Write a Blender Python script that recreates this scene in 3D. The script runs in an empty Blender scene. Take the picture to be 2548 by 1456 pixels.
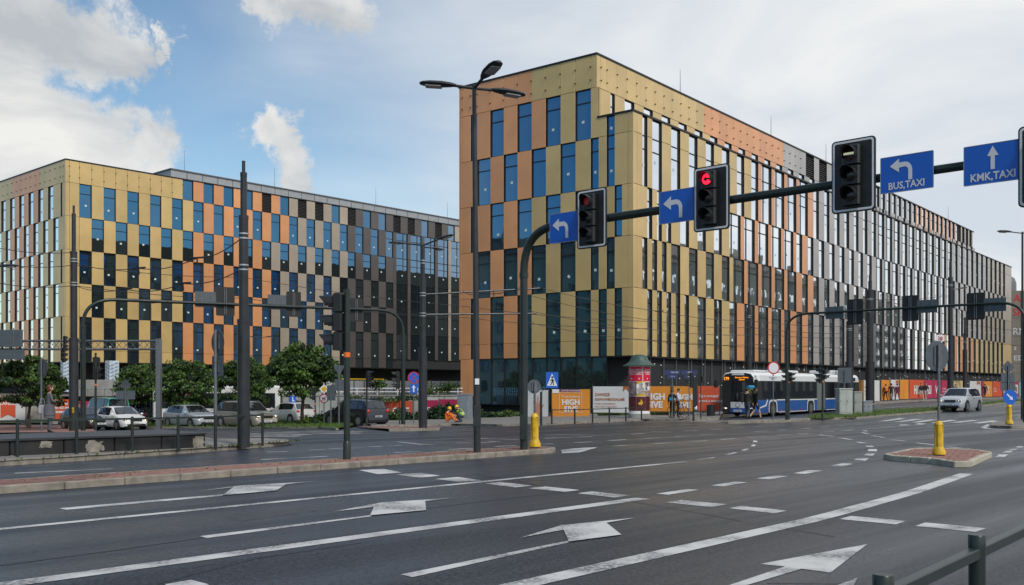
import bpy, bmesh, math, random
from mathutils import Vector, Matrix
random.seed(7)
R_ = math.radians
scn = bpy.context.scene
col = scn.collection
F, CX, HY, CAMZ = 2476.0, 1273.5, 967.0, 1.6

# ------------------------------------------------------------------ camera
cd = bpy.data.cameras.new('camera'); cam = bpy.data.objects.new('camera', cd); col.objects.link(cam)
cam.location = (0, 0, CAMZ); cam.rotation_euler = (R_(90), 0, 0)
cd.sensor_width = 36; cd.lens = 35.0; cd.shift_y = 0.0938; cd.clip_end = 6000; cd.clip_start = .1
scn.camera = cam
scn.view_settings.view_transform = 'Standard'; scn.view_settings.look = 'None'
scn.view_settings.exposure = 0.36; scn.view_settings.gamma = 1; scn.view_settings.use_curve_mapping = False

# ------------------------------------------------------------------ sky
SUN_AZ, SUN_EL = R_(150), R_(44)          # azimuth clockwise from +Y (the view)
w = bpy.data.worlds.new('World'); scn.world = w; w.use_nodes = True
nt = w.node_tree; nt.nodes.clear()
def N(t, **k):
    n = nt.nodes.new(t)
    for a, b in k.items(): setattr(n, a, b)
    return n
def lk(a, b): nt.links.new(a, b)
def mth(op, a, b=None, c=None, clamp=False):
    n = N('ShaderNodeMath', operation=op, use_clamp=clamp)
    for i, q in enumerate((a, b, c)):
        if q is None: continue
        if isinstance(q, (int, float)): n.inputs[i].default_value = q
        else: lk(q, n.inputs[i])
    return n.outputs[0]
def smooth(x, lo, hi, a=0., b=1.):
    n = N('ShaderNodeMapRange', interpolation_type='SMOOTHSTEP')
    lk(x, n.inputs[0])
    for i, q in enumerate((lo, hi, a, b)): n.inputs[i + 1].default_value = q
    return n.outputs[0]
tc = N('ShaderNodeTexCoord'); D = tc.outputs['Generated']
sky = N('ShaderNodeTexSky', sky_type='NISHITA'); sky.sun_disc = False
sky.sun_elevation = SUN_EL; sky.sun_rotation = SUN_AZ; sky.air_density = 1.0; sky.dust_density = .6; sky.ozone_density = 1.1
skm = N('ShaderNodeMix', data_type='RGBA', blend_type='MULTIPLY'); skm.inputs[0].default_value = 1; lk(sky.outputs[0], skm.inputs[6]); skm.inputs[7].default_value = (.90, 1.0, .98, 1)
bg1 = N('ShaderNodeBackground'); lk(skm.outputs[2], bg1.inputs[0]); bg1.inputs[1].default_value = 0.10
sep = N('ShaderNodeSeparateXYZ'); lk(D, sep.inputs[0])
def noise(scale, detail=8, rough=.58, dist=.3, stretch=1.0):
    mp = N('ShaderNodeMapping'); lk(D, mp.inputs[0]); mp.inputs['Scale'].default_value = (1, 1, stretch)
    n = N('ShaderNodeTexNoise'); lk(mp.outputs[0], n.inputs['Vector'])
    n.inputs['Scale'].default_value = scale; n.inputs['Detail'].default_value = detail
    n.inputs['Roughness'].default_value = rough; n.inputs['Distortion'].default_value = dist
    return n.outputs['Fac']
wn = N('ShaderNodeTexNoise'); lk(D, wn.inputs['Vector']); wn.inputs['Scale'].default_value = 11; wn.inputs['Detail'].default_value = 10; wn.inputs['Roughness'].default_value = .66
wv = N('ShaderNodeVectorMath', operation='SUBTRACT'); lk(wn.outputs['Color'], wv.inputs[0]); wv.inputs[1].default_value = (.5, .5, .5)
ws2 = N('ShaderNodeVectorMath', operation='SCALE'); lk(wv.outputs[0], ws2.inputs[0]); ws2.inputs['Scale'].default_value = .16
DW = N('ShaderNodeVectorMath', operation='ADD'); lk(D, DW.inputs[0]); lk(ws2.outputs[0], DW.inputs[1]); DW = DW.outputs[0]
def blob(px, py, r):
    d = Vector(((px - CX) / F, 1, (HY - py) / F)).normalized()
    n = N('ShaderNodeVectorMath', operation='DISTANCE'); lk(DW, n.inputs[0]); n.inputs[1].default_value = d
    return smooth(n.outputs['Value'], 0.0, r / F, 1.0, 0.0)
blobs = [(40, 110, 230), (215, 95, 190), (280, 160, 150), (20, 300, 280), (170, 330, 200), (290, 400, 190), (120, 410, 260),
         (418, 100, 75), (400, 160, 50), (690, 8, 130), (770, 0, 130), (850, -5, 140), (670, 330, 110), (715, 395, 125), (740, 455, 100), (655, 355, 80),
         (40, 520, 200)]
acc = None
for b in blobs:
    o = blob(*b); acc = o if acc is None else mth('MAXIMUM', acc, o)
n1 = noise(15, 12, .62, .35, 1.3); n1b = noise(5, 4, .5, .2, 1.2)
dens = mth('ADD', mth('MULTIPLY', acc, .95), mth('ADD', mth('MULTIPLY', mth('SUBTRACT', n1, .5), .75), mth('MULTIPLY', mth('SUBTRACT', n1b, .5), .5)))
cum = smooth(dens, .20, .66)                               # crisp cumulus, upper left
n2 = noise(2.2, 6, .55, .6, 2.2)                           # broad thin cloud over the rest of the dome
veilb = mth('ADD', mth('MULTIPLY', sep.outputs['X'], .95), mth('MULTIPLY', mth('SUBTRACT', n2, .5), .55))
veil = smooth(veilb, -.29, .19)
lowz = smooth(sep.outputs['Z'], 0.0, .20, .30, 0.0)        # paler towards the horizon all round
veil = mth('MAXIMUM', veil, lowz)
# cloud light: bright tops, grey bodies
n3 = noise(7.5, 8, .55, .5, 1.5)
cr = N('ShaderNodeValToRGB'); lk(n3, cr.inputs[0])
cr.color_ramp.elements[0].position = .36; cr.color_ramp.elements[0].color = (.40, .42, .44, 1)
cr.color_ramp.elements[1].position = .62; cr.color_ramp.elements[1].color = (.70, .69, .665, 1)
n4 = noise(2.6, 6, .55, .5, 3.0)
cr2 = N('ShaderNodeValToRGB'); lk(n4, cr2.inputs[0])
cr2.color_ramp.elements[0].position = .38; cr2.color_ramp.elements[0].color = (.52, .565, .62, 1)
cr2.color_ramp.elements[1].position = .62; cr2.color_ramp.elements[1].color = (.72, .72, .71, 1)
bgv = N('ShaderNodeBackground'); lk(cr2.outputs[0], bgv.inputs[0]); bgv.inputs[1].default_value = 1.0
bgc = N('ShaderNodeBackground'); lk(cr.outputs[0], bgc.inputs[0]); bgc.inputs[1].default_value = 1.0
m1 = N('ShaderNodeMixShader'); lk(mth('MULTIPLY', veil, .93), m1.inputs[0]); lk(bg1.outputs[0], m1.inputs[1]); lk(bgv.outputs[0], m1.inputs[2])
m2 = N('ShaderNodeMixShader'); lk(mth('MULTIPLY', cum, .96), m2.inputs[0]); lk(m1.outputs[0], m2.inputs[1]); lk(bgc.outputs[0], m2.inputs[2])
ow = N('ShaderNodeOutputWorld'); lk(m2.outputs[0], ow.inputs[0])

# ------------------------------------------------------------------ sun behind thin cloud
sl = bpy.data.lights.new('sun', 'SUN'); sl.energy = 1.8; sl.angle = R_(8); sl.color = (1, .95, .87)
so = bpy.data.objects.new('sun', sl); col.objects.link(so)
sd = Vector((math.sin(SUN_AZ) * math.cos(SUN_EL), math.cos(SUN_AZ) * math.cos(SUN_EL), math.sin(SUN_EL)))
so.rotation_euler = sd.to_track_quat('Z', 'Y').to_euler(); so.location = sd * 300

# ------------------------------------------------------------------ materials
MATS = {}
def mat(name, c, rough=.6, metal=0., var=0., scale=6., bump=0., bscale=None, spec=.5, coat=0., emit=0., tint=None, object_space=True):
    if name in MATS: return MATS[name]
    m = bpy.data.materials.new(name); m.use_nodes = True; MATS[name] = m
    t = m.node_tree; b = t.nodes['Principled BSDF']
    b.inputs['Base Color'].default_value = (*c, 1); b.inputs['Roughness'].default_value = rough
    b.inputs['Metallic'].default_value = metal; b.inputs['Specular IOR Level'].default_value = spec
    if coat: b.inputs['Coat Weight'].default_value = coat; b.inputs['Coat Roughness'].default_value = .08
    if emit: b.inputs['Emission Color'].default_value = (*c, 1); b.inputs['Emission Strength'].default_value = emit
    if var or bump:
        co = t.nodes.new('ShaderNodeTexCoord'); src = co.outputs['Object']
        if not object_space:
            g = t.nodes.new('ShaderNodeNewGeometry'); src = g.outputs['Position']
    if var:
        n = t.nodes.new('ShaderNodeTexNoise'); n.inputs['Scale'].default_value = scale; n.inputs['Detail'].default_value = 6
        t.links.new(src, n.inputs['Vector'])
        r = t.nodes.new('ShaderNodeValToRGB'); t.links.new(n.outputs['Fac'], r.inputs[0])
        a = [max(0, q * (1 - var)) for q in c]; z = [min(1, q * (1 + var)) for q in (tint or c)]
        r.color_ramp.elements[0].position = .3; r.color_ramp.elements[1].position = .7
        r.color_ramp.elements[0].color = (*a, 1); r.color_ramp.elements[1].color = (*z, 1)
        t.links.new(r.outputs[0], b.inputs['Base Color'])
    if bump:
        n = t.nodes.new('ShaderNodeTexNoise'); n.inputs['Scale'].default_value = bscale or scale * 4; n.inputs['Detail'].default_value = 4
        t.links.new(src, n.inputs['Vector'])
        bm_ = t.nodes.new('ShaderNodeBump'); bm_.inputs['Strength'].default_value = bump; bm_.inputs['Distance'].default_value = .02
        t.links.new(n.outputs['Fac'], bm_.inputs['Height']); t.links.new(bm_.outputs[0], b.inputs['Normal'])
    return m

def asphalt(name, base, dark):
    m = bpy.data.materials.new(name); m.use_nodes = True; t = m.node_tree; b = t.nodes['Principled BSDF']
    g = t.nodes.new('ShaderNodeNewGeometry')
    def nz(s, d=4, st=None):
        n = t.nodes.new('ShaderNodeTexNoise'); n.inputs['Scale'].default_value = s; n.inputs['Detail'].default_value = d
        src = g.outputs['Position']
        if st:
            mp = t.nodes.new('ShaderNodeMapping'); mp.vector_type = 'TEXTURE'; mp.inputs['Rotation'].default_value = (0, 0, R_(47.4)); mp.inputs['Scale'].default_value = st
            t.links.new(src, mp.inputs[0]); src = mp.outputs[0]
        t.links.new(src, n.inputs['Vector']); return n.outputs['Fac']
    def mix(f, a, c, bt='MIX'):
        x = t.nodes.new('ShaderNodeMix'); x.data_type = 'RGBA'; x.blend_type = bt
        if isinstance(f, float): x.inputs[0].default_value = f
        else: t.links.new(f, x.inputs[0])
        for i, q in ((6, a), (7, c)):
            if isinstance(q, tuple): x.inputs[i].default_value = (*q, 1)
            else: t.links.new(q, x.inputs[i])
        return x.outputs[2]
    def rng(f, lo, hi, a=0., c=1.):
        n = t.nodes.new('ShaderNodeMapRange'); t.links.new(f, n.inputs[0])
        for i, q in enumerate((lo, hi, a, c)): n.inputs[i + 1].default_value = q
        return n.outputs[0]
    big = rng(nz(.30, 6, (7.0, .42, 1)), .41, .60)         # tyre-polished bands along the lanes
    c1 = mix(big, dark, base)
    grain = rng(nz(20, 9), .40, .62)
    c2 = mix(grain, tuple(q * .45 for q in dark), tuple(q * 1.75 for q in base))
    c3 = mix(.5, c1, c2)
    sp = rng(nz(60, 2), .62, .70)
    c4 = mix(sp, c3, (.17, .17, .17))
    st = rng(nz(.9, 6), .58, .75, 0., .35)
    c5 = mix(st, c4, tuple(q * .6 for q in dark))
    t.links.new(c5, b.inputs['Base Color'])
    t.links.new(rng(big, 0, 1, .48, .27), b.inputs['Roughness'])
    b.inputs['Specular IOR Level'].default_value = .33
    bu = t.nodes.new('ShaderNodeBump'); bu.inputs['Strength'].default_value = .42; bu.inputs['Distance'].default_value = .012
    t.links.new(nz(70, 3), bu.inputs['Height']); t.links.new(bu.outputs[0], b.inputs['Normal'])
    MATS[name] = m; return m

def paint_mat():
    m = bpy.data.materials.new('road_paint'); m.use_nodes = True; t = m.node_tree; b = t.nodes['Principled BSDF']
    g = t.nodes.new('ShaderNodeNewGeometry')
    def nz(s, d, lo, hi):
        n = t.nodes.new('ShaderNodeTexNoise'); n.inputs['Scale'].default_value = s; n.inputs['Detail'].default_value = d
        t.links.new(g.outputs['Position'], n.inputs['Vector'])
        r = t.nodes.new('ShaderNodeMapRange'); t.links.new(n.outputs['Fac'], r.inputs[0]); r.inputs[1].default_value = lo; r.inputs[2].default_value = hi
        return r.outputs[0]
    x = t.nodes.new('ShaderNodeMix'); x.data_type = 'RGBA'
    mm = t.nodes.new('ShaderNodeMath'); mm.operation = 'MULTIPLY'
    t.links.new(nz(1.3, 8, .42, .60), mm.inputs[0]); t.links.new(nz(22, 5, .30, .58), mm.inputs[1])
    t.links.new(mm.outputs[0], x.inputs[0]); x.inputs[6].default_value = (.56, .56, .55, 1); x.inputs[7].default_value = (.13, .13, .135, 1)
    y = t.nodes.new('ShaderNodeMix'); y.data_type = 'RGBA'
    t.links.new(nz(60, 2, .70, .76), y.inputs[0]); t.links.new(x.outputs[2], y.inputs[6]); y.inputs[7].default_value = (.08, .08, .085, 1)
    t.links.new(y.outputs[2], b.inputs['Base Color']); b.inputs['Roughness'].default_value = .62
    MATS['road_paint'] = m; return m

def glass_mat(name, tint, body, graze=(.96, .98, 1.0), wob=.004, rough=.02):
    m = bpy.data.materials.new(name); m.use_nodes = True; t = m.node_tree
    for n in list(t.nodes): t.nodes.remove(n)
    o = t.nodes.new('ShaderNodeOutputMaterial')
    lw = t.nodes.new('ShaderNodeLayerWeight'); lw.inputs[0].default_value = .5
    mr = t.nodes.new('ShaderNodeMapRange'); mr.interpolation_type = 'SMOOTHSTEP'; t.links.new(lw.outputs['Facing'], mr.inputs[0]); mr.inputs[1].default_value = .18; mr.inputs[2].default_value = .58
    cr_ = t.nodes.new('ShaderNodeMix'); cr_.data_type = 'RGBA'
    t.links.new(mr.outputs[0], cr_.inputs[0]); cr_.inputs[6].default_value = (*tint, 1); cr_.inputs[7].default_value = (*graze, 1)
    gl = t.nodes.new('ShaderNodeBsdfGlossy'); gl.inputs['Roughness'].default_value = rough; t.links.new(cr_.outputs[2], gl.inputs[0])
    df = t.nodes.new('ShaderNodeBsdfDiffuse')
    oi = t.nodes.new('ShaderNodeObjectInfo')
    bx = t.nodes.new('ShaderNodeMix'); bx.data_type = 'RGBA'; t.links.new(oi.outputs['Random'], bx.inputs[0])
    bx.inputs[6].default_value = (*[q * .5 for q in body], 1); bx.inputs[7].default_value = (*[q * 1.6 for q in body], 1)
    t.links.new(bx.outputs[2], df.inputs[0])
    ad = t.nodes.new('ShaderNodeAddShader'); t.links.new(gl.outputs[0], ad.inputs[0]); t.links.new(df.outputs[0], ad.inputs[1])
    if wob:
        g = t.nodes.new('ShaderNodeNewGeometry'); n = t.nodes.new('ShaderNodeTexNoise'); n.inputs['Scale'].default_value = .55; n.inputs['Detail'].default_value = 2
        t.links.new(g.outputs['Position'], n.inputs['Vector'])
        bu = t.nodes.new('ShaderNodeBump'); bu.inputs['Strength'].default_value = 1; bu.inputs['Distance'].default_value = wob
        t.links.new(n.outputs['Fac'], bu.inputs['Height']); t.links.new(bu.outputs[0], gl.inputs['Normal'])
    t.links.new(ad.outputs[0], o.inputs[0]); MATS[name] = m; return m

def panel_mat(name, c, metal=.25, rough=.42):
    m = mat(name, c, rough, metal, var=.09, scale=.5, object_space=False, coat=.7, bump=.10, bscale=.9)
    t = m.node_tree; b = t.nodes['Principled BSDF']; b.inputs['Coat Roughness'].default_value = .3
    # tiny per-panel shade differences of the anodised sheets
    oi = t.nodes.new('ShaderNodeObjectInfo'); hs = t.nodes.new('ShaderNodeHueSaturation')
    mr = t.nodes.new('ShaderNodeMapRange'); t.links.new(oi.outputs['Random'], mr.inputs[0]); mr.inputs[3].default_value = .90; mr.inputs[4].default_value = 1.07
    t.links.new(mr.outputs[0], hs.inputs['Value'])
    src = b.inputs['Base Color'].links[0].from_socket; t.links.new(src, hs.inputs['Color']); t.links.new(hs.outputs[0], b.inputs['Base Color'])
    return m

ASPH = asphalt('asphalt', (.033, .039, .050), (.008, .009, .012))
PAINT = paint_mat()
GLASS = glass_mat('facade_glass', (.05, .18, .32), (.020, .024, .022))
CARGLASS = glass_mat('car_glass', (.045, .05, .055), (.012, .014, .015), graze=(.16, .17, .19), wob=0)
GOLD = panel_mat('gold_panel', (.64, .45, .18)); COPPER = panel_mat('copper_panel', (.75, .335, .135))
GREY = panel_mat('grey_panel', (.42, .39, .37)); BEIGE = panel_mat('beige_panel', (.42, .35, .27)); UMBER = panel_mat('umber_panel', (.105, .09, .083), .3)
DGREY = panel_mat('dark_grey_panel', (.15, .14, .135))
BLACK = mat('black_frame', (.012, .012, .013), .45); CORE = mat('dark_core', (.02, .021, .023), .8)
POLE = mat('anthracite_pole', (.030, .033, .038), .38, .2, var=.25, scale=3)
GPOLE = mat('green_black_pole', (.022, .033, .030), .36, .2, var=.25, scale=3)
STEEL = mat('galvanised', (.17, .185, .20), .42, .6, var=.15, scale=8)
SIGNBACK = mat('sign_back', (.09, .112, .132), .5, .3, var=.12, scale=6)
WHITE = mat('white_paint', (.78, .78, .77), .45); SIGNWHITE = mat('sign_white', (.66, .67, .70), .45)
BLUE = mat('sign_blue', (.004, .105, .52), .35); RED = mat('sign_red', (.45, .015, .03), .4)
YEL = mat('bollard_yellow', (.60, .37, .012), .45, var=.28, scale=6, bump=.1, bscale=30); SIGNYEL = mat('sign_yellow', (.75, .47, .01), .4)
ORANGEBAND = mat('orange_band', (.75, .16, .02), .5)
KERB = mat('kerb_stone', (.24, .215, .18), .85, var=.3, scale=5, bump=.3, bscale=60, object_space=False)
PAVER = mat('red_paver', (.24, .125, .10), .85, var=.3, scale=9, bump=.2, object_space=False)
CONC = mat('concrete', (.27, .27, .26), .85, var=.22, scale=1.3, bump=.15, bscale=30, object_space=False)
WALLW = mat('pale_wall', (.34, .35, .345), .8, var=.2, scale=.7, object_space=False)
PAVE = mat('pavement_slab', (.19, .18, .168), .85, var=.25, scale=2.2, bump=.2, bscale=40, object_space=False)
GRASS = mat('grass', (.055, .085, .02), .9, var=.5, scale=9, bump=.6, bscale=60, object_space=False)
EARTH = mat('earth', (.12, .10, .075), .95, var=.4, scale=3, bump=.5, bscale=12, object_space=False)
RUBBER = mat('rubber', (.012, .012, .012), .75); CHROME = mat('rim_metal', (.45, .46, .47), .3, .9)
WIRE = mat('wire', (.02, .02, .022), .6)
SKIN = mat('skin', (.52, .30, .21), .6)
# ------------------------------------------------------------------ helpers
def sstep(x): x = max(0., min(1., x)); return x * x * (3 - 2 * x)
def gz(x, y):                                   # the ground falls away gently to the far left
    return sstep((y - 27) / 38) * (-.5 + .02 * max(-30, min(40, x)))
def G(px, py, dz=0.):                            # where the sight line of an image point meets the ground (+dz)
    x = 0.; y = 30.
    for _ in range(60):
        z = gz(x, y) + dz
        y = min(500., F * (CAMZ - z) / (py - HY)); x = (px - CX) / F * y
    return Vector((x, y, gz(x, y) + dz))
def PX(px, Y): return (px - CX) / F * Y
def PZ(py, Y): return CAMZ + (HY - py) * Y / F
def W(px, py, Y): return Vector((PX(px, Y), Y, PZ(py, Y)))
def onray(px, P, d):                             # distance along line P + t d where it crosses image column px
    s = (px - CX) / F
    return (P[0] - s * P[1]) / (s * d[1] - d[0])

class MB:
    def __init__(s): s.v = []; s.f = []; s.m = []; s.mats = []
    def mi(s, m):
        if m not in s.mats: s.mats.append(m)
        return s.mats.index(m)
    def add(s, vs, fs, m):
        o = len(s.v); s.v += [tuple(q) for q in vs]; i = s.mi(m)
        for f in fs: s.f.append(tuple(o + k for k in f)); s.m.append(i)
    def box(s, x0, x1, y0, y1, z0, z1, m):
        s.add([(x0, y0, z0), (x1, y0, z0), (x1, y1, z0), (x0, y1, z0), (x0, y0, z1), (x1, y0, z1), (x1, y1, z1), (x0, y1, z1)],
              [(0, 3, 2, 1), (4, 5, 6, 7), (0, 1, 5, 4), (1, 2, 6, 5), (2, 3, 7, 6), (3, 0, 4, 7)], m)
    def bbox(s, x0, x1, y0, y1, z0, z1, b, m):    # box with bevelled vertical and top edges
        vs = []; 
        for (dz, i) in ((0, 0), (z1 - z0 - b, 0), (z1 - z0, b)):
            a0, a1, c0, c1 = x0 + i, x1 - i, y0 + i, y1 - i
            vs += [(a0 + b, c0, z0 + dz), (a1 - b, c0, z0 + dz), (a1, c0 + b, z0 + dz), (a1, c1 - b, z0 + dz), (a1 - b, c1, z0 + dz), (a0 + b, c1, z0 + dz), (a0, c1 - b, z0 + dz), (a0, c0 + b, z0 + dz)]
        fs = [(k, (k + 1) % 8, 8 + (k + 1) % 8, 8 + k) for k in range(8)] + [(8 + k, 8 + (k + 1) % 8, 16 + (k + 1) % 8, 16 + k) for k in range(8)]
        fs += [tuple(range(16, 24)), tuple(range(7, -1, -1))]
        s.add(vs, fs, m)
    def tube(s, pts, r, m, n=8, cap=True):
        pts = [Vector(p) for p in pts]; k = len(pts); rs = r if isinstance(r, (list, tuple)) else [r] * k
        vs = []; up = Vector((0, 0, 1))
        t0 = (pts[1] - pts[0]).normalized(); a = t0.orthogonal().normalized()
        for i, p in enumerate(pts):
            t = ((pts[min(i + 1, k - 1)] - p).normalized() + (p - pts[max(i - 1, 0)]).normalized())
            t = t.normalized() if t.length > 1e-6 else t0
            a = (a - t * a.dot(t)).normalized(); b = t.cross(a)
            for j in range(n):
                q = 2 * math.pi * j / n; vs.append(p + (a * math.cos(q) + b * math.sin(q)) * rs[i])
        fs = [(i * n + j, i * n + (j + 1) % n, (i + 1) * n + (j + 1) % n, (i + 1) * n + j) for i in range(k - 1) for j in range(n)]
        if cap: fs += [tuple(range(n - 1, -1, -1)), tuple(range((k - 1) * n, k * n))]
        s.add(vs, fs, m)
    def lathe(s, prof, m, n=16, c=(0, 0, 0), ax='z'):
        vs = []
        for r, z in prof:
            for j in range(n):
                q = 2 * math.pi * j / n; x, y = r * math.cos(q), r * math.sin(q)
                vs.append((c[0] + x, c[1] + y, c[2] + z) if ax == 'z' else ((c[0] + x, c[1] + z, c[2] + y) if ax == 'y' else (c[0] + z, c[1] + x, c[2] + y)))
        k = len(prof)
        fs = [(i * n + j, i * n + (j + 1) % n, (i + 1) * n + (j + 1) % n, (i + 1) * n + j) for i in range(k - 1) for j in range(n)]
        fs += [tuple(range(n - 1, -1, -1)), tuple(range((k - 1) * n, k * n))]
        s.add(vs, fs, m)
    def poly(s, pts, y, m, th=0.):                # flat xz polygon facing -y, optional thickness backwards
        n = len(pts); vs = [(x, y, z) for x, z in pts]
        fs = [tuple(range(n))]
        if th:
            vs += [(x, y + th, z) for x, z in pts]
            fs += [tuple(range(2 * n - 1, n - 1, -1))] + [(k, n + k, n + (k + 1) % n, (k + 1) % n) for k in range(n)]
        s.add(vs, fs, m)
    def ell(s, c, r, m, n=10, k=7):
        vs = []; fs = []
        for i in range(k + 1):
            a = math.pi * i / k
            for j in range(n):
                b = 2 * math.pi * j / n
                vs.append((c[0] + r[0] * math.sin(a) * math.cos(b), c[1] + r[1] * math.sin(a) * math.sin(b), c[2] + r[2] * math.cos(a)))
        fs = [(i * n + j, (i + 1) * n + j, (i + 1) * n + (j + 1) % n, i * n + (j + 1) % n) for i in range(k) for j in range(n)]
        s.add(vs, fs, m)
    def mesh(s, name, smooth=True, fix=True):
        me = bpy.data.meshes.new(name); me.from_pydata(s.v, [], s.f)
        for m in s.mats: me.materials.append(m)
        me.polygons.foreach_set('material_index', s.m)
        if fix:
            b = bmesh.new(); b.from_mesh(me); bmesh.ops.recalc_face_normals(b, faces=b.faces); b.to_mesh(me); b.free()
        if smooth:
            me.polygons.foreach_set('use_smooth', [True] * len(me.polygons)); me.set_sharp_from_angle(angle=R_(38))
        me.update(); return me
    def build(s, name, parent=None, loc=(0, 0, 0), rz=0., smooth=True, label=None, kind=None, fix=True):
        return put(s.mesh(name, smooth, fix), name, parent, loc, rz, label, kind)
def put(me, name, parent=None, loc=(0, 0, 0), rz=0., label=None, kind=None, rot=None):
    o = bpy.data.objects.new(name, me); col.objects.link(o); o.location = loc
    o.rotation_euler = rot or (0, 0, rz)
    if parent: o.parent = parent
    if label: o['label'] = label
    if kind: o['kind'] = kind
    return o
def thing(name, label, cat, loc=(0, 0, 0), rz=0., group=None):
    o = bpy.data.objects.new(name, None); col.objects.link(o); o.location = loc; o.rotation_euler = (0, 0, rz)
    o['label'] = label; o['category'] = cat; o.empty_display_size = .3
    if group: o['group'] = group
    return o
def tag(o, label, cat, group=None):
    o['label'] = label; o['category'] = cat
    if group: o['group'] = group
    return o
def copy_tree(o, parent=None):
    c = o.copy(); col.objects.link(c)
    if parent: c.parent = parent
    for ch in o.children: copy_tree(ch, c)
    return c
def dup(o, loc, rz, label, group=None):
    c = copy_tree(o); c.location = loc; c.rotation_euler = (0, 0, rz); c['label'] = label
    if group: c['group'] = group
    return c
_tx = {}
def text_mesh(s, size, bold=0., align='CENTER', m=None, squeeze=1.0):
    key = (s, size, bold, align, m.name, squeeze)
    if key in _tx: return _tx[key]
    cu = bpy.data.curves.new('t', 'FONT'); cu.body = s; cu.size = size; cu.align_x = align; cu.offset = bold; cu.resolution_u = 2; cu.space_line = .92
    o = bpy.data.objects.new('t', cu); col.objects.link(o)
    dg = bpy.context.evaluated_depsgraph_get(); me = bpy.data.meshes.new_from_object(o.evaluated_get(dg))
    bpy.data.objects.remove(o); me.name = 'lettering'; me.materials.clear(); me.materials.append(m)
    if squeeze != 1:
        for v in me.vertices: v.co.x *= squeeze
    _tx[key] = me; return me
def letter(parent, s, x, y, z, size, m, bold=.0, align='CENTER', name='lettering', squeeze=1.0, rz=0.):
    return put(text_mesh(s, size, bold, align, m, squeeze), name, parent, (x, y, z), rot=(R_(90), 0, rz))
def rrect(w, h, r, n=5):
    o = []
    for cx, cz, a0 in ((w / 2 - r, h / 2 - r, 0), (-w / 2 + r, h / 2 - r, 90), (-w / 2 + r, -h / 2 + r, 180), (w / 2 - r, -h / 2 + r, 270)):
        for i in range(n + 1):
            a = R_(a0 + 90 * i / n); o.append((cx + r * math.cos(a), cz + r * math.sin(a)))
    return o[::-1]
def circ(r, n=28, cx=0, cz=0): return [(cx + r * math.cos(-2 * math.pi * i / n), cz + r * math.sin(-2 * math.pi * i / n)) for i in range(n)]
def arc_pts(p0, c, p1, n=8):                      # quadratic bend
    p0, c, p1 = Vector(p0), Vector(c), Vector(p1)
    return [(1 - t) ** 2 * p0 + 2 * t * (1 - t) * c + t * t * p1 for t in [i / n for i in range(n + 1)]]
def facing(v): return math.atan2(v[0], -v[1])     # z rotation that turns local -y towards direction v
TH = R_(42.6); ROAD = Vector((math.sin(TH), math.cos(TH), 0)); LEFT = Vector((-math.cos(TH), math.sin(TH), 0))
tocam = lambda p: facing((-p[0], -p[1]))

# ------------------------------------------------------------------ ground
def grid_mesh(name, xs, ys, m, zf):
    b = MB(); nx = len(xs)
    vs = [(x, y, zf(x, y)) for y in ys for x in xs]
    fs = [(j * nx + i, j * nx + i + 1, (j + 1) * nx + i + 1, (j + 1) * nx + i) for j in range(len(ys) - 1) for i in range(nx - 1)]
    b.add(vs, fs, m); return b.mesh(name, fix=False)
xs = [-1500, -600, -250, -120, -80] + [-70 + i for i in range(161)] + [110, 160, 300, 700, 1500]
ys = [-400, -150, -60, -20] + [i for i in range(-8, 150)] + [160, 180, 220, 300, 500, 900, 2500]
road = put(grid_mesh('road', xs, ys, ASPH, gz), 'road', kind='structure')

def resample(pts, n):
    pts = [Vector(p) for p in pts]; L = [0.]
    for a, b in zip(pts, pts[1:]): L.append(L[-1] + (b - a).length)
    out = []
    for i in range(n + 1):
        d = L[-1] * i / n; k = 0
        while k < len(pts) - 2 and L[k + 1] < d: k += 1
        t = (d - L[k]) / max(1e-9, L[k + 1] - L[k]); out.append(pts[k].lerp(pts[k + 1], t))
    return out
def flen(pts): return sum((Vector(b) - Vector(a)).length for a, b in zip(pts, pts[1:]))
def strip(name, A, B, h, m, parent=None, rows=None, kind='structure', step=1.0):
    n = max(2, int(max(flen(A), flen(B)) / step)); a, b = resample(A, n), resample(B, n)
    rows = rows or max(1, int(max((p - q).length for p, q in zip(a, b)) / 1.2))
    mb = MB(); vs = []; fs = []
    for i in range(n + 1):
        for j in range(rows + 1):
            p = a[i].lerp(b[i], j / rows); vs.append((p.x, p.y, gz(p.x, p.y) + h))
    k = rows + 1
    fs = [(i * k + j, (i + 1) * k + j, (i + 1) * k + j + 1, i * k + j + 1) for i in range(n) for j in range(rows)]
    mb.add(vs, fs, m); o = mb.build(name, parent, fix=False, kind=None if parent else kind)
    me = o.data
    if me.polygons[0].normal.z < 0: me.flip_normals()
    return o
def paint(name, A, B, parent=road, h=.004, m=PAINT): return strip(name, A, B, h, m, parent, rows=1)
def line(name, pts, w, parent=road, h=.004, m=PAINT):
    pts = resample(pts, max(1, int(flen(pts) / 1.0))); A = []; B = []
    for i, p in enumerate(pts):
        t = (pts[min(i + 1, len(pts) - 1)] - pts[max(i - 1, 0)]); t.z = 0; t.normalize(); s = Vector((-t.y, t.x, 0)) * (w / 2)
        A.append(p + s); B.append(p - s)
    return paint(name, A, B, parent, h, m)
def flatpoly(name, pix, parent=road, h=.004, m=PAINT):
    h += .010 if max(p[1] for p in pix) < 1110 else 0
    b = MB(); b.add([G(x, y) + Vector((0, 0, h)) for x, y in pix], [tuple(range(len(pix)))], m); o = b.build(name, parent, fix=False)
    if o.data.polygons[0].normal.z < 0: o.data.flip_normals()
    return o
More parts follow.
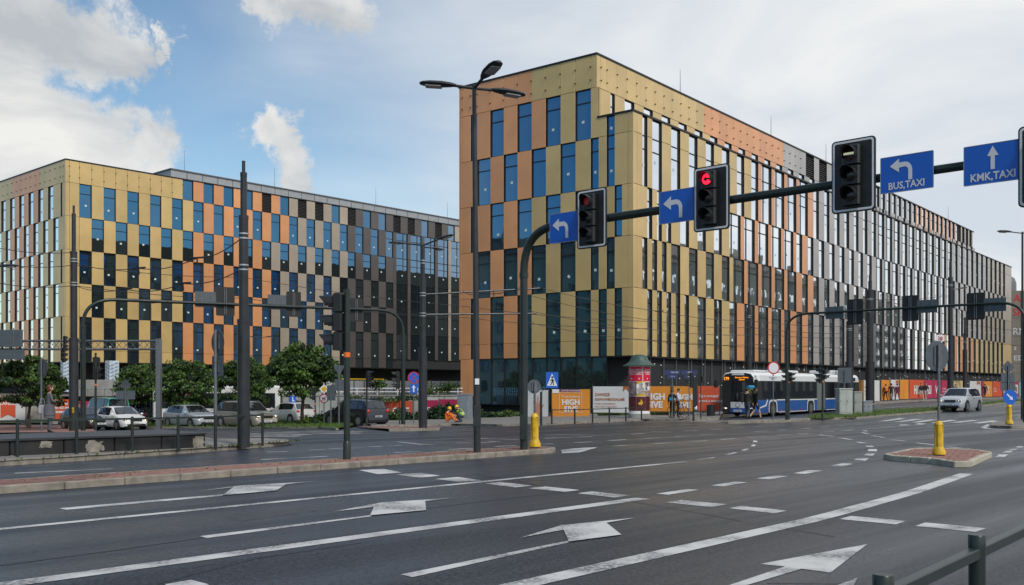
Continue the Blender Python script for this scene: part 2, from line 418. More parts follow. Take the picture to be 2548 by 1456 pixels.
def kerb(parent, pts, h=.12, w=.14, L=1.0, m=KERB):
    """one kerbstone after another along a line, each its own piece"""
    n = max(1, round(flen(pts) / L)); q = resample(pts, n)
    for i, (a, b) in enumerate(zip(q, q[1:])):
        d = b - a; d.z = 0; ln = d.length; ang = math.atan2(d.y, d.x); mid = (a + b) / 2
        key = round(ln, 1); mb = MB()
        mb.bbox(-ln / 2 + .006, ln / 2 - .006, 0, w, -.25, h, .015, m)
        put(mb.mesh('kerbstone', smooth=False), 'kerbstone', parent, (a.x / 2 + b.x / 2, a.y / 2 + b.y / 2, min(gz(a.x, a.y), gz(b.x, b.y)) + random.uniform(-.004, .004)), ang + random.uniform(-.004, .004))
# ------------------------------------------------------------------ kerbs, islands, pavements
def z7(u, v): return (u * .49985, 1061.3 + v * .49985)
def z8(u, v): return (994.95 + u * .3905, 1061.3 + v * .3905)
def z6(u, v): return (1910.3 + u * .2506, 1091.1 + v * .2506)
def zR7(u, v): return (1194 + u * .2506, 782.7 + v * .2506)
def zR8(u, v): return (1724.6 + u * .2506, 782.7 + v * .2506)
def z4(u, v): return (597 + u * .2506, 769.4 + v * .2506)
def z5(u, v): return (2228.6 + u * .2506, 829.1 + v * .2506)
H = .12
def pave_blocks(parent, inside, origin, ax, ay, nx, ny, size=(.2, .1), h=H, m=PAVER, cap=300, key=None):
    """red paving blocks: the nearest ones as pieces, the rest joined"""
    sx, sy = size; b = MB(); b.bbox(.004, sx - .004, .004, sy - .004, -.05, 0, .006, m); me = b.mesh('paver', smooth=False)
    cells = []
    for j in range(ny):
        for i in range(nx):
            o = origin + ax * ((i + (.5 if j % 2 else 0)) * sx) + ay * (j * sy)
            c = o + ax * sx / 2 + ay * sy / 2
            if inside(c): cells.append((c.y if key is None else key(c), o))
    cells.sort(key=lambda q: q[0]); ang = math.atan2(ax.y, ax.x); rest = MB()
    for k, (_, o) in enumerate(cells):
        z = gz(o.x, o.y) + h + random.uniform(-.003, .003)
        if k < cap: put(me, 'paver', parent, (o.x, o.y, z), ang + random.uniform(-.01, .01))
        else:
            ca, sa = math.cos(ang), math.sin(ang); vs = []
            for (x, y, q) in ((.004, .004, 0), (sx - .004, .004, 0), (sx - .004, sy - .004, 0), (.004, sy - .004, 0)):
                vs.append((o.x + ca * x - sa * y, o.y + sa * x + ca * y, z + q))
            rest.add(vs, [(0, 1, 2, 3)], m)
    if rest.f: rest.build('paver_field', parent, smooth=False, fix=False, kind='stuff')

JOINT = mat('sand_joint', (.13, .10, .085), .95, var=.3, scale=20, object_space=False)
# median strip beside the near carriageway
a0, a1 = G(0, 1229), G(1372, 1127.5); dirm = (a1 - a0).normalized(); nrm = Vector((-dirm.y, dirm.x, 0))
aw = a0 - dirm * 16; MW = 1.15
med = strip('median_strip', [aw + nrm * .1, a1 + nrm * .1], [aw + nrm * (MW - .1), a1 + nrm * (MW - .1)], H - .045, JOINT)
tip = [a1, a1 + dirm * .35 + nrm * .12, a1 + dirm * .55 + nrm * .45, a1 + dirm * .5 + nrm * .8, a1 + dirm * .25 + nrm * (MW - .05), a1 + nrm * MW]
kerb(med, [aw, a1], H, .14); kerb(med, tip, H, .14, L=.3); kerb(med, [a1 + nrm * MW, aw + nrm * MW], H, .14)
mbt = MB(); tp = [p + Vector((0, 0, H - .045 - gz(0, 0))) for p in tip]; mbt.add([(p.x, p.y, H - .03) for p in tip], [tuple(range(len(tip)))], PAVER); mbt.build('paving', med, fix=False)
pave_blocks(med, lambda c: 0.15 < (c - aw).dot(nrm) < MW - .15 and 0 < (c - aw).dot(dirm) < (a1 - aw).length + .2, aw + nrm * .14, dirm, nrm, int((a1 - aw).length / .2) + 2, 9,
            key=lambda c: abs(c.x - c.y * -.2) + c.y * .3 if c.x > -.6 * c.y else 1e3 + c.y)

# traffic island on the right, red blocks inside pale kerbs
isl = [G(*p) for p in (z6(1143, 205), z6(1250, 225), z6(1580, 245), z6(1880, 290), z6(2010, 285), z6(2225, 185), z6(2100, 158), z6(1760, 140), z6(1460, 138))]
cen = sum(isl, Vector()) / len(isl)
isl_o = [cen + (p - cen) * 1.0 for p in isl]; isl_i = [cen + (p - cen) * .88 for p in isl]
b = MB(); b.add([(p.x, p.y, H - .045) for p in isl_i], [tuple(range(len(isl_i)))], JOINT); island = b.build('traffic_island', kind='structure', fix=False)
if island.data.polygons[0].normal.z < 0: island.data.flip_normals()
kerb(island, isl_o + [isl_o[0]], H, .13, L=.5, m=mat('pale_kerb', (.40, .37, .30), .85, var=.25, scale=5, object_space=False))
def in_poly(c, P):
    r = False
    for a, q in zip(P, P[1:] + P[:1]):
        if (a.y > c.y) != (q.y > c.y) and c.x < (q.x - a.x) * (c.y - a.y) / (q.y - a.y) + a.x: r = not r
    return r
ia = (isl[5] - isl[1]); ia.z = 0; ia = Vector((math.cos(R_(18)), math.sin(R_(18)), 0)); ib = Vector((-ia.y, ia.x, 0))
pave_blocks(island, lambda c: in_poly(c, isl_i), cen - ia * 3 - ib * 3, ia, ib, 30, 60)

# small island with keep-right bollard, right edge
P2 = [G(*p) for p in (z5(930, 940), z5(1100, 948), z5(1400, 945), z5(1600, 900), z5(1300, 893), z5(950, 905))]
b = MB(); b.add([(p.x, p.y, p.z + H - .01) for p in P2], [tuple(range(6))], PAVE); island2 = b.build('traffic_island', kind='structure', fix=False)
if island2.data.polygons[0].normal.z < 0: island2.data.flip_normals()
kerb(island2, P2 + [P2[0]], H, .13, L=.6)
line('edge_line', [G(*z5(930, 905)), G(*z5(865, 938)), G(*z5(930, 957)), G(*z5(1300, 955))], .22, island2, h=.004)

# long island on the left with the low platform wall
K = [G(*p) for p in ((-260, 1178), (0, 1160), (200, 1147), (400, 1133), (560, 1121), (655, 1113), (700, 1110), (719, 1107))]
KB = [G(*p) for p in ((-260, 1112), (0, 1094), (400, 1091), (495, 1093), (530, 1102), (600, 1101), (660, 1100), (716, 1103))]
lis = strip('tram_island', [p + Vector((.1, .1, 0)) for p in K], KB, H - .01, PAVE, step=1.0)
kerb(lis, K, H, .15); kerb(lis, KB[::-1], H, .12)

# pavement in front of the hoardings, between the grass verge and the road
TR = R_(38.5); RD = Vector((math.sin(TR), math.cos(TR), 0)); LD = Vector((-math.cos(TR), math.sin(TR), 0)); RN = Vector((math.cos(TR), -math.sin(TR), 0))
C1 = Vector((PX(1573, 74), 74, 0))
F0 = Vector((PX(1700, 66), 66, 0))
kp = [G(*p) for p in ((925, 1064), (1000, 1062), (1136, 1059), (1240, 1061), (1342, 1059.6), (1432, 1054.6), (1530, 1051), (1600, 1047.5), (1700, 1047), (1790, 1044))]
bk = [Vector((PX(px, Y), Y, 0)) for px, Y in ((905, 71), (1000, 72), (1136, 72), (1240, 72), (1342, 71), (1432, 70), (1530, 68.5), (1600, 68), (1700, 67), (1800, 72))]
far_pave = strip('pavement', kp, bk, H - .01, PAVE); kerb(far_pave, kp, H, .14)
fp1 = [F0 + RD * t + RN * 1.9 for t in (6, 40, 80, 140)]; fp2 = [F0 + RD * t + RN * -1.2 for t in (6, 40, 80, 140)]
far_walk = strip('pavement', fp1, fp2, H - .01, PAVE, step=2); kerb(far_walk, fp1, H, .14, L=2)
# grass strip between the tram bed and the far carriageway
gA = [G(*p) for p in (zR8(1135, 1048), zR8(1300, 1047), zR8(1620, 1040), zR8(2000, 1005), zR8(2440, 972))] + [G(*z5(830, 733)), G(*z5(1271, 690)), G(*z5(1900, 640))]
gB = [G(*p) for p in (zR8(1150, 1040), zR8(1280, 1012), zR8(1620, 1000), zR8(1800, 968), zR8(2440, 930))] + [G(*z5(830, 707)), G(*z5(1271, 663)), G(*z5(1900, 617))]
gst = strip('grass_verge', gA, gB, .10, GRASS); kerb(gst, gA, .12, .14, L=1.5)
wI = [G(*p) for p in (zR8(340, 1085), zR8(700, 1078), zR8(1000, 1068), zR8(1160, 1052))]; wJ = [G(*p) for p in (zR8(345, 1068), zR8(700, 1056), zR8(1000, 1048), zR8(1150, 1044))]
cis = strip('crossing_island', wI, wJ, .11, PAVE); kerb(cis, wI, .12, .14)
# verge and small island on the left, under the trees
vA = [G(*p) for p in (z4(-1300, 1190), z4(-600, 1185), z4(250, 1188), z4(420, 1190), z4(800, 1190), z4(950, 1203))]
vB = [Vector((PX(x, Y), Y, 0)) for x, Y in ((260, 76), (450, 76), (650, 76), (700, 76), (800, 75), (915, 72))]
ver = strip('grass_verge', vA, vB, .10, GRASS); kerb(ver, vA, .12, .14)
sA = [G(*p) for p in (z4(1480, 1215), z4(1700, 1212), z4(1985, 1203))]; sB = [G(*p) for p in (z4(1150, 1180), z4(1700, 1186), z4(2000, 1190))]
sis = strip('crossing_island', sA, sB, .11, PAVER); kerb(sis, sA, .12, .14)
gv2A = [bk_ + Vector((0, 0, 0)) for bk_ in bk[:5]]; gv2B = [Vector((PX(x, Y), Y, 0)) for x, Y in ((905, 80), (1000, 80), (1136, 80), (1240, 80), (1320, 78))]
ver2 = strip('grass_verge', gv2A, gv2B, .12, GRASS)
gv3 = strip('grass_verge', bk[4:9], [q + Vector((0, 1.6, 0)) for q in bk[4:9]], .13, GRASS)
# tram-stop paving behind the platform, with the lawn by the hoardings
tsp = strip('pavement', [G(-250, 1100, 0), G(0, 1083), G(240, 1081)], [G(-250, 1062), G(0, 1062), G(240, 1062)], .10, PAVER)
lawn = strip('lawn', [G(-250, 1056), G(0, 1056), G(185, 1054)], [G(-250, 1043), G(0, 1043), G(185, 1043)], .10, GRASS)

# ------------------------------------------------------------------ painted markings (children of the road)
ln = lambda pts, w, nm='lane_line': line(nm, [G(*p) for p in pts], w)
q4 = lambda pts, nm='dash_mark': flatpoly(nm, pts)
la0, la1 = G(0, 1317), G(*z8(1820, 225)); line('lane_line', [la0 + (la0 - la1) * .35, la0, la1], .16)
lb0, lb1 = G(10, 1456), G(*z8(1545, 459)); line('lane_line', [lb0 + (lb0 - lb1) * .45, lb0, lb1], .25)
C = [(1290, 1457), z6(0, 906), z6(500, 795), z6(1000, 656), z6(1400, 545), z6(1650, 462), z6(1820, 402), z6(1975, 350)]
cp = [G(*p) for p in C]; line('lane_line', [cp[0] + (cp[0] - cp[1]) * 1.2] + cp, .25)
ln([(36, 1178), (280, 1167)], .12); ln([(650, 1144), (815, 1136)], .12)
for P in ([(295, 408), (330, 416), (1110, 346), (1110, 338)], [(1165, 303), (1430, 287), (1375, 322), (1105, 346)], [(990, 323), (1190, 297), (1567, 275), (1430, 288), (1165, 304)],
          [(995, 547), (1030, 557), (1850, 448), (1843, 443)], [(1862, 400), (2116, 373), (2120, 420), (1842, 446)], [(1655, 427), (1900, 380), (2265, 357), (2116, 374), (1868, 402)],
          [(820, 790), (950, 767), (1040, 790), (1000, 810), (860, 810)]):
    flatpoly('turn_arrow', [z7(*p) for p in P], h=.004 * (1 + (len(P) == 5)) + .004 * (P[0][0] in (1165, 1862)) * 2)
for P in ([(5, 945), (80, 962), (1077, 740), (1072, 728)], [(1028, 634), (1310, 615), (1410, 695), (1075, 739)], [(765, 713), (1025, 633), (1500, 585), (1312, 617), (1028, 664)]):
    flatpoly('turn_arrow', [z8(*p) for p in P], h=.004 * (1 + (len(P) == 5)) + .004 * (P[0][0] == 1028) * 2)
flatpoly('turn_arrow', [(1891, 1404), z6(985, 1052), z6(620, 1335), z6(330, 1297), z6(170, 1275)])
flatpoly('turn_arrow', [z6(170, 1275), z6(330, 1297), (1854, 1458), (1810, 1458)])
flatpoly('turn_arrow', [(2080, 1458), z6(885, 1388), z6(850, 1464)])
for P in ([(1785, 218), (1910, 212), (2003, 230), (1880, 238)], [(1970, 240), (2090, 232), (2193, 246), (2090, 256)], [(2165, 262), (2280, 252), (2400, 270), (2280, 276)]):
    q4([z7(*p) for p in P], 'stop_line')
for P in ([(535, 365), (640, 355), (840, 378), (735, 389)], [(820, 395), (925, 383), (1145, 406), (1050, 418)], [(1130, 427), (1225, 415), (1465, 440), (1365, 454)],
          [(1700, 485), (1790, 470), (2085, 497), (1985, 515)], [(2093, 522), (2175, 507), (2468, 538), (2385, 555)]):
    q4([z8(*p) for p in P], 'stop_line')
for P in ([(700, 803), (825, 772), (1380, 822), (1270, 855)], [(1460, 872), (1560, 836), (2170, 895), (2060, 930)], [(2480, 972), (2560, 940), (2800, 965), (2700, 1000)]):
    q4([z6(*p) for p in P], 'stop_line')
for P in ([(1630, 430), (1830, 400), (1910, 404), (1710, 436)], [(1980, 377), (2130, 353), (2212, 357), (2060, 383)], [(2268, 332), (2395, 314), (2475, 318), (2350, 338)],
          [(1890, 212), (2010, 195), (1992, 203), (1905, 214)], [(2068, 180), (2130, 165), (2152, 168), (2100, 182)], [(2165, 153), (2205, 142), (2230, 144), (2195, 156)], [(2232, 125), (2250, 114), (2272, 117), (2255, 128)], [(2247, 104), (2250, 92), (2275, 93), (2277, 104)]):
    q4([z8(*p) for p in P])
for P in ([(255, 347), (405, 315), (545, 322), (365, 354)], [(610, 275), (735, 248), (850, 252), (725, 282)], [(850, 213), (880, 197), (1003, 195), (968, 222)],
          [(945, 168), (985, 150), (1068, 148), (1035, 175)], [(985, 128), (1000, 106), (1082, 106), (1080, 128)], [(962, 72), (1035, 72), (1055, 88), (985, 86)], [(865, 37), (960, 45), (995, 52), (910, 55)],
          [(2250, 187), (2290, 160), (2385, 160), (2345, 187)], [(2322, 142), (2360, 126), (2430, 124), (2400, 144)], [(2390, 114), (2420, 102), (2485, 102), (2460, 116)], [(2455, 90), (2480, 78), (2540, 78), (2520, 92)]):
    q4([z6(*p) for p in P])
for (a, c_) in (((920, 1275), (1115, 1265)), ((1265, 1253), (1455, 1243)), ((1620, 1232), (1775, 1223)), ((1930, 1213), (2075, 1206)), ((2180, 1197), (2330, 1190)), ((1320, 1305), (1545, 1295)),
               ((1730, 1283), (1925, 1273)), ((2070, 1263), (2250, 1255)), ((2390, 1243), (2541, 1232)), ((1495, 1190), (1640, 1182)), ((1700, 1163), (1900, 1168)), ((2030, 1158), (2160, 1150)),
               ((2290, 1143), (2400, 1137)), ((630, 1200), (870, 1195)), ((870, 1194), (1330, 1202)), ((640, 1230), (1120, 1213)), ((0, 1232), (390, 1242)), ((150, 1312), (360, 1303)), ((590, 1290), (730, 1285)), ((80, 1258), (200, 1262))):
    ln([zR7(*a), zR7(*c_)], .13, 'dash_mark')
for (a, c_) in (((530, 1222), (740, 1212)), ((600, 1165), (740, 1158)), ((820, 1200), (975, 1193)), ((1030, 1187), (1170, 1180)), ((840, 1150), (960, 1143)), ((1050, 1136), (1170, 1128)), ((1260, 1120), (1360, 1114)),
               ((1240, 1195), (1390, 1212)), ((1265, 1170), (1395, 1160)), ((1475, 1155), (1590, 1145)), ((1450, 1225), (1580, 1245)), ((1690, 1138), (1800, 1130)), ((1850, 1120), (1980, 1112)), ((2030, 1107), (2140, 1100)),
               ((1780, 1205), (1890, 1222)), ((1965, 1243), (2100, 1258)), ((2215, 1275), (2395, 1297)), ((590, 1115), (720, 1110)), ((790, 1103), (910, 1098)), ((380, 1130), (505, 1124)), ((165, 1143), (290, 1137)), ((1435, 1107), (1530, 1102)), ((1610, 1093), (1690, 1088)),
               ((1690, 1150), (1720, 1160)), ((1670, 1172), (1755, 1190))):
    ln([zR8(*a), zR8(*c_)], .13, 'dash_mark')
for (a, c_) in (((200, 1090), (385, 1110)), ((515, 1130), (745, 1150)), ((700, 1178), (900, 1186))): ln([z5(*a), z5(*c_)], .13, 'dash_mark')
flatpoly('hatch_mark', [zR7(800, 1345), zR7(1010, 1325), zR7(1170, 1320), zR7(990, 1370), zR7(815, 1378)])
ln([zR8(1790, 935), zR8(2440, 885), z5(1271, 640)], .15); ln([zR8(1790, 957), zR8(2440, 905), z5(1271, 655)], .15)
# zebra stripes: far right, by the bus, and left
for P in ([(750, 897), (830, 899), (1030, 876), (950, 868)], [(520, 892), (610, 895), (825, 870), (740, 864)], [(330, 895), (400, 897), (615, 868), (540, 862)], [(150, 888), (230, 890), (430, 862), (350, 858)], [(-20, 884), (60, 886), (270, 858), (190, 853)], [(-180, 878), (-110, 880), (110, 850), (30, 846)],
          [(20, 918), (90, 922), (140, 912), (60, 908)], [(180, 908), (260, 912), (300, 900), (220, 897)], [(1150, 893), (1230, 895), (1330, 880), (1250, 876)]):
    flatpoly('zebra_stripe', [z5(*p) for p in P])
for a, c_ in (((1855, 1067), (2370, 1047)), ((2070, 1068), (2560, 1051)), ((2250, 1073), (2720, 1056)), ((2500, 1073), (2900, 1060))): line('zebra_stripe', [G(*zR7(*a)), G(*zR7(*c_))], .5, h=.012)
for a, c_ in (((640, 1213), (1230, 1218)), ((420, 1221), (1190, 1228)), ((250, 1230), (1180, 1241)), ((90, 1241), (700, 1250)), ((40, 1252), (590, 1259)), ((0, 1264), (580, 1271))): line('zebra_stripe', [G(*z4(*a)), G(*z4(*c_))], .42, h=.012)
ln([(597 + 1560 * .2506, 769.4 + 1318 * .2506), (597 + 1815 * .2506, 769.4 + 1345 * .2506)], .13)
for (a, c_) in (((880, 1388), (1230, 1376)), ((260, 1420), (470, 1416)), ((1465, 1357), (1600, 1354)), ((1270, 1368), (1410, 1364)), ((1525, 1426), (1795, 1414)), ((2070, 1395), (2320, 1382)), ((2145, 1328), (2290, 1330)), ((2385, 1325), (2541, 1320)), ((1820, 1342), (1930, 1344)), ((690, 1400), (840, 1394))):
    ln([z4(*a), z4(*c_)], .12, 'dash_mark')
RAIL = mat('tram_rail_steel', (.05, .05, .052), .45, .5)
for P in ([(640, 1345), (1300, 1313), (2200, 1272), (2700, 1255), (3300, 1246)], [(640, 1328), (1300, 1298), (2200, 1258), (2700, 1243), (3300, 1236)], [(300, 1300), (1100, 1256), (2541, 1226), (3200, 1222)], [(300, 1310), (1100, 1268), (2541, 1234), (3200, 1229)]):
    line('tram_rail', [G(*z4(*p)) for p in P], .09, m=RAIL)

# manhole covers, tar seams and repair patches in the carriageway
IRON = mat('cast_iron', (.05, .048, .045), .55, .5, var=.3, scale=30); TAR = mat('tar_seam', (.012, .012, .013), .5)
PATCH = asphalt('asphalt_patch', (.030, .032, .037), (.014, .015, .017))
for px, py in ((1130, 1096), (1500, 1078)):
    b = MB(); b.lathe([(.33, 0), (.33, .012), (.29, .014), (.28, .008), (.0, .008)], IRON, 24); b.build('manhole_cover', road, G(px, py, -.004))
for P, w_ in (([(0, 1408), (520, 1335), (1130, 1256), (1700, 1190)], .03), ([(1180, 1180), (1420, 1222), (1760, 1282), (2080, 1338)], .025), ([(2230, 1100), (2420, 1128), (2547, 1120)], .06), ([(2380, 1125), (2480, 1098), (2547, 1085)], .05), ([(380, 1456), (560, 1400), (640, 1392), (900, 1352)], .02), ([(1500, 1105), (1760, 1088), (2050, 1076)], .04), ([(1900, 1456), (1990, 1440), (2110, 1452)], .02)):
    Q = [G(*p) for p in P]; q = resample(Q, 24); rr = random.Random(len(P) + int(w_ * 1000)); q = [p + Vector((rr.uniform(-.05, .05), rr.uniform(-.08, .08), 0)) for p in q]; line('tar_seam', q, w_, h=.0025, m=TAR)
for P in ([(560, 1288), (760, 1262), (800, 1270), (600, 1297)], [(1640, 1340), (1850, 1298), (1910, 1310), (1700, 1354)], [(2060, 1226), (2250, 1190), (2290, 1198), (2110, 1236)]):
    flatpoly('asphalt_patch', P, h=.0015, m=PATCH)
# ------------------------------------------------------------------ office buildings with chequered facades
PD = .15                                            # how far the panels stand proud of the glass
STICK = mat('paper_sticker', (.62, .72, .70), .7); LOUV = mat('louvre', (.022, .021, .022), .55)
_pm = {}
def panel_mesh(w, h, m):
    k = ('p', round(w, 2), round(h, 2), m.name)
    if k not in _pm:
        b = MB(); g = .012; x0, x1, z0, z1 = g, w - g, g, h - g; c = .012
        b.add([(x0, .0, z0), (x1, .0, z0), (x1, .0, z1), (x0, .0, z1), (x0, -PD + c, z0), (x1, -PD + c, z0), (x1, -PD + c, z1), (x0, -PD + c, z1),
               (x0 + c, -PD, z0 + c), (x1 - c, -PD, z0 + c), (x1 - c, -PD, z1 - c), (x0 + c, -PD, z1 - c)],
              [(4, 5, 9, 8), (5, 6, 10, 9), (6, 7, 11, 10), (7, 4, 8, 11), (8, 9, 10, 11)], m)
        b.add([(x0, .0, z0), (x1, .0, z0), (x1, .0, z1), (x0, .0, z1), (x0, -PD + c, z0), (x1, -PD + c, z0), (x1, -PD + c, z1), (x0, -PD + c, z1)],
              [(0, 1, 5, 4), (1, 2, 6, 5), (2, 3, 7, 6), (3, 0, 4, 7)], BLACK)
        _pm[k] = b.mesh('panel', smooth=False)
    return _pm[k]
def win_meshes(w, h, trans, mull):
    k = ('w', round(w, 2), round(h, 2), tuple(trans), tuple(mull))
    if k not in _pm:
        b = MB(); e = .05
        b.box(0, w, -.05, -.004, 0, e, BLACK); b.box(0, w, -.05, -.004, h - e, h, BLACK)
        b.box(0, e, -.05, -.004, e, h - e, BLACK); b.box(w - e, w, -.05, -.004, e, h - e, BLACK)
        for t in trans: b.box(e, w - e, -.045, -.004, t - .035, t + .035, BLACK)
        for q in mull: b.box(q - .03, q + .03, -.047, -.004, e, h - e, BLACK)
        g = MB(); g.add([(0, 0, 0), (w, 0, 0), (w, 0, h), (0, 0, h)], [(0, 1, 2, 3)], GLASS)
        _pm[k] = (b.mesh('window', smooth=False), g.mesh('pane', smooth=False, fix=False))
    return _pm[k]
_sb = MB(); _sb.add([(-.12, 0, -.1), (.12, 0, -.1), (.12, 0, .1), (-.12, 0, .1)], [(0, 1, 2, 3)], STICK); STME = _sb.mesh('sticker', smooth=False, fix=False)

class Bld:
    def __init__(s, root): s.root = root; s.P = []; s.Wn = []; s.L = []
    def face(s, o, d): s.o = Vector(o); s.d = Vector(d); s.ang = math.atan2(d[1], d[0]); s.n = Vector((d[1], -d[0], 0))
    def score(s, t, z, w, h):
        p = s.o + s.d * (t + w / 2); v = Vector((-p.x, -p.y, 0)); fr = s.n.dot(v.normalized()); r = p.x / max(p.y, .1)
        if fr <= 0 or abs(r) > .55: return 0.
        return w * fr * h / (p.y * p.y)
    def panel(s, t, z, w, h, m): s.P.append((s.score(t, z, w, h), s.o + s.d * t + Vector((0, 0, z)), s.ang, w, h, m))
    def win(s, t, z, w, h, trans=(), mull=(), st=True): s.Wn.append((s.score(t, z, w, h), s.o + s.d * t + Vector((0, 0, z)), s.ang, w, h, trans, mull, st))
    def finish(s):
        rl = s.root.location
        s.P.sort(key=lambda q: -q[0]); s.Wn.sort(key=lambda q: -q[0])
        rest = MB()
        for i, (sc, p, a, w, h, m) in enumerate(s.P):
            if i < 300 and sc > 0: put(panel_mesh(w, h, m), 'panel', s.root, p - rl, a)
            else: s._join(rest, panel_mesh(w, h, m), p - rl, a)
        if rest.f: rest.build('panel_field', s.root, smooth=False, fix=False, kind='stuff')
        rest = MB(); restp = MB()
        for i, (sc, p, a, w, h, tr, mu, st) in enumerate(s.Wn):
            wm, pm = win_meshes(w, h, tr, mu)
            if i < 300 and sc > 0:
                o = put(wm, 'window', s.root, p - rl, a); put(pm, 'pane', o, (0, .014, 0), rot=(random.uniform(-.0022, .0022), 0, random.uniform(-.0045, .0045)))
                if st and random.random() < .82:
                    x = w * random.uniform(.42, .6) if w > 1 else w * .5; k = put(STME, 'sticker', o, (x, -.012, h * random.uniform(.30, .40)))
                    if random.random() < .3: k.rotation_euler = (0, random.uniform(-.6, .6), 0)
            else: s._join(rest, wm, p - rl, a); s._join(restp, pm, p - rl, a)
        if rest.f: rest.build('window_field', s.root, smooth=False, fix=False, kind='stuff'); restp.build('pane_field', s.root, smooth=False, fix=False, kind='stuff')
    def _join(s, mb, me, p, a):
        c, q = math.cos(a), math.sin(a); vs = [(p.x + c * v.co.x - q * v.co.y, p.y + q * v.co.x + c * v.co.y, p.z + v.co.z) for v in me.vertices]
        for mi, m in enumerate(me.materials):
            fs = [tuple(f.vertices) for f in me.polygons if f.material_index == mi]
            if fs:
                used = sorted({i for f in fs for i in f}); mp = {v: k for k, v in enumerate(used)}
                mb.add([vs[i] for i in used], [tuple(mp[i] for i in f) for f in fs], m)
def slab(parent, name, pts, z0, z1, m, off=Vector((0, 0, 0))):
    b = MB(); n = len(pts)
    b.add([(p.x - off.x, p.y - off.y, z0) for p in pts] + [(p.x - off.x, p.y - off.y, z1) for p in pts],
          [tuple(range(n - 1, -1, -1)), tuple(range(n, 2 * n))] + [(i, (i + 1) % n, n + (i + 1) % n, n + i) for i in range(n)], m)
    return b.build(name, parent, smooth=False)
def bolts(parent, o, d, ts, zs, off):
    b = MB(); n = Vector((d.y, -d.x, 0))
    for t in ts:
        for z in zs:
            p = o + d * t + n * (PD + .01) - off; q = o + d * t + n * (PD + .10) - off
            b.tube([(p.x, p.y, z), (q.x, q.y, z)], .05, BLACK, n=6)
    b.build('bolt_row', parent, smooth=False, fix=False, kind='stuff')

# ---- right building: a tall block with a lower block in front of it
rb = thing('office_building', 'long office block with gold and copper panels, its corner pointing at the crossing', 'building', C1)
B = Bld(rb); OFF = C1.copy()
Z = [5.27, 9.13, 12.99, 16.85, 20.71, 24.57]        # storey lines
ZB, ZLOW, ZTOP = 4.05, 22.3, 27.2
LEN, WID, SET = 121.8, 16.9, 3.23
CL = C1 + LD * WID; C2 = C1 + LD * SET
ul = 1.45 / 2; T0 = -.25
def tu(u): return T0 + u * ul
# lower block, long face: windows given in half modules
rows = {
 4: [(2, 3), (4, 6), (8, 10), (12, 14), (16, 18), (20, 22), (24, 26), (28, 30), (31, 34), (35, 38), (39, 42), (43, 46), (48, 50), (52, 54), (56, 58), (60, 62)],
 3: [(3, 4), (5, 6), (7, 8), (10, 12), (14, 16), (18, 20), (22, 25), (26, 29), (30, 33), (34, 37), (38, 41), (42, 44), (46, 48), (50, 52), (54, 56), (58, 60), (62, 64)],
 2: [(2, 3), (4, 5), (6, 7), (8, 10), (12, 14), (16, 18), (20, 22), (23, 26), (27, 30), (31, 34), (35, 38), (39, 42), (44, 46), (48, 50), (52, 54), (56, 58), (60, 62)],
 1: [(3, 4), (5, 6), (7, 8), (9, 10), (11, 12), (14, 16), (18, 20), (22, 24), (26, 29), (30, 33), (34, 37), (38, 40), (42, 44), (46, 48), (50, 52), (54, 56), (58, 60), (62, 64)]}
UE = int((LEN - T0) / ul)
for r in rows:
    k = rows[r][-1][1] + (2 if r in (1, 3) else 1); k = rows[r][-1][1]
    while k < UE - 8:
        g = 1 if k > 72 and k < 118 else 2; k += g
        wd = 3 if 72 < k < 118 else 2
        if 118 <= k: wd = 2
        rows[r].append((k, k + wd)); k += wd
def colour(r, u):
    gold = {4: 30, 3: 24, 2: 26, 1: 25}[r]
    if u < gold: return GOLD
    if u < 48: return COPPER
    if u < 64: return GREY
    if r == 1:
        return DGREY if u < 108 else (COPPER if u < 136 else GOLD)
    if r == 2: return GREY if u < 118 else (GREY if u < 140 else BEIGE)
    return GREY if u < 146 else BEIGE
B.face(C1, RD)
for r in rows:
    z0 = Z[r - 1]; z1 = Z[r]; pz0 = ZB if r == 1 else z0
    top = ZLOW - .12 if r == 4 else z1
    edges = [0.0]; segs = []; prev = 0.0
    for a, b_ in rows[r]:
        ta, tb = tu(a), tu(b_)
        if ta > prev + .05: segs.append(('p', prev, ta, a))
        segs.append(('w', ta, tb, a)); prev = tb
    if prev < LEN - .1: segs.append(('p', prev, LEN, UE))
    for kind, ta, tb, u in segs:
        wd = tb - ta
        if kind == 'p':
            parts = [(ta, wd)]
            if ta == 0: parts = [(0, .42), (.42, wd - .42)]
            for (x, ww) in parts:
                if r == 1: B.panel(x, ZB, ww, z0 - ZB, colour(r, u - 1)); B.panel(x, z0, ww, z1 - z0, colour(r, u - 1))
                elif r == 4: B.panel(x, z0, ww, z1 - z0, colour(r, u - 1)); B.panel(x, z1, ww, top - z1, colour(r, u - 1))
                else: B.panel(x, z0, ww, z1 - z0, colour(r, u - 1))
        else:
            mul = (.62,) if wd > 1.8 else ()
            if r == 1: B.win(ta, ZB, wd, z1 - ZB, (z0 - ZB, 2.85 + z0 - ZB), mul)
            elif r == 4: B.win(ta, z0, wd, top - z0, (2.85, 3.86), mul)
            else: B.win(ta, z0, wd, z1 - z0, (2.85,), mul)
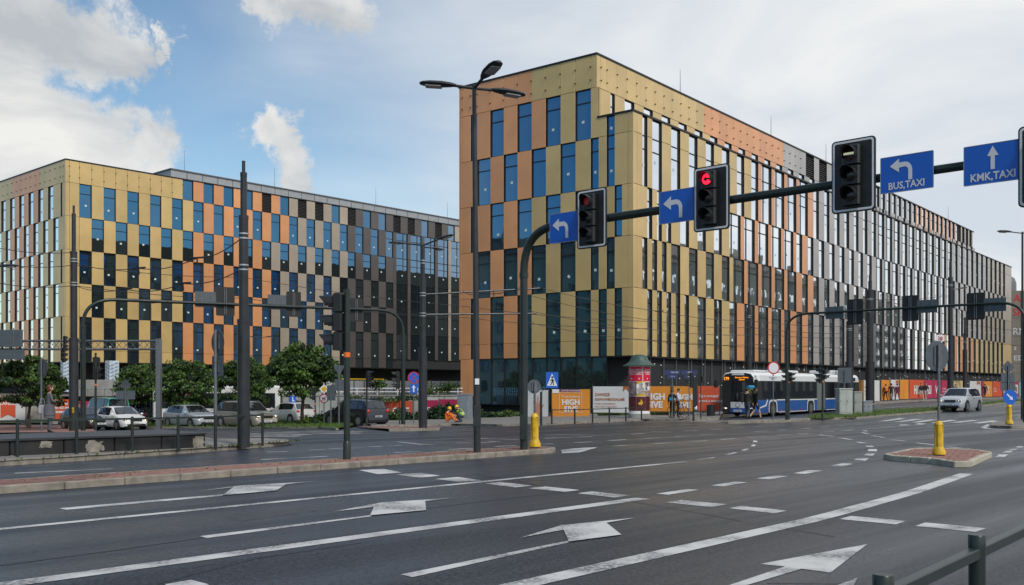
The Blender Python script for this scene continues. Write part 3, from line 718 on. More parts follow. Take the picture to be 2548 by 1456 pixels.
# upper block, long face: blind band over a row of windows
B.face(C2, RD); N0 = -.25
pt = [0., .42, 1.26]
while pt[-1] < 40.4: pt.append(pt[-1] + 1.455)
E2 = LEN * .905
for a, b_ in zip(pt, pt[1:]):
    m = GOLD if b_ < 18.7 else (COPPER if b_ < 34.8 else GREY)
    B.panel(a, Z[5], b_ - a, ZTOP - .14 - Z[5], m)
bolts(rb, C2, RD, pt[1:-1], (ZTOP - 1.0, Z[5] + .62), OFF)
t = pt[-1]; seq = [('l', 2.3), ('g', 1.45), ('l', 2.3), ('g', 1.45), ('l', 2.3), ('g', 1.45), ('l', 2.3), ('g', 1.45), ('l', 2.3)]
for k, wd in seq:
    if k == 'g': B.panel(t, Z[5], wd, ZTOP - .14 - Z[5], GREY)
    t += wd
lv = MB(); t = pt[-1]
LV = [(pt[-1] + 3.75 * i, 2.3) for i in range(5)]
t = pt[-1] + 3.75 * 5 - 1.45; k = 0
while t < E2 - 9.5:
    m = GREY if k < 10 else COPPER
    B.panel(t, Z[5] - 1.0, .72, ZTOP - .14 - Z[5] + 1.0, m); B.win(t + .72, Z[5] - 1.0, 1.45, ZTOP - .14 - Z[5] + 1.0, (2.4,), (), False)
    t += 2.17; k += 1
while t < E2 - .8:
    LV.append((t, 1.45)); B.panel(t + 1.45, Z[5], min(.72, E2 - t - 1.45), ZTOP - .14 - Z[5], BEIGE); t += 2.17
for t, wd in LV:
    for i in range(11):
        p = C2 + RD * t - OFF; q = C2 + RD * (t + wd) - OFF; z = Z[5] + .1 + i * .22
        lv.add([(p.x, p.y, z), (q.x, q.y, z), (q.x + RN.x * .07, q.y + RN.y * .07, z + .03), (p.x + RN.x * .07, p.y + RN.y * .07, z + .03), (p.x, p.y, z + .16), (q.x, q.y, z + .16)],
               [(0, 1, 2, 3), (3, 2, 5, 4)], LOUV)
lv.build('louvre', rb, smooth=False, kind='stuff')
t = .42; k = 0
B.panel(0, Z[4], .42, Z[5] - Z[4], GOLD); B.panel(.42, Z[4], 1.4, Z[5] - Z[4], GOLD); t = 1.82
while t < E2 - 1.5:
    m = GOLD if t < 17 else (COPPER if t < 31 else GREY)
    wd = .6 if k == 0 else 1.45
    B.win(t, Z[4], wd, Z[5] - Z[4], (2.85,), (), False); t += wd
    B.panel(t, Z[4], 1.45, Z[5] - Z[4], m); t += 1.45; k += 1
# short face towards the street on the left (seen from its far end to the corner)
B.face(CL, -LD); S = lambda t: WID - t             # t measured from the corner
bd = [16.9, 15.05] + [15.05 - 1.4275 * i for i in range(1, 9)] + [2.92, 2.18, 1.48, .84]
cells = {5: [(15.75, 15.05), (13.62, 12.2), (10.77, 9.33), (7.91, 6.48), (5.06, 3.63), (2.18, 1.48)], 4: [(15.05, 13.62), (12.2, 10.77), (9.33, 7.91), (6.48, 5.06), (2.92, 2.18), (2.18 - .0, 1.48)]}
W_A = [(15.75, 15.05), (13.62, 12.2), (10.77, 9.33), (7.91, 6.48), (5.06, 3.63)]
W_B = [(15.05, 13.62), (12.2, 10.77), (9.33, 7.91), (6.48, 5.06), (3.63, 2.92), (2.18, 1.48)]
lw = {5: W_A + [(2.18, 1.48)], 4: W_B, 3: W_A + [(2.92, 2.18), (1.48, .84)], 2: W_B, 1: W_A + [(2.92, 2.18), (1.48, .84)]}
for r in lw:
    z0, z1 = Z[r - 1], Z[r]; prev = WID; ws = sorted(lw[r], reverse=True); segs = []
    for a, b_ in ws + [(0, 0)]:
        if prev - a > .05: segs.append(('p', prev, a))
        if a > 0: segs.append(('w', a, b_))
        prev = b_
    for kind, a, b_ in segs:
        pieces = [(a, b_)]
        if kind == 'p' and a == WID: pieces = [(WID, WID - .22), (WID - .22, b_)]
        if kind == 'p' and b_ == 0: pieces = [(a, .4), (.4, 0)]
        if kind == 'p' and r == 5 and a < 4: pieces = [(a, max(b_, 2.92)), (2.92, b_)] if a > 2.92 and b_ < 2.92 else pieces
        for x, y in pieces:
            if x - y < .03: continue
            x0, wd = S(x), x - y; mid = (x + y) / 2
            m = COPPER if mid > (7.95 if r == 5 else 9.35) else GOLD
            hi = z1
            if r == 5 and mid < SET: hi = ZLOW - .12
            if kind == 'p':
                if r == 1 and mid < 15: B.panel(x0, ZB, wd, z0 - ZB, m); B.panel(x0, z0, wd, hi - z0, m)
                elif r == 1: B.panel(x0, ZB, wd, z0 - ZB, m); B.panel(x0, z0, wd, hi - z0, m)
                else: B.panel(x0, z0, wd, hi - z0, m)
            else:
                if r == 1: B.win(x0, ZB, wd, z1 - ZB, (z0 - ZB, 2.85 + z0 - ZB), ())
                elif r == 5 and mid < SET: B.win(x0, z0, wd, hi - z0, (), ())
                else: B.win(x0, z0, wd, z1 - z0, (2.85,), ())
bt = [16.9, 16.68, 15.75, 15.05] + [15.05 - 1.4275 * i for i in range(1, 9)] + [SET]
for x, y in zip(bt, bt[1:]):
    B.panel(S(x), Z[5], x - y, ZTOP - .14 - Z[5], COPPER if (x + y) / 2 > 9.35 else GOLD)
bolts(rb, CL, -LD, [S(x) for x in bt[1:-1]], (ZTOP - 1.0, Z[5] + .62), OFF)
# copper corner running down to the ground at the far-left end
B.panel(0, .3, .9, ZB - .3, COPPER); B.panel(.9, .3, 1.0, ZB - .3, COPPER)
# ground-floor glazing
x = 1.9
while x < WID - 3.2: B.win(x, .25, 1.42, ZB - .25, (), (), False); x += 1.42
B.face(C1, RD)
# back of the block, facing the other building
BK0 = CL + RD * 70; B.face(BK0, -RD)
for r in range(1, 6):
    for k in range(23):
        x = k * 2.9 + (1.45 if r % 2 else 0)
        m = COPPER if k > 14 else GREY
        B.panel(x, Z[r - 1], 1.45, Z[r] - Z[r - 1], m); B.win(x + 1.45, Z[r - 1], 1.45, Z[r] - Z[r - 1], (2.85,), (), False)
B.finish()
for zz0, zz1, P_, u_, v_, m_ in [(ZB, Z[0], C1, RN, -RD, GOLD)] + [(Z[i], min(Z[i + 1], ZLOW - .12), C1, RN, -RD, GOLD) for i in range(5)] + [(Z[5], ZTOP - .14, C2, RN, -RD, GOLD), (ZLOW + .02, Z[5], C2, RN, -RD, GOLD)] + [(a_, b__, CL, LD, -RD, COPPER) for a_, b__ in [(ZB, Z[0])] + [(Z[i], Z[i + 1]) for i in range(5)] + [(Z[5], ZTOP - .14)]]:
    slab(rb, 'corner_panel', [P_, P_ + u_ * .146, P_ + u_ * .146 + v_ * .146, P_ + v_ * .146], zz0 + .01, zz1 - .01, m_, OFF)
q1, q2 = C1 + RD * LEN, CL + RD * LEN
ins = .06
LIN, RIN = -RN * ins + (-LD) * -ins, None
slab(rb, 'wall_core', [C1 + RD * ins + LD * ins - RN * 0, C1 + RD * (LEN - ins) + LD * ins, C1 + RD * (LEN - ins) + LD * (SET + .3), C1 + RD * ins + LD * (SET + .3)], ZB, ZLOW - .15, CORE, OFF)
slab(rb, 'wall_core', [C2 + RD * ins + LD * ins, C2 + RD * (E2 - ins) + LD * ins, CL + RD * (E2 - ins) - LD * ins, CL + RD * ins - LD * ins], ZB, ZTOP - .15, CORE, OFF)
slab(rb, 'ground_floor_core', [C1 + RD * 2.2 + LD * .3, C1 + RD * (LEN - .5) + LD * .3 - RD * 0, CL + RD * (LEN - .5), CL + RD * .3 - LD * .3, C1 + RD * .3 + LD * 3.2], -.6, ZB - .003, CORE, OFF)
e = PD + .06
slab(rb, 'coping', [C2 + RD * -e + LD * -e, C2 + RD * (E2 + e) + LD * -e, CL + RD * (E2 + e) + LD * e, CL + RD * -e + LD * e], ZTOP - .14, ZTOP, BLACK, OFF)
slab(rb, 'coping', [C1 + RD * -e + LD * -e, C1 + RD * (LEN + e) + LD * -e, C1 + RD * (LEN + e) + LD * (SET - e), C1 + RD * -e + LD * (SET - e + .0)], ZLOW - .12, ZLOW + .02, BLACK, OFF)
slab(rb, 'soffit', [C1 + RD * -.1 + LD * -.1, C1 + RD * LEN + LD * -.1, CL + RD * LEN, CL + RD * -.1], ZB - .10, ZB - .006, BLACK, OFF)
b = MB()
for i in range(60):                                 # the unfinished ground floor: posts, ladders, crates of glass behind the hoarding
    t = 3 + i * 2.0 + random.uniform(-.3, .3); p = C1 + RD * t + LD * (.12) - OFF
    b.tube([(p.x, p.y, -.5), (p.x, p.y, ZB - .1)], .035, STEEL, n=5)
    if random.random() < .5:
        for k in range(8): b.tube([(p.x, p.y, .5 + k * .35), (p.x + RD.x * .5, p.y + RD.y * .5, .5 + k * .35)], .02, STEEL, n=4)
        b.tube([(p.x + RD.x * .5, p.y + RD.y * .5, -.5), (p.x + RD.x * .5, p.y + RD.y * .5, ZB - .1)], .03, STEEL, n=4)
    for _ in range(3):
        z = random.uniform(1.6, 3.6); c = p + RN * .14 + RD * random.uniform(-.8, .8); b.ell((c.x, c.y, z), (.05, .05, .05), WHITE, 6, 4)
b.build('scaffold', rb, smooth=False, fix=False, kind='stuff')
for i, t in enumerate((14, 33, 48, 62, 98)):
    b = MB(); p = C2 + RD * t + LD * .5 - OFF; b.tube([(p.x, p.y, ZTOP - .05), (p.x, p.y, ZTOP + 2.4)], [.035, .015], STEEL, n=5); b.build('lightning_rod', rb)

# ---- left building
D0 = Vector((PX(165, 114), 114, 0)); T2 = R_(42.0); R2 = Vector((math.sin(T2), math.cos(T2), 0)); L2 = Vector((-math.cos(T2), math.sin(T2), 0)); N2 = Vector((math.cos(T2), -math.sin(T2), 0))
lb = thing('office_building', 'flat-topped office block chequered in gold, copper and umber behind the row of small trees', 'building', D0)
B = Bld(lb); LN2 = 66.7; WD2 = 38.
Y0 = PZ(900, 114); zz = [PZ(y, 114) for y in (871, 787, 704, 620, 537, 453)]; ZT2 = PZ(395.5, 114)
step = 1.45
B.face(D0, R2)
def c2(r, k):
    if k < {1: 10, 2: 11, 3: 10, 4: 11, 5: 12, 6: 10}[r]: return GOLD
    if k < {1: 19, 2: 18, 3: 19, 4: 18, 5: 21, 6: 20}[r]: return COPPER
    if k < 28: return BEIGE
    return UMBER if k < 42 else BEIGE
z6t = zz[5]                                          # top row starts half a storey higher
NC = int(LN2 / step)
louv = []
for r in range(1, 7):
    z0 = zz[r - 1] if r < 6 else zz[5]; z1 = zz[r] if r < 6 else ZT2 - .14
    k = 0; x = 0.
    while k < NC:
        xa = k * step
        if r == 6 and k < 10:
            if k == 0: B.panel(0, z0, .3, z1 - z0, GOLD); B.panel(.3, z0, step - .3, z1 - z0, GOLD)
            else: B.panel(xa, z0, step, z1 - z0, GOLD)
            k += 1; continue
        iswin = (k % 2 == 1) if r in (5, 3, 1) else (k % 2 == 0)
        if k == 0: iswin = False
        dz = z0
        if k >= 34 and k % 2 == 0 and r < 6:         # wider glazing and slim panels further along
            B.panel(xa, dz, .62, z1 - dz, c2(r, k)); B.win(xa + .62, dz, 2 * step - .62, z1 - dz, (2.75,), (1.45,)); k += 2; continue
        if k >= 34 and r < 6: B.panel(xa, dz, step, z1 - dz, c2(r, k)); k += 1; continue
        lo = Y0 if r == 1 else dz
        if k == 0:
            for (q0, q1) in ((0, .3), (.3, step)):
                if r == 1: B.panel(q0, Y0, q1 - q0, z0 - Y0, GOLD); B.panel(q0, z0, q1 - q0, z1 - z0, GOLD)
                else: B.panel(q0, dz, q1 - q0, z1 - dz, GOLD)
        elif iswin:
            if r == 6 and (k in (18, 22, 24, 28, 34, 36, 40) ):
                louv.append((xa, z0, z1)); 
            elif r == 1: B.win(xa, Y0, step, z1 - Y0, (z0 - Y0, 2.75 + z0 - Y0), ())
            else: B.win(xa, dz, step, z1 - dz, (2.75,) if r < 6 else (), (), r < 6)
        else:
            if r == 1: B.panel(xa, Y0, step, z0 - Y0, c2(r, k)); B.panel(xa, z0, step, z1 - z0, c2(r, k))
            else: B.panel(xa, dz, step, z1 - dz, c2(r, k))
        k += 1
lv = MB()
for xa, z0, z1 in louv:
    n = int((z1 - z0) / .2)
    for i in range(n):
        p = D0 + R2 * xa - D0; q = p + R2 * step; z = z0 + i * .2
        lv.add([(p.x, p.y, z), (q.x, q.y, z), (q.x + N2.x * .08, q.y + N2.y * .08, z + .03), (p.x + N2.x * .08, p.y + N2.y * .08, z + .03), (p.x, p.y, z + .15), (q.x, q.y, z + .15)], [(0, 1, 2, 3), (3, 2, 5, 4)], LOUV)
lv.build('louvre', lb, smooth=False, kind='stuff')
bolts(lb, D0, R2, [.3] + [step * k for k in range(1, 11)], (ZT2 - .8, ZT2 - 1.95), D0)
# street side, seen at a slant on the far left
DL = D0 + L2 * WD2; B.face(DL, -L2)
for r in range(1, 7):
    z0 = zz[r - 1]; z1 = zz[r] if r < 6 else ZT2 - .14
    if r == 6:
        t = 0.
        edges = [0, .4, 1.14] + [1.14 + 1.375 * i for i in range(1, 28)]
        for a, b_ in zip(edges, edges[1:]):
            B.panel(WD2 - b_, z0, b_ - a, z1 - z0, COPPER if 7.2 < (a + b_) / 2 < 15.3 or (a + b_) / 2 > 26 else GOLD)
        bolts(lb, DL, -L2, [WD2 - q for q in edges[1:]], (ZT2 - .8, ZT2 - 1.95), D0)
        continue
    off = .55 if r in (5, 3, 1) else 1.75
    B.panel(WD2 - .4, Y0 if r == 1 else z0, .4, z1 - (Y0 if r == 1 else z0), GOLD)
    t = .4; odd = r in (5, 3, 1)
    seqs = []
    if odd: seqs = [('p', .4, .75), ('w', .75, 1.14)]; t = 1.14; nxt = 'p'
    else: seqs = [('p', .4, 1.75)]; t = 1.75; nxt = 'w'
    while t < WD2 - 1.4: seqs.append((nxt, t, t + (2.0 if nxt == 'p' and t < 1.2 else 1.375))); t = seqs[-1][2]; nxt = 'w' if nxt == 'p' else 'p'
    for kd, a, b_ in seqs:
        lo = Y0 if r == 1 else z0
        if kd == 'w': B.win(WD2 - b_, lo, b_ - a, z1 - lo, (2.75 + z0 - lo,), ())
        else: B.panel(WD2 - b_, lo, b_ - a, z1 - lo, COPPER if 7.2 < (a + b_) / 2 < 15.3 or (a + b_) / 2 > 26 else GOLD)
B.finish()
for a_, b__ in [(Y0, zz[0])] + [(zz[i], zz[i + 1]) for i in range(5)] + [(zz[5], ZT2 - .14)]: slab(lb, 'corner_panel', [D0, D0 + N2 * .146, D0 + N2 * .146 - R2 * .146, D0 - R2 * .146], a_ + .01, b__ - .01, GOLD, D0)
core = lambda z0, z1, i, nm, m: slab(lb, nm, [D0 + R2 * i + L2 * i, D0 + R2 * (LN2 - .06) + L2 * i, DL + R2 * (LN2 - .02), DL + R2 * i], z0, z1, m, D0)
core(Y0 + .003, ZT2 - .15, .06, 'wall_core', CORE); core(-1., Y0, 2.2, 'ground_floor_core', CORE)
slab(lb, 'coping', [D0 + R2 * -.2 + L2 * -.2, D0 + R2 * LN2 + L2 * -.2, DL + R2 * LN2, DL + R2 * -.2], ZT2 - .14, ZT2, BLACK, D0)
slab(lb, 'soffit', [D0 + R2 * -.1 + L2 * -.1, D0 + R2 * LN2 + L2 * -.1, DL + R2 * LN2, DL + R2 * -.1], Y0 - .1, Y0 - .004, BLACK, D0)
PH = mat('penthouse_metal', (.36, .38, .40), .5, .3, var=.08, scale=1)
s0 = D0 + R2 * 13.5
slab(lb, 'plant_room', [s0 + L2 * .9, D0 + R2 * LN2 + L2 * .9, D0 + R2 * LN2 + L2 * 12, s0 + L2 * 12], ZT2, ZT2 + 1.15, PH, D0)
slab(lb, 'plant_room_roof', [s0 + L2 * .75 - R2 * .15, D0 + R2 * LN2 + L2 * .75, D0 + R2 * LN2 + L2 * 12, s0 + L2 * 12 - R2 * .15], ZT2 + 1.15, ZT2 + 1.27, mat('roof_edge', (.16, .17, .18), .5), D0)
b = MB()
for k in range(1, 24):
    p = R2 * (13.5 + k * 2.2) + L2 * .89; b.box(p.x - .03, p.x + .03, p.y - .05, p.y, ZT2, ZT2 + 1.15, STEEL)
b.build('seam', lb, smooth=False, kind='stuff')
for k, t in enumerate((15.5, 29, 47, 62)):
    b = MB(); p = R2 * t + L2 * 1.2; b.tube([(p.x, p.y, ZT2 + 1.2), (p.x, p.y, ZT2 + 3.9)], [.035, .015], STEEL, n=5); b.build('lightning_rod', lb)
# columns at the unfinished ground floor, wrapped in printed foil
FOIL = mat('wrapping_foil', (.50, .58, .66), .35, var=.2, scale=3); FINK = mat('foil_print', (.10, .16, .26), .5)
for nm, x0, x1, y0, y1, Y, lab in (('wrapped_column', 151, 175, 898, 975, 112, 'column wrapped in pale blue printed foil near the corner of the left building'), ('wrapped_column', 262, 296, 898, 947, 116, 'column wrapped in pale blue printed foil under the gold panels, further right')):
    a, c = PX(x0, Y), PX(x1, Y); wdt = c - a; p = Vector(((a + c) / 2, Y, 0))
    t = thing(nm, lab, 'column', (p.x, p.y, PZ(y1, Y)), facing(N2)); h = PZ(y0, Y) - PZ(y1, Y); b = MB()
    b.bbox(-wdt * .36, wdt * .36, -wdt * .36, wdt * .36, 0, h, .03, FOIL); b.build('wrap', t, smooth=False)
    b = MB()
    for i in range(int(h / .42)):
        for side in (0, 1):
            z = .15 + i * .42; y = -wdt * .36 - .004
            for k in range(2):
                x = -wdt * .3 + k * wdt * .32
                pts = [(x, z + x * .4), (x + wdt * .24, z + (x + wdt * .24) * .4), (x + wdt * .24, z + .12 + (x + wdt * .24) * .4), (x, z + .12 + x * .4)]
                if side == 0: b.poly([(u, q) for u, q in pts if True], y, FINK)
                else: b.add([(wdt * -.36 - .004, u, q) for u, q in pts], [(0, 1, 2, 3)], FINK)
    b.build('foil_lettering', t, smooth=False, fix=False, kind='stuff')
# ------------------------------------------------------------------ shopping centre at the far right, opposite houses (seen in the glass)
TILE = mat('beige_tile', (.19, .168, .135), .7, var=.1, scale=.4, object_space=False); TILEJ = mat('tile_joint', (.06, .055, .05), .8)
mo = Vector((PX(2490, 235), 235, 0))
ml = thing('shopping_centre', 'beige tiled shopping centre with red and white sign letters at the far right edge', 'building', mo, R_(-4))
b = MB(); b.box(-8, 60, .05, 40, -1, PZ(722, 235) - .2, TILEJ); b.build('wall_core', ml, smooth=False)
tm = MB(); tm.bbox(0, 2.1, -.06, .05, 0, 2.1, .02, TILE); tme = tm.mesh('tile', smooth=False)
htop = PZ(722, 235)
for i in range(9):
    for j in range(11):
        z = htop - .1 - (j + 1) * 2.16
        if z > -1: put(tme, 'tile', ml, (-2 + i * 2.16, 0, z))
b = MB(); b.box(17.5, 60, -.05, .04, -1, htop - .2, TILE); b.build('facade', ml, smooth=False)
SIGR = mat('sign_letter_red', (.50, .02, .04), .5); SIGW = mat('sign_letter_white', (.50, .50, .49), .5)
sx = lambda px: PX(px, 235) - mo.x
letter(ml, 'A', sx(2519), -.12, PZ(752, 235), 2.6, SIGR, .03, 'LEFT'); letter(ml, 'SK', sx(2517), -.12, PZ(786, 235), 2.5, SIGR, .03, 'LEFT')
letter(ml, 'RN', sx(2517), -.12, PZ(833, 235), 2.3, SIGW, .04, 'LEFT'); letter(ml, 's', sx(2520), -.12, PZ(871, 235), 1.6, SIGW, .04, 'LEFT'); letter(ml, 'ED', sx(2519), -.12, PZ(897, 235), 1.7, SIGW, .03, 'LEFT', squeeze=1.2)
b = MB(); b.lathe([(2.6, 0), (2.6, 2.4), (2.2, 3.6), (1.2, 4.3), (.1, 4.5)], STEEL, 14, (sx(2524), 6, htop - .3)); b.build('roof_tank', ml)
b = MB(); b.tube([(sx(2505), -8, 2.3), (sx(2580), -8, 2.3)], 1.9, WHITE, n=14); b.build('canopy', ml)

PLAST = mat('render_beige', (.30, .27, .21), .9, var=.12, scale=.4, object_space=False); PLAST2 = mat('render_grey', (.20, .20, .20), .9, var=.12, scale=.4, object_space=False)
ROOF = mat('roof_sheet', (.07, .05, .045), .7); HGL = glass_mat('house_glass', (.20, .22, .24), (.02, .022, .022), wob=0)
def house(label, p, ang, L, H, Dp, m, bands=True):
    t = thing('apartment_house', label, 'building', p, ang)
    b = MB(); b.box(-L / 2, L / 2, 0, Dp, -2, H, m); b.build('wall', t, smooth=False)
    b = MB(); b.add([(-L / 2 - .4, -.5, H), (L / 2 + .4, -.5, H), (L / 2 + .4, Dp + .5, H), (-L / 2 - .4, Dp + .5, H), (-L / 2 + 2, Dp / 2 - 1, H + 3.2), (L / 2 - 2, Dp / 2 - 1, H + 3.2), (L / 2 - 2, Dp / 2 + 1, H + 3.2), (-L / 2 + 2, Dp / 2 + 1, H + 3.2)],
                        [(0, 1, 5, 4), (1, 2, 6, 5), (2, 3, 7, 6), (3, 0, 4, 7), (4, 5, 6, 7), (3, 2, 1, 0)], ROOF); r = b.build('roof', t, smooth=False)
    for k in range(int(L / 12)):
        b = MB(); x = -L / 2 + 6 + k * 12; b.box(x - .5, x + .5, 3, 4.2, H + .8, H + 4 + random.random(), m); b.build('chimney', r, smooth=False)
    fm = MB(); fm.box(-.62, .62, -.06, .02, 0, 1.75, mat('sash_grey', (.16, .16, .15), .6)); fme = fm.mesh('window', smooth=False)
    pm = MB(); pm.add([(-.52, -.065, .1), (-.04, -.065, .1), (-.04, -.065, 1.65), (-.52, -.065, 1.65), (.04, -.065, .1), (.52, -.065, .1), (.52, -.065, 1.65), (.04, -.065, 1.65)], [(0, 1, 2, 3), (4, 5, 6, 7)], HGL); pme = pm.mesh('pane', smooth=False, fix=False)
    nx = int(L / 2.9); nz = int((H - 1.5) / 3.2)
    for i in range(nx):
        for j in range(nz):
            if nx * nz > 150 and j == 0 and i % 2: continue
            o = put(fme, 'window', t, (-L / 2 + 1.6 + i * 2.9, 0, 1.1 + j * 3.2)); put(pme, 'pane', o)
    return t
house('plain beige apartment house across the road, reflected in the short gold facade', Vector((-72, 47, 0)), facing((.94, .34)), 70, 23.5, 12, PLAST)
o1 = C1 + RN * 47
house('grey apartment house across the street, reflected at the near end of the long facade', o1 + RD * 78 + RN * 2, facing(-RN), 40, 24.0, 12, PLAST2)
house('beige apartment house across the street, reflected in the middle of the long facade', o1 + RD * 120 + RN * 2, facing(-RN), 43.9, 26.0, 12, PLAST)
house('grey apartment house across the street, furthest along, reflected in the far glass', o1 + RD * 162.1 + RN * 2, facing(-RN), 40, 24.5, 12, PLAST2)
house('beige apartment house at the far end of the street, reflected at a slant', o1 + RD * 204.2 + RN * 2, facing(-RN), 44, 23.0, 12, PLAST)

# ------------------------------------------------------------------ terrace, walls and site fences under the left building
terr = thing('retaining_wall', 'long grey concrete retaining wall with weeds hanging over it, behind the cars', 'wall', (0, 0, 0))
TW = Vector((PX(520, 77), 77, 0)); TE = Vector((PX(1150, 79), 79, 0)); TZ = 1.0
n = 14
for i in range(n):
    a, c = TW.lerp(TE, i / n), TW.lerp(TE, (i + 1) / n); d = (c - a); L = d.length
    b = MB(); b.bbox(.012, L - .012, 0, .3, -2., TZ - .004, .02, WALLW); put(b.mesh('wall_panel', smooth=False), 'wall_panel', terr, a, math.atan2(d.y, d.x))
b = MB(); b.box(0, (TE - TW).length, -.05, .38, TZ, TZ + .1, CONC); put(b.mesh('coping', smooth=False), 'coping', terr, TW, math.atan2((TE - TW).y, (TE - TW).x))
tg = MB(); tg.add([(TW.x - 60, TW.y + .35, TZ - .02), (TE.x + 1, TE.y + .35, TZ - .02), (PX(1190, 92), 92, TZ - .02), (PX(1148, 300), 300, TZ - .02), (-200, 300, TZ - .02), (-200, TW.y + .35, TZ - .02)], [(0, 1, 2, 3, 4, 5)], EARTH)
tg.build('terrace', kind='structure', fix=False)
# white railing along the terrace edge
rl = thing('railing', 'white tube railing along the top of the retaining wall', 'railing', TW + Vector((0, .8, TZ)), math.atan2((TE - TW).y, (TE - TW).x))
LL = (TE - TW).length
for z in (.62, .34):
    b = MB(); b.tube([(0, 0, z), (LL, 0, z)], .03, WHITE, n=6); b.build('rail', rl)
pm = MB(); pm.tube([(0, 0, -.05), (0, 0, .62)], .028, WHITE, n=6); pme = pm.mesh('post')
for i in range(int(LL / 1.6) + 1): put(pme, 'post', rl, (i * 1.6, 0, 0))
# pale site fence with yellow top edge
sf = thing('site_fence', 'pale sheet-metal site fence with a yellow top edge below the dark ground floor', 'fence', W(660, 972, 100)); A = W(660, 972, 100); E_ = W(1160, 972, 118); d = E_ - A; d.z = 0
sf.location = (A.x, A.y, TZ - .05); sf.rotation_euler = (0, 0, math.atan2(d.y, d.x)); L = d.length; nn = 20
FW = mat('fence_sheet', (.46, .47, .48), .5, .2, var=.12, scale=.6)
for i in range(nn):
    b = MB(); s = L / nn; b.bbox(.02, s - .02, 0, .05, 0, 1.5, .01, FW); put(b.mesh('sheet', smooth=False), 'sheet', sf, (i * s, 0, 0))
    b = MB(); b.box(-.05, .05, -.06, .1, 0, 1.6, STEEL); put(b.mesh('post', smooth=False), 'post', sf, (i * s, 0, 0))
b = MB(); b.box(0, L * .55, -.03, .08, 1.62, 1.74, SIGNYEL); b.build('top_edge', sf, smooth=False)
# concrete block wall by the left corner
cw = thing('block_wall', 'stacked grey concrete block wall left of the round trees', 'wall', (PX(176, 84), 84, 0)); wd = PX(302, 84) - PX(176, 84)
bw = wd / 3; hh = (PZ(945, 84) + .9) / 4
for j in range(4):
    for i in range(4 if j % 2 else 3):
        x0 = i * bw - (bw / 2 if j % 2 else 0); x1 = min(wd, x0 + bw); x0 = max(0, x0)
        b = MB(); b.bbox(x0 + .015, x1 - .015, 0, 1.0, -.9 + j * hh + .01, -.9 + (j + 1) * hh - .008, .03, CONC); b.build('concrete_block', cw, smooth=False)
# hoardings left of and behind the cars
BOR = mat('banner_orange', (.66, .25, .025), .6, var=.05, scale=.6); BRED = mat('banner_red', (.58, .085, .03), .6, var=.05, scale=.6); BWHT = mat('banner_white', (.60, .60, .60), .6, var=.06, scale=.6)
BMAG = mat('banner_magenta', (.42, .02, .085), .6, var=.05, scale=.6); BPIC = mat('banner_picture', (.42, .34, .20), .6, var=.6, scale=.8, tint=(.55, .42, .2)); BTEAL = mat('banner_teal', (.20, .36, .36), .6, var=.2, scale=1)
TXW = mat('print_white', (.72, .72, .72), .6); TXO = mat('print_rust', (.38, .11, .02), .6); TXP = mat('print_purple', (.10, .02, .16), .6)
BDPIC = mat('banner_photo_grey', (.10, .095, .09), .6, var=.7, scale=1.5, tint=(.3, .28, .25))
HAND = mat('print_hand', (.52, .24, .15), .6)
def banner(label, p0, p1, z0, z1, m, texts=(), group='printed banners on the site hoarding', strips=(), extra=None):
    p0, p1 = Vector(p0), Vector(p1); d = p1 - p0; d.z = 0; L = d.length; h = z1 - z0
    t = thing('site_banner', label, 'banner', (p0.x, p0.y, z0), math.atan2(d.y, d.x), group)
    b = MB(); nx, nz = 8, 5; vs = []; ph = random.random() * 6                   # cloth tied to a mesh fence: slightly wavy sheet
    for j in range(nz + 1):
        for i in range(nx + 1):
            vs.append((.03 + (L - .06) * i / nx, -.008 * math.sin(i * 2.1 + ph + j), .04 + (h - .06) * j / nz))
    k = nx + 1; fs = [(j * k + i, j * k + i + 1, (j + 1) * k + i + 1, (j + 1) * k + i) for j in range(nz) for i in range(nx)]
    b.add(vs, fs, m); b.add([(x, .03, z) for x, y, z in vs], [f[::-1] for f in fs], m); b.build('sheet', t, fix=False)
    for x in (0, L):
        b = MB(); b.tube([(x, .05, -.25), (x, .05, h + .06)], .03, STEEL, n=6); b.build('post', t)
    b = MB(); b.bbox(-.3, .3, -.02, .2, -.3, -.06, .03, CONC); put(b.mesh('foot_block', smooth=False), 'foot_block', t, (0, .05, 0))
    for (s, fx, fz, size, tm_, bold, al) in texts:
        letter(t, s, fx * L, -.028, fz * h, size * h, tm_, bold, al)
    for (x0, x1, za, zb, sm) in strips:
        b = MB(); b.box(x0 * L, x1 * L, -.022, -.012, za * h, zb * h, sm); b.build('printed_panel', t, smooth=False)
    if extra: extra(t, L, h)
    return t
def frame(t, L, h):
    b = MB(); x0, x1, a, c = .2 * L, .78 * L, .17 * h, .86 * h
    for q in ((x0, x1, a, a + .015), (x0, x1, c, c + .015), (x0, x0 + .02, a, c), (x1, x1 + .02, a, c)): b.box(q[0], q[1], -.024, -.016, q[2], q[3], TXW)
    b.build('printed_frame', t, smooth=False)
def pennant(x, w, top, lo, m=TXO):
    def f(t, L, h):
        b = MB(); b.poly([(x * L, top * h), ((x + w) * L, top * h), ((x + w) * L, lo * h), ((x + w / 2) * L, (lo + .12) * h), (x * L, lo * h)], -.026, m); b.build('printed_pennant', t, smooth=False, fix=False)
    return f
FZ0 = .0
def fl(px0, px1, Y0, Y1): return Vector((PX(px0, Y0), Y0, 0)), Vector((PX(px1, Y1), Y1, 0))
a, c = fl(1372, 1468, 69, 68.3)
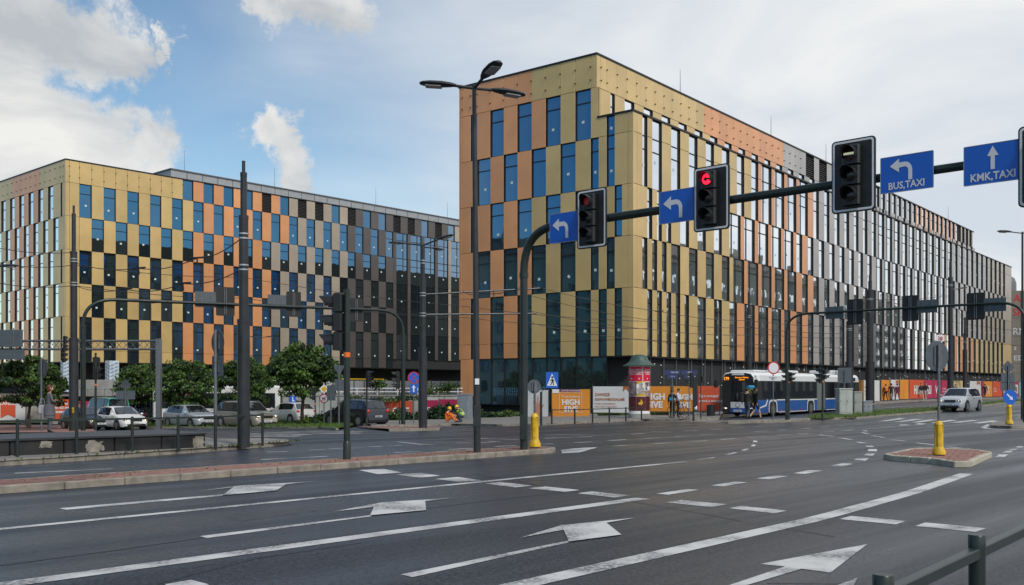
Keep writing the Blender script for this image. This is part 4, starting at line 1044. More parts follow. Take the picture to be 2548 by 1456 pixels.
banner('orange banner with a framed white HIGH 5IVE and a strip along its top', a, c, PZ(1040, 69), PZ(968, 69), BOR,
       [('Trwa budowa', .5, .70, .115, TXW, 0, 'CENTER'), ('HIGH', .5, .46, .26, TXW, .018, 'CENTER'), ('5IVE', .5, .22, .26, TXW, .018, 'CENTER'), ('UCHWAŁA ZGROMADZEŃ', .5, .925, .055, TXW, .002, 'CENTER')],
       strips=[(.02, .19, .86, .99, TXW), (.21, .74, .91, .985, TXP)], extra=frame)
a, c = fl(1474, 1566, 68.2, 67.4)
banner('white banner with ZAWSZE ODPOWIEDZIALNIE in rust letters beside the advertising column', a, c, PZ(1028, 68), PZ(961, 68), BWHT,
       [('ZAWSZE', .06, .64, .145, TXO, .006, 'LEFT'), ('ODPOWIEDZIALNIE', .06, .47, .125, TXO, .006, 'LEFT'), ('Pracując odpowiedzialnie,', .06, .33, .075, TXO, .002, 'LEFT'), ('dbasz o siebie i swoich bliskich', .06, .22, .068, TXO, .002, 'LEFT')],
       extra=pennant(.83, .15, .99, .80))
hv = [('HIGH', .5, .48, .36, TXW, .026, 'CENTER'), ('5IVE', .5, .17, .36, TXW, .026, 'CENTER')]
a, c = fl(1600, 1668, 67.2, 66.6); banner('orange HIGH 5IVE banner half hidden by the advertising column', a, c, PZ(1025, 67), PZ(960.5, 67), BOR, [(s, .42, f, q * .92, m_, b_, al) for s, f_, f, q, m_, b_, al in hv])
a, c = fl(1674, 1726, 66.5, 66.1); banner('narrow orange HIGH 5IVE banner behind the cyclist', a, c, PZ(1025, 66.4), PZ(960.5, 66.4), BOR, [(s, .5, f, q * .8, m_, b_, al) for s, f_, f, q, m_, b_, al in hv])
a, c = fl(1735, 1790, 66.1, 65.9); banner('red banner reading Żyj z energią in white, left of the bus front', a, c, PZ(1024, 66), PZ(960, 66), BRED, [('Żyj z energią!', .05, .56, .135, TXW, .004, 'LEFT'), ('pracuj z energią!', .05, .37, .135, TXW, .004, 'LEFT')])
def handp(t, L, h):
    b = MB(); cx, cz = .52 * L, .14 * h; s = h * .62
    pts = [(-.16, 0), (.14, 0), (.17, .30), (.42, .55), (.36, .62), (.17, .47), (.15, .58), (.24, .95), (.17, .98), (.07, .62), (.03, .62), (.03, 1.05), (-.05, 1.05), (-.06, .62), (-.10, .60), (-.19, .97), (-.26, .95), (-.18, .55), (-.30, .78), (-.36, .74), (-.22, .40)]
    b.poly([(cx + x * s * .8, cz + z * s) for x, z in pts][::-1], -.026, HAND); b.build('printed_hand', t, smooth=False, fix=False)
a, c = fl(1312, 1364, 70, 69.3); banner('pale banner printed with a raised open hand behind the yellow bollard', a, c, PZ(1045, 70), PZ(970, 70), BWHT, extra=handp)
# right of the bus: hoardings along the long facade
runs = [(2137, 2146, BOR, 'orange', None), (2148, 2188, BWHT, 'white', 'odp'), (2192, 2213, BOR, 'orange', 'sm'), (2215, 2236, BWHT, 'white', 'pn'), (2238, 2260, BOR, 'orange', None), (2262, 2298, BRED, 'red', 'HIG'), (2299, 2320, BMAG, 'magenta', 'H5'), (2321, 2340, BMAG, 'magenta', 'VE'),
        (2342, 2364, BMAG, 'magenta', 'sm'), (2368, 2396, BPIC, 'photo', None), (2412, 2440, BWHT, 'white', 'pn'), (2442, 2450, BMAG, 'magenta', None), (2497, 2518, BOR, 'orange', 'h5'), (2519, 2542, BRED, 'red', 'sm')]
lab = {(2137): 'sliver of orange banner right behind the tail of the bus', 2148: 'white banner with rust lettering just right of the bus tail', 2192: 'small orange banner behind the three walkers', 2215: 'white banner with a small pennant, behind the walker in maroon', 2238: 'plain orange banner left of the big red HIGH letters',
       2262: 'red banner with the first big white letters HIG', 2299: 'magenta banner behind the two men in shorts', 2321: 'magenta banner with the last big white letters VE', 2342: 'dark magenta banner with small white print beside the round sign back', 2368: 'banner printed with a sandy photograph behind the silver car',
       2412: 'white banner with a pennant right above the silver car', 2442: 'sliver of magenta banner beside the catenary post', 2497: 'orange banner printed HIGH 5IVE right of the silver car', 2519: 'red banner with small white lettering near the keep-right sign'}
Tq = lambda px: onray(px, F0, RD)
runs2 = []
for x0, x1, m, nm, tx in runs: runs2.append((x0, x1, m, tx, lab[x0]))
# positions past the parked view of the car: same fence, further on
more = [(2450, 2490, None, None, None)]
for x0, x1, m, tx, la in runs2:
    if x0 >= 2497: x0, x1 = x0 - 50, x1 - 50
    p, q = F0 + RD * Tq(x0), F0 + RD * Tq(x1); z0 = gz(p.x, p.y) + .2; z1 = z0 + 2.05
    T = {'odp': [('ZAWSZE', .05, .62, .13, TXO, .004, 'LEFT'), ('ODPOWIEDZIALNIE', .05, .45, .11, TXO, .004, 'LEFT'), ('Pracując odpowiedzialnie', .05, .3, .07, TXO, 0, 'LEFT')], 'sm': [('Żyj z energią!', .08, .5, .12, TXW, .004, 'LEFT'), ('pracuj z energią!', .08, .34, .12, TXW, .004, 'LEFT')],
         'HIG': [('HIG', .5, .26, .62, TXW, .04, 'CENTER')], 'H5': [('H5I', .5, .26, .62, TXW, .04, 'CENTER')], 'VE': [('VE', .5, .26, .62, TXW, .04, 'CENTER')], 'h5': [('HIGH', .5, .5, .28, TXW, .02, 'CENTER'), ('5IVE', .5, .22, .28, TXW, .02, 'CENTER')]}.get(tx, [])
    banner(la, p, q, z0, z1, m, T, extra=pennant(.62, .3, .97, .74) if tx == 'pn' else None)
def pics(t, L, h):
    b = MB(); b.box(.15 * L, .85 * L, -.03, -.014, .2 * h, .8 * h, TXW); b.build('printed_panel', t, smooth=False)
    b = MB(); b.box(.25 * L, .65 * L, -.04, -.032, .25 * h, .7 * h, BDPIC); b.build('printed_picture', t, smooth=False)
px = 2494
for i, (w_, m, nm, f, tx) in enumerate([(14, BMAG, 'first magenta banner with a framed picture, right of the red one', pics, ()), (14, BMAG, 'second magenta banner with a framed picture', pics, ()), (12, BMAG, 'third magenta banner with a framed picture, beside the lamp', pics, ()), (14, BTEAL, 'teal and white banner above the keep-right sign', None, ()),
                                     (9, BMAG, 'small magenta banner printed HIGH 5IVE near the diamond sign', None, [('HIGH', .5, .5, .25, TXW, .02, 'CENTER'), ('5IVE', .5, .24, .25, TXW, .02, 'CENTER')]), (12, BWHT, 'white banner with orange bars at the far right', None, ()), (14, BRED, 'red banner by the right picture edge', None, ())]):
    p, q = F0 + RD * Tq(px), F0 + RD * Tq(px + w_ - 1); z0 = gz(p.x, p.y) + .2
    banner(nm, p, q, z0, z0 + 2.05, m, tx, extra=f, strips=[(.1, .3, .1, .9, BOR), (.6, .75, .1, .9, BOR)] if 'bars' in nm else ()); px += w_
# left: banners behind the tram stop, and the red ones behind the dark car
a, c = fl(-14, 64, 66, 66.3); banner('white banner with an orange pennant lettered SKANSKA at the left edge', a, c, PZ(1052, 66), PZ(985, 66), BWHT, [('SKANSKA', .42, .66, .17, TXW, .008, 'CENTER'), ('Budujemy', .42, .85, .09, TXW, .0, 'CENTER')], group='printed banners by the tram stop', extra=pennant(.2, .48, .98, .18, BRED))
a, c = fl(62, 131, 66.4, 66.8); banner('banner with a grey aerial photograph, left of the waiting woman', a, c, PZ(1046, 66), PZ(988, 66), BWHT, group='printed banners by the tram stop', strips=[(.02, .98, .02, .82, BDPIC)])
a, c = fl(131, 176, 66.8, 67); banner('orange-red banner CZAS NA PIĄTKĘ PEŁNĄ ENERGII behind the waiting woman', a, c, PZ(1044, 67), PZ(993, 67), BRED, [('CZAS NA', .5, .72, .14, TXW, .01, 'CENTER'), ('PIĄTKĘ PEŁ', .5, .52, .14, TXW, .01, 'CENTER'), ('ENERGII!', .5, .32, .14, TXW, .01, 'CENTER')], group='printed banners by the tram stop')
a, c = fl(177, 338, 74, 75); banner('dark magenta banner behind the teal van and the block wall', a, c, PZ(1045, 74), PZ(998, 74), BMAG, group='printed banners by the tram stop', strips=[(.66, .98, .05, .62, BWHT)])
rr = [(935, 968, BRED, 'orange-red sloping site board furthest left above the hedge'), (970, 1026, BRED, 'red site board with cut-off white letters behind the green-black post'), (1040, 1090, BMAG, 'crimson site board with white letters right of the catenary post'), (1092, 1137, BMAG, 'crimson site board behind the kneeling workers')]
for i, (x0, x1, m, la) in enumerate(rr):
    a, c = fl(x0, x1, 77 - i * .6, 76.4 - i * .6); top = 1000 - i * 2.2 - 1
    banner(la, a, c, PZ(1045, 77), PZ(top, 77), m, [('HIGH5IVE'[i * 2:i * 2 + 3], .5, .30, .5, TXW, .02, 'CENTER')] , group='red site boards above the hedge')

# ------------------------------------------------------------------ trees, hedges, climbing plants
LEAF = mat('leaf', (.030, .064, .014), .55, var=.5, scale=1.4, tint=(.062, .115, .022)); LEAF2 = mat('leaf_dark', (.020, .045, .018), .6, var=.5, scale=1.6); BARK = mat('bark', (.055, .042, .032), .9, var=.3, scale=8)
LEAF3 = mat('leaf_light', (.085, .13, .03), .6, var=.5, scale=2)
for m in (LEAF, LEAF2, LEAF3):
    b = m.node_tree.nodes['Principled BSDF']; b.inputs['Specular IOR Level'].default_value = .3
def leaves(b, c, r, n, s, m, drop=0., rnd=random):
    """leaf-sized faces through the volume of one clump"""
    for _ in range(n):
        while True:
            p = Vector((rnd.uniform(-1, 1), rnd.uniform(-1, 1), rnd.uniform(-1, 1)))
            if p.length < 1: break
        p = p * (.55 + .45 * rnd.random()) if p.length > .4 else p.normalized() * rnd.uniform(.5, 1)
        q = Vector((c[0] + p.x * r[0], c[1] + p.y * r[1], c[2] + p.z * r[2]))
        a = Vector((rnd.uniform(-1, 1), rnd.uniform(-1, 1), rnd.uniform(-.5, .3) - drop)).normalized(); u = a.cross(Vector((rnd.uniform(-1, 1), rnd.uniform(-1, 1), rnd.uniform(-1, 1)))).normalized()
        k = s * rnd.uniform(.6, 1.25); w_ = k * .42
        b.add([q - u * w_ * .3, q + a * k * .5 - u * w_, q + a * k, q + a * k * .5 + u * w_], [(0, 1, 2, 3)], m)
_tr = {}
def tree_meshes(seed, Rr, Hc, Ht):
    rnd = random.Random(seed); tb = MB()
    tb.tube([(0, 0, -.1), (.03, .02, Ht * .35), (-.03, .05, Ht * .62)], [.15, .105, .09], BARK, 8)
    cr_ = MB(); tips = []
    nl = 9
    for i in range(nl):
        a = 2 * math.pi * i / nl + rnd.uniform(-.25, .25); rr_ = Rr * rnd.uniform(.35, .78); h = Ht + Hc * rnd.uniform(-.05, .55)
        p1 = (math.cos(a) * rr_ * .35, math.sin(a) * rr_ * .35, Ht * .62 + (h - Ht * .62) * .5); p2 = (math.cos(a) * rr_, math.sin(a) * rr_, h)
        tb.tube([(-.03, .05, Ht * .60), p1, p2], [.065, .04, .015], BARK, 6)
        for k in range(2):
            a2 = a + rnd.uniform(-.7, .7); tb.tube([p1, (p1[0] + math.cos(a2) * Rr * .4, p1[1] + math.sin(a2) * Rr * .4, p1[2] + rnd.uniform(.2, .8))], [.03, .01], BARK, 5)
    # clumps on a flattened dome
    for i in range(210):
        a = rnd.uniform(0, 2 * math.pi); q = math.sqrt(rnd.random()); el = rnd.uniform(-.12, 1)
        rr_ = Rr * q * .9; zt = Ht + Hc * (math.sqrt(max(0, 1 - (q * .93) ** 2)) * rnd.uniform(.55, .95) if rnd.random() < .75 else rnd.uniform(-.08, .3)) - .12 * Hc
        c = (math.cos(a) * rr_, math.sin(a) * rr_, zt); s = rnd.uniform(.30, .52)
        leaves(cr_, c, (s * 1.25, s * 1.25, s * .45), 62, .17, LEAF if rnd.random() < .75 else LEAF2, .25, rnd)
    return tb.mesh('trunk'), cr_.mesh('crown', smooth=False, fix=False)
TM = [tree_meshes(11, 2.55, 2.4, 1.65), tree_meshes(23, 2.4, 2.3, 2.0), tree_meshes(5, 2.5, 2.45, 1.6)]
def tree(label, px, Y, base, top, wpx, k, cut=1.0):
    Rr, Hc, Ht = [(2.55, 2.4, 1.65), (2.4, 2.3, 2.0), (2.5, 2.45, 1.6)][k]
    zb, zt = base, PZ(top, Y); t = thing('street_tree', label, 'tree', (PX(px, Y), Y, zb), random.uniform(0, 6), 'round-headed street trees in front of the left building')
    s = (zt - zb) / (Hc + Ht); sw = wpx * Y / F / (2 * Rr)
    for me, nm in zip(TM[k], ('trunk', 'crown')):
        o = put(me, nm, t); o.scale = (sw, sw, s)
tree('round tree at the left edge behind the waiting woman', 72, 62, -.75, 866, 180, 0)
tree('smaller round tree half behind another, nearest the truss gantry post', 352, 74, -.75, 886, 135, 2)
tree('round tree above the silver hatchback, third from the left', 458, 66, -.72, 872, 168, 2)
tree('round tree partly behind the tall catenary post', 606, 70, -.75, 868, 138, 0)
tree('tallest round tree standing on the grass beside the car with the L sign', 752, 62, -.72, 832, 192, 1)
def bush(label, px, py, Y, wpx, hpx, n, m, group, s=.22, dark=None, zb=None, lab_cat='bush', depth=1.0):
    z0 = PZ(py, Y) if zb is None else zb; w_ = wpx * Y / F; h = hpx * Y / F
    t = thing('bush', label, lab_cat, (PX(px, Y), Y, z0), 0, group); b = MB()
    k = max(3, int(w_ / .5) * 2)
    for i in range(k):
        x = random.uniform(-.5, .5) * w_; hh = h * random.uniform(.45, 1.0) * (1 - .5 * abs(2 * x / w_) ** 2)
        leaves(b, (x, random.uniform(-.5, .5) * depth, hh * .55), (w_ / k * 1.6 + .25, .45, hh * .48), int(n / k), s, m if random.random() < .6 else (dark or m), 0)
    b.build('foliage', t, smooth=False, fix=False)
    b = MB()
    for i in range(5): b.tube([(random.uniform(-.2, .2) * w_, 0, -.1), (random.uniform(-.4, .4) * w_, random.uniform(-.2, .2), h * .7)], [.02, .008], BARK, 5)
    b.build('stem', t)
    return t
hg = 'dark shrubs planted along the verge'
bush('low spreading juniper left of the dark car', 812, 1052, 64, 60, 32, 700, LEAF2, hg, .2, LEAF)
bush('tuft of grass-like shrub at the foot of the tallest tree', 764, 1054, 62, 30, 22, 260, LEAF3, hg, .22, LEAF)
bush('dense dark hedge between the dark car and the arched signal post', 985, 1054, 68, 120, 52, 1900, LEAF2, hg, .2, LEAF)
bush('dense dark hedge right of the catenary post beside the workers', 1085, 1052, 68.5, 100, 58, 1700, LEAF2, hg, .2, LEAF2)
bush('tall dark shrub leaning over the crimson board', 1118, 1048, 70, 60, 60, 900, LEAF2, hg, .22, LEAF2)
bush('long low hedge right of the grey cabinet', 1225, 1050, 70, 130, 38, 1900, LEAF, hg, .18, LEAF2)
bush('scrubby shrubs in front of the glazed ground floor', 1290, 1045, 72, 70, 36, 800, LEAF3, hg, .18, LEAF2)
cg = 'climbing weeds hanging over the retaining wall'
for px, py, wp, hp, la in ((672, 1012, 40, 34, 'trailing weed hanging furthest left on the retaining wall'), (722, 1008, 40, 34, 'trailing weed hanging behind the tallest tree'), (880, 1012, 60, 40, 'bushy creeper above the dark car, left part'), (905, 1010, 50, 50, 'creeper behind the grey sign back'), (955, 1004, 60, 40, 'creeper growing over the wall above the red boards'), (1010, 1000, 50, 30, 'creeper behind the no-stopping sign'), (940, 972, 26, 36, 'upright sapling on the terrace above the red boards'), (1085, 985, 60, 50, 'leafy sapling right of the catenary post on the terrace'), (1115, 975, 26, 40, 'thin upright sapling by the copper corner')):
    bush(la, px, py, 76.4, wp, hp, 420, LEAF if random.random() < .6 else LEAF3, cg, .17, LEAF2, depth=.5)
# grass blades and litter scattered on the verges
b = MB(); rnd = random.Random(3)
def tufts(A, B, n, h0, s=.14):
    for _ in range(n):
        i = rnd.randrange(len(A) - 1); t = rnd.random(); p = A[i].lerp(A[i + 1], t); j = min(i, len(B) - 2); q = B[j].lerp(B[j + 1], t); c = p.lerp(q, rnd.random())
        z = gz(c.x, c.y) + h0; dx = rnd.uniform(-.06, .06); l = s * rnd.uniform(.6, 1.6)
        b.add([(c.x - .03, c.y, z - .02), (c.x + .03, c.y, z - .02), (c.x + dx, c.y + rnd.uniform(-.05, .05), z + l)], [(0, 1, 2)], LEAF3 if rnd.random() < .5 else LEAF)
tufts(vA, [vB[min(len(vB) - 1, int(i * len(vB) / len(vA)))] for i in range(len(vA))], 5000, .10)
tufts(gA, gB, 5000, .10, .12); tufts(bk[:5], gv2B, 4000, .12); tufts(bk[4:9], [q + Vector((0, 1.6, 0)) for q in bk[4:9]], 2500, .13)
tufts([a1 - dirm * 24 + nrm * .2, a1 + nrm * .2], [a1 - dirm * 24 + nrm * 1.0, a1 + nrm * 1.0], 60, H, .03)
tufts(K, [q + Vector((.3, .5, 0)) for q in K], 70, H, .04)
b.build('grass_tuft', smooth=False, fix=False, kind='stuff')
# ------------------------------------------------------------------ street furniture
LENS = mat('dark_lens', (.008, .007, .008), .25, coat=.3); LENSR = mat('dark_red_lens', (.04, .006, .008), .2, coat=.5); HOUS = mat('signal_housing', (.012, .013, .014), .5)
REDLIT = mat('red_lit', (1., .02, .06), .4, emit=1.1); REDDIM = mat('red_dim', (.35, .01, .02), .3, emit=.05); GRNLIT = mat('green_lit', (.05, .9, .45), .4, emit=1.2); PALELIT = mat('pale_lit', (.80, .82, .55), .4, emit=.30)
def plate_back(b, y, w, h): # stiffening rails on a sign back
    for s in (-.22, .22): b.box(s * w - .015, s * w + .015, y, y + .025, -h * .38, h * .38, STEEL)
def visor(b, cx, cz, r, L, m, y0=-.0, n=12):
    vs = []; a0 = -30; a1 = 210
    for k in (0, 1):
        for i in range(n + 1):
            a = R_(a0 + (a1 - a0) * i / n); l = L * (1 if k == 0 else 0)
            cut = .55 + .45 * max(0, math.sin(a))
            for rr_ in (r, r - .008): vs.append((cx + rr_ * math.cos(a), y0 - L * cut * k, cz + rr_ * math.sin(a)))
    m_ = (n + 1) * 2; fs = []
    for i in range(n):
        o, q = i * 2, (i + 1) * 2
        fs += [(o, q, m_ + q, m_ + o), (o + 1, m_ + o + 1, m_ + q + 1, q + 1), (m_ + o, m_ + q, m_ + q + 1, m_ + o + 1)]
    b.add(vs, fs, m)
def traffic_light(label, loc, rz, board=True, lit=None, h=1.34, w=.84, group=None, brk=.12):
    t = thing('traffic_light', label, 'traffic light', loc, rz, group); s = h / 1.34
    if board:
        b = MB(); b.poly(rrect(w, h, .075), -.02, HOUS, .035); b.build('backboard', t)
        o_, i_ = rrect(w - .05, h - .05, .06), rrect(w - .125, h - .125, .035); n = len(o_); b = MB()
        b.add([(x, -.024, z) for x, z in o_] + [(x, -.024, z) for x, z in i_], [(i, (i + 1) % n, n + (i + 1) % n, n + i) for i in range(n)], SIGNWHITE); b.build('white_border', t, smooth=False, fix=False)
        b = MB()
        for i in range(2): b.box(-.06 + i * .09, -.03 + i * .09, .02, .05, -h * .45, h * .45, STEEL)
        b.build('bracket', t, smooth=False)
    zs = [.37 * s, 0, -.37 * s]; r = .125 * s
    b = MB()
    for z in zs: b.bbox(-.165 * s, .165 * s, -.15, -.028, z - .178 * s, z + .178 * s, .03, HOUS)
    b.build('housing', t, smooth=False)
    for i, z in enumerate(zs):
        b = MB(); visor(b, 0, z, r + .012, .24 * s, HOUS, -.15); b.build('visor', t, fix=False)
        b = MB(); prof = [(r, 0), (r * .8, -.018), (r * .45, -.032), (.001, -.038)]
        b.lathe(prof, LENSR if i == 0 else LENS, 18, (0, -.152, z), 'y'); L = b.build('lens', t)
        y = -.196
        if lit and lit[0] == i:
            b = MB()
            if lit[1] == 'arrow':
                b.poly(circ(r * .93, 22, 0, z), y + .004, lit[2])
                k = r * .78; b.poly([(-k * .85, z), (-k * .1, z + k * .62), (-k * .1, z + k * .2), (k * .8, z + k * .2), (k * .8, z - k * .2), (-k * .1, z - k * .2), (-k * .1, z - k * .62)], y, BLACK)
            elif lit[1] == 'bar': b.poly([(-r * .85, z - r * .16), (-r * .85, z + r * .16), (r * .85, z + r * .16), (r * .85, z - r * .16)], y, lit[2])
            elif lit[1] == 'disc': b.poly(circ(r * .72, 18, 0, z), y, lit[2])
            b.build('lit_symbol', L, smooth=False, fix=False, label='lit signal symbol')
    return t
def arrow_left(b, cx, cz, s, y, m):                # left-turning arrow as on the lane signs
    hd = [(-.50, .16), (-.18, .40), (-.18, .26)]; q = []
    for i in range(9):
        a = R_(90 - 90 * i / 8); q.append((.02 + .26 * math.cos(a), -.04 + .30 * math.sin(a)))
    inn_ = []
    for i in range(9):
        a = R_(90 * i / 8); inn_.append((.02 + .12 * math.cos(a), -.06 + .16 * math.sin(a)))
    pts = hd + q + [(.28, -.38), (.14, -.38)] + inn_ + [(-.18, .08), (-.18, -.08)]
    pts[3:3] = []
    b.poly([(cx + x * s, cz + z * s) for x, z in pts], y, m)
def blue_sign(label, loc, rz, w, h, kind, text=None):
    t = thing('lane_sign', label, 'road sign', loc, rz, 'blue lane signs on the mast arm'); b = MB(); b.poly(rrect(w, h, .02), -.012, BLUE, .014); b.build('plate', t)
    b = MB(); plate_back(b, .003, w, h); b.build('bracket', t, smooth=False)
    o_, i_ = rrect(w, h, .02), rrect(w - .022, h - .022, .012); n = len(o_); b = MB()
    b.add([(x, -.0155, z) for x, z in o_] + [(x, -.0155, z) for x, z in i_], [(i, (i + 1) % n, n + (i + 1) % n, n + i) for i in range(n)], mat('sign_edge', (.30, .33, .42), .5)); b.build('edge', t, smooth=False, fix=False)
    b = MB()
    if kind == 'left': arrow_left(b, -.04 * w, -.02 if not text else .10 * h, h * (.88 if not text else .78), -.018, SIGNWHITE)
    else:
        s = h * .5; b.poly([(-.05 * s * 2, .12 * h - s * .55), (-.1 * s, .12 * h + .12 * s), (-.27 * s, .12 * h + .12 * s), (0, .12 * h + .62 * s), (.27 * s, .12 * h + .12 * s), (.1 * s, .12 * h + .12 * s), (.1 * s, .12 * h - s * .55)], -.018, SIGNWHITE)
    b.build('arrow', t, smooth=False, fix=False)
    if text: letter(t, text, 0, -.018, -h * .41, h * .27, SIGNWHITE, .004, squeeze=.88)
    return t
# the mast arm over the near carriageway
def mast(label, base, pole_r, bend_z, arm_z, d, L, r0, r1, bend=1.0, end=None, band=True):
    t = thing('signal_mast', label, 'signal mast', base); b = MB(); z0 = base.z; d = Vector(d).normalized()
    b.tube([(0, 0, -.05), (0, 0, bend_z - z0)], [pole_r * 1.02, pole_r], GPOLE, 14); b.build('pole', t)
    b = MB(); b.lathe([(pole_r * 1.18, bend_z - z0 - .12), (pole_r * 1.18, bend_z - z0)], GPOLE, 14); b.build('collar', t)
    pts = arc_pts((0, 0, bend_z - z0), (0, 0, arm_z - z0 - .04), d * bend + Vector((0, 0, arm_z - z0 - .02)), 9)
    if end is None: pts += [d * L + Vector((0, 0, arm_z - z0))]; rs = [r0] * 10 + [r1]
    else:
        e = Vector(end) - base; e2 = Vector((e.x, e.y, 0)); pts += [e2 - d * bend + Vector((0, 0, arm_z - z0))] ; k = arc_pts(pts[-1], e2 + Vector((0, 0, arm_z - z0)), e2 + Vector((0, 0, bend_z - z0)), 8)[1:]
        pts += k; rs = [r0] * 11 + [r0] * 8
    b = MB(); b.tube(pts, rs, GPOLE, 12); b.build('arm', t)
    if end is not None:
        b = MB(); b.tube([(e.x, e.y, e.z - .05), (e.x, e.y, bend_z - z0)], pole_r, GPOLE, 12); b.build('pole', t)
    b = MB(); b.bbox(-.10, .06, -pole_r - .05, -pole_r + .02, .25, .85, .012, GPOLE); b.build('service_door', t, smooth=False)
    return t
gb = G(1303, 1118, .12); AD = -LEFT
mast('dark green signal mast on the brick median, its long arm over the near lanes', gb, .094, 4.42, 5.48, AD, 14.5, .10, .07)
rzf = facing(-ROAD); fr = -ROAD
def onarm(px, off, z): t = onray(px, gb, AD); p = gb + AD * t; return Vector((p.x, p.y, z)) + fr * off
def onarm_y(px, py, off):
    t = onray(px, gb, AD); p = gb + AD * t; return Vector((p.x, p.y, PZ(py, p.y))) + fr * off
sg = 'traffic lights with white-edged boards on the mast arm'
traffic_light('white-edged traffic light with a dim red lens, leftmost on the mast arm', onarm_y(1482, 546, .14), rzf, lit=(0, 'disc', REDDIM), group=sg)
traffic_light('white-edged traffic light with a bright red left arrow', onarm_y(1779, 496, .14), rzf, lit=(0, 'arrow', REDLIT), group=sg)
traffic_light('white-edged bus signal with a pale horizontal bar lit at the top', onarm_y(2131, 440, .14), rzf, lit=(0, 'bar', PALELIT), group=sg, h=1.36)
traffic_light('white-edged traffic light cut off by the right picture edge', onarm(2608, .14, onarm_y(2608, 412, 0).z), rzf, group=sg)
blue_sign('blue left-turn arrow sign at the bend of the mast arm', onarm_y(1412, 568, .13), rzf, .86, .70, 'left')
blue_sign('blue left-turn arrow sign beside the red arrow signal', onarm_y(1693, 515, .13), rzf, .88, .70, 'left')
blue_sign('blue left-turn sign lettered BUS,TAXI', onarm_y(2262, 433, .13), rzf, .95, .66, 'left', 'BUS,TAXI')
blue_sign('blue straight-ahead sign lettered KMK,TAXI', onarm_y(2476, 409, .13), rzf, .95, .68, 'up', 'KMK,TAXI')
# portal mast on the left, its lights seen from behind
lp = Vector((PX(207, 48.4), 48.4, 0)); lp.z = gz(lp.x, lp.y); rp = Vector((PX(1003, 56.5), 56.5, 0)); rp.z = gz(rp.x, rp.y)
da = (rp - lp); da.z = 0; da.normalize()
mast('dark green signal portal arching over the road on the left, seen from behind', lp, .12, 4.7, 6.0, da, 0, .085, .085, 1.5, end=rp)
def onl(px, py, off=.12):
    t = onray(px, lp, da); p = lp + da * t; nrm_ = Vector((-da.y, da.x, 0)); q = Vector((p.x, p.y, PZ(py, p.y))) + nrm_ * off; return q
rzb = facing((-da.y, da.x))
def back_sign(label, loc, rz, w, h, group): 
    t = thing('lane_sign', label, 'road sign', loc, rz, group); b = MB(); b.poly(rrect(w, h, .03), -.02, SIGNBACK, .02); b.build('plate', t); b = MB(); plate_back(b, .0, w, h); b.build('bracket', t, smooth=False); return t
bgp = 'traffic lights seen from behind on the left portal'
traffic_light('traffic light board seen from behind just left of the tall catenary post', onl(562, 750), rzb, group=bgp, h=1.5, w=.95)
traffic_light('traffic light board seen from behind between two sign backs on the left portal', onl(732, 757), rzb, group=bgp, h=1.35, w=.8)
traffic_light('traffic light board seen from behind, partly hidden by the thick signal post', onl(888, 771), rzb, group=bgp, h=1.3, w=.75)
back_sign('grey back of a lane sign, leftmost on the left portal', onl(516, 745), rzb, 1.2, .8, 'sign backs on the left portal'); back_sign('grey back of a lane sign right of the catenary post', onl(693, 752), rzb, 1.1, .78, 'sign backs on the left portal')
# mast on the right, seen from behind
rb0 = G(1957, 1045, .11); rb1 = Vector((PX(2549, 44.6), 44.6, 0)); dr = rb1 - rb0; dr.z = 0; dr.normalize(); rb1.z = gz(rb1.x, rb1.y)
mast('slim green signal portal on the right, in front of the long facade, seen from behind', rb0, .085, 4.6, 5.5, dr, 0, .06, .06, 1.2, end=rb1)
def onr(px, py, off=.1):
    t = onray(px, rb0, dr); p = rb0 + dr * t; nn_ = Vector((-dr.y, dr.x, 0)); return Vector((p.x, p.y, PZ(py, p.y))) + nn_ * off
rzr = facing((-dr.y, dr.x)); rg = 'traffic lights seen from behind on the right portal'
traffic_light('traffic light board seen from behind, leftmost on the right portal', onr(2125, 776), rzr, group=rg, h=1.28, w=.80)
traffic_light('traffic light board seen from behind in the middle of the right portal', onr(2262, 767), rzr, group=rg, h=1.24, w=.78)
traffic_light('traffic light board seen from behind, rightmost on the right portal', onr(2425, 762), rzr, group=rg, h=1.25, w=.80)
for px, py, la in ((2074, 778, 'grey back of a lane sign at the bend of the right portal'), (2304, 762, 'grey back of a lane sign in the middle of the right portal'), (2473, 758, 'grey back of a lane sign, rightmost on the right portal')):
    back_sign(la, onr(px, py, .08), rzr, .95, .62, 'sign backs on the right portal')

# lamps
HEAD = mat('lamp_head', (.03, .033, .036), .4, .2); LGL = mat('lamp_lens', (.33, .34, .34), .25)
def lamp_head(parent, p, az, tilt, L=.75, s=1.0):
    b = MB(); prof = [(0, .045, .035), (.12, .10, .06), (.3, .15, .075), (.55, .155, .07), (.70, .12, .05), (.76, .06, .03)]
    vs = []; n = 10
    for x, w_, h_ in prof:
        for j in range(n):
            a = 2 * math.pi * j / n; vs.append((x * L / .75 * s, w_ * s * math.cos(a), h_ * s * (math.sin(a) if math.sin(a) > 0 else .55 * math.sin(a))))
    fs = [(i * n + j, i * n + (j + 1) % n, (i + 1) * n + (j + 1) % n, (i + 1) * n + j) for i in range(len(prof) - 1) for j in range(n)] + [tuple(range(n - 1, -1, -1)), tuple(range((len(prof) - 1) * n, len(prof) * n))]
    b.add(vs, fs, HEAD); o = put(b.mesh('lamp_head'), 'lamp_head', parent, p, rot=(0, -tilt, az))
    b = MB(); b.bbox(.3 * L / .75 * s, .64 * L / .75 * s, -.11 * s, .11 * s, -.058 * s, -.03 * s, .02, LGL); b.build('lens', o, smooth=False)
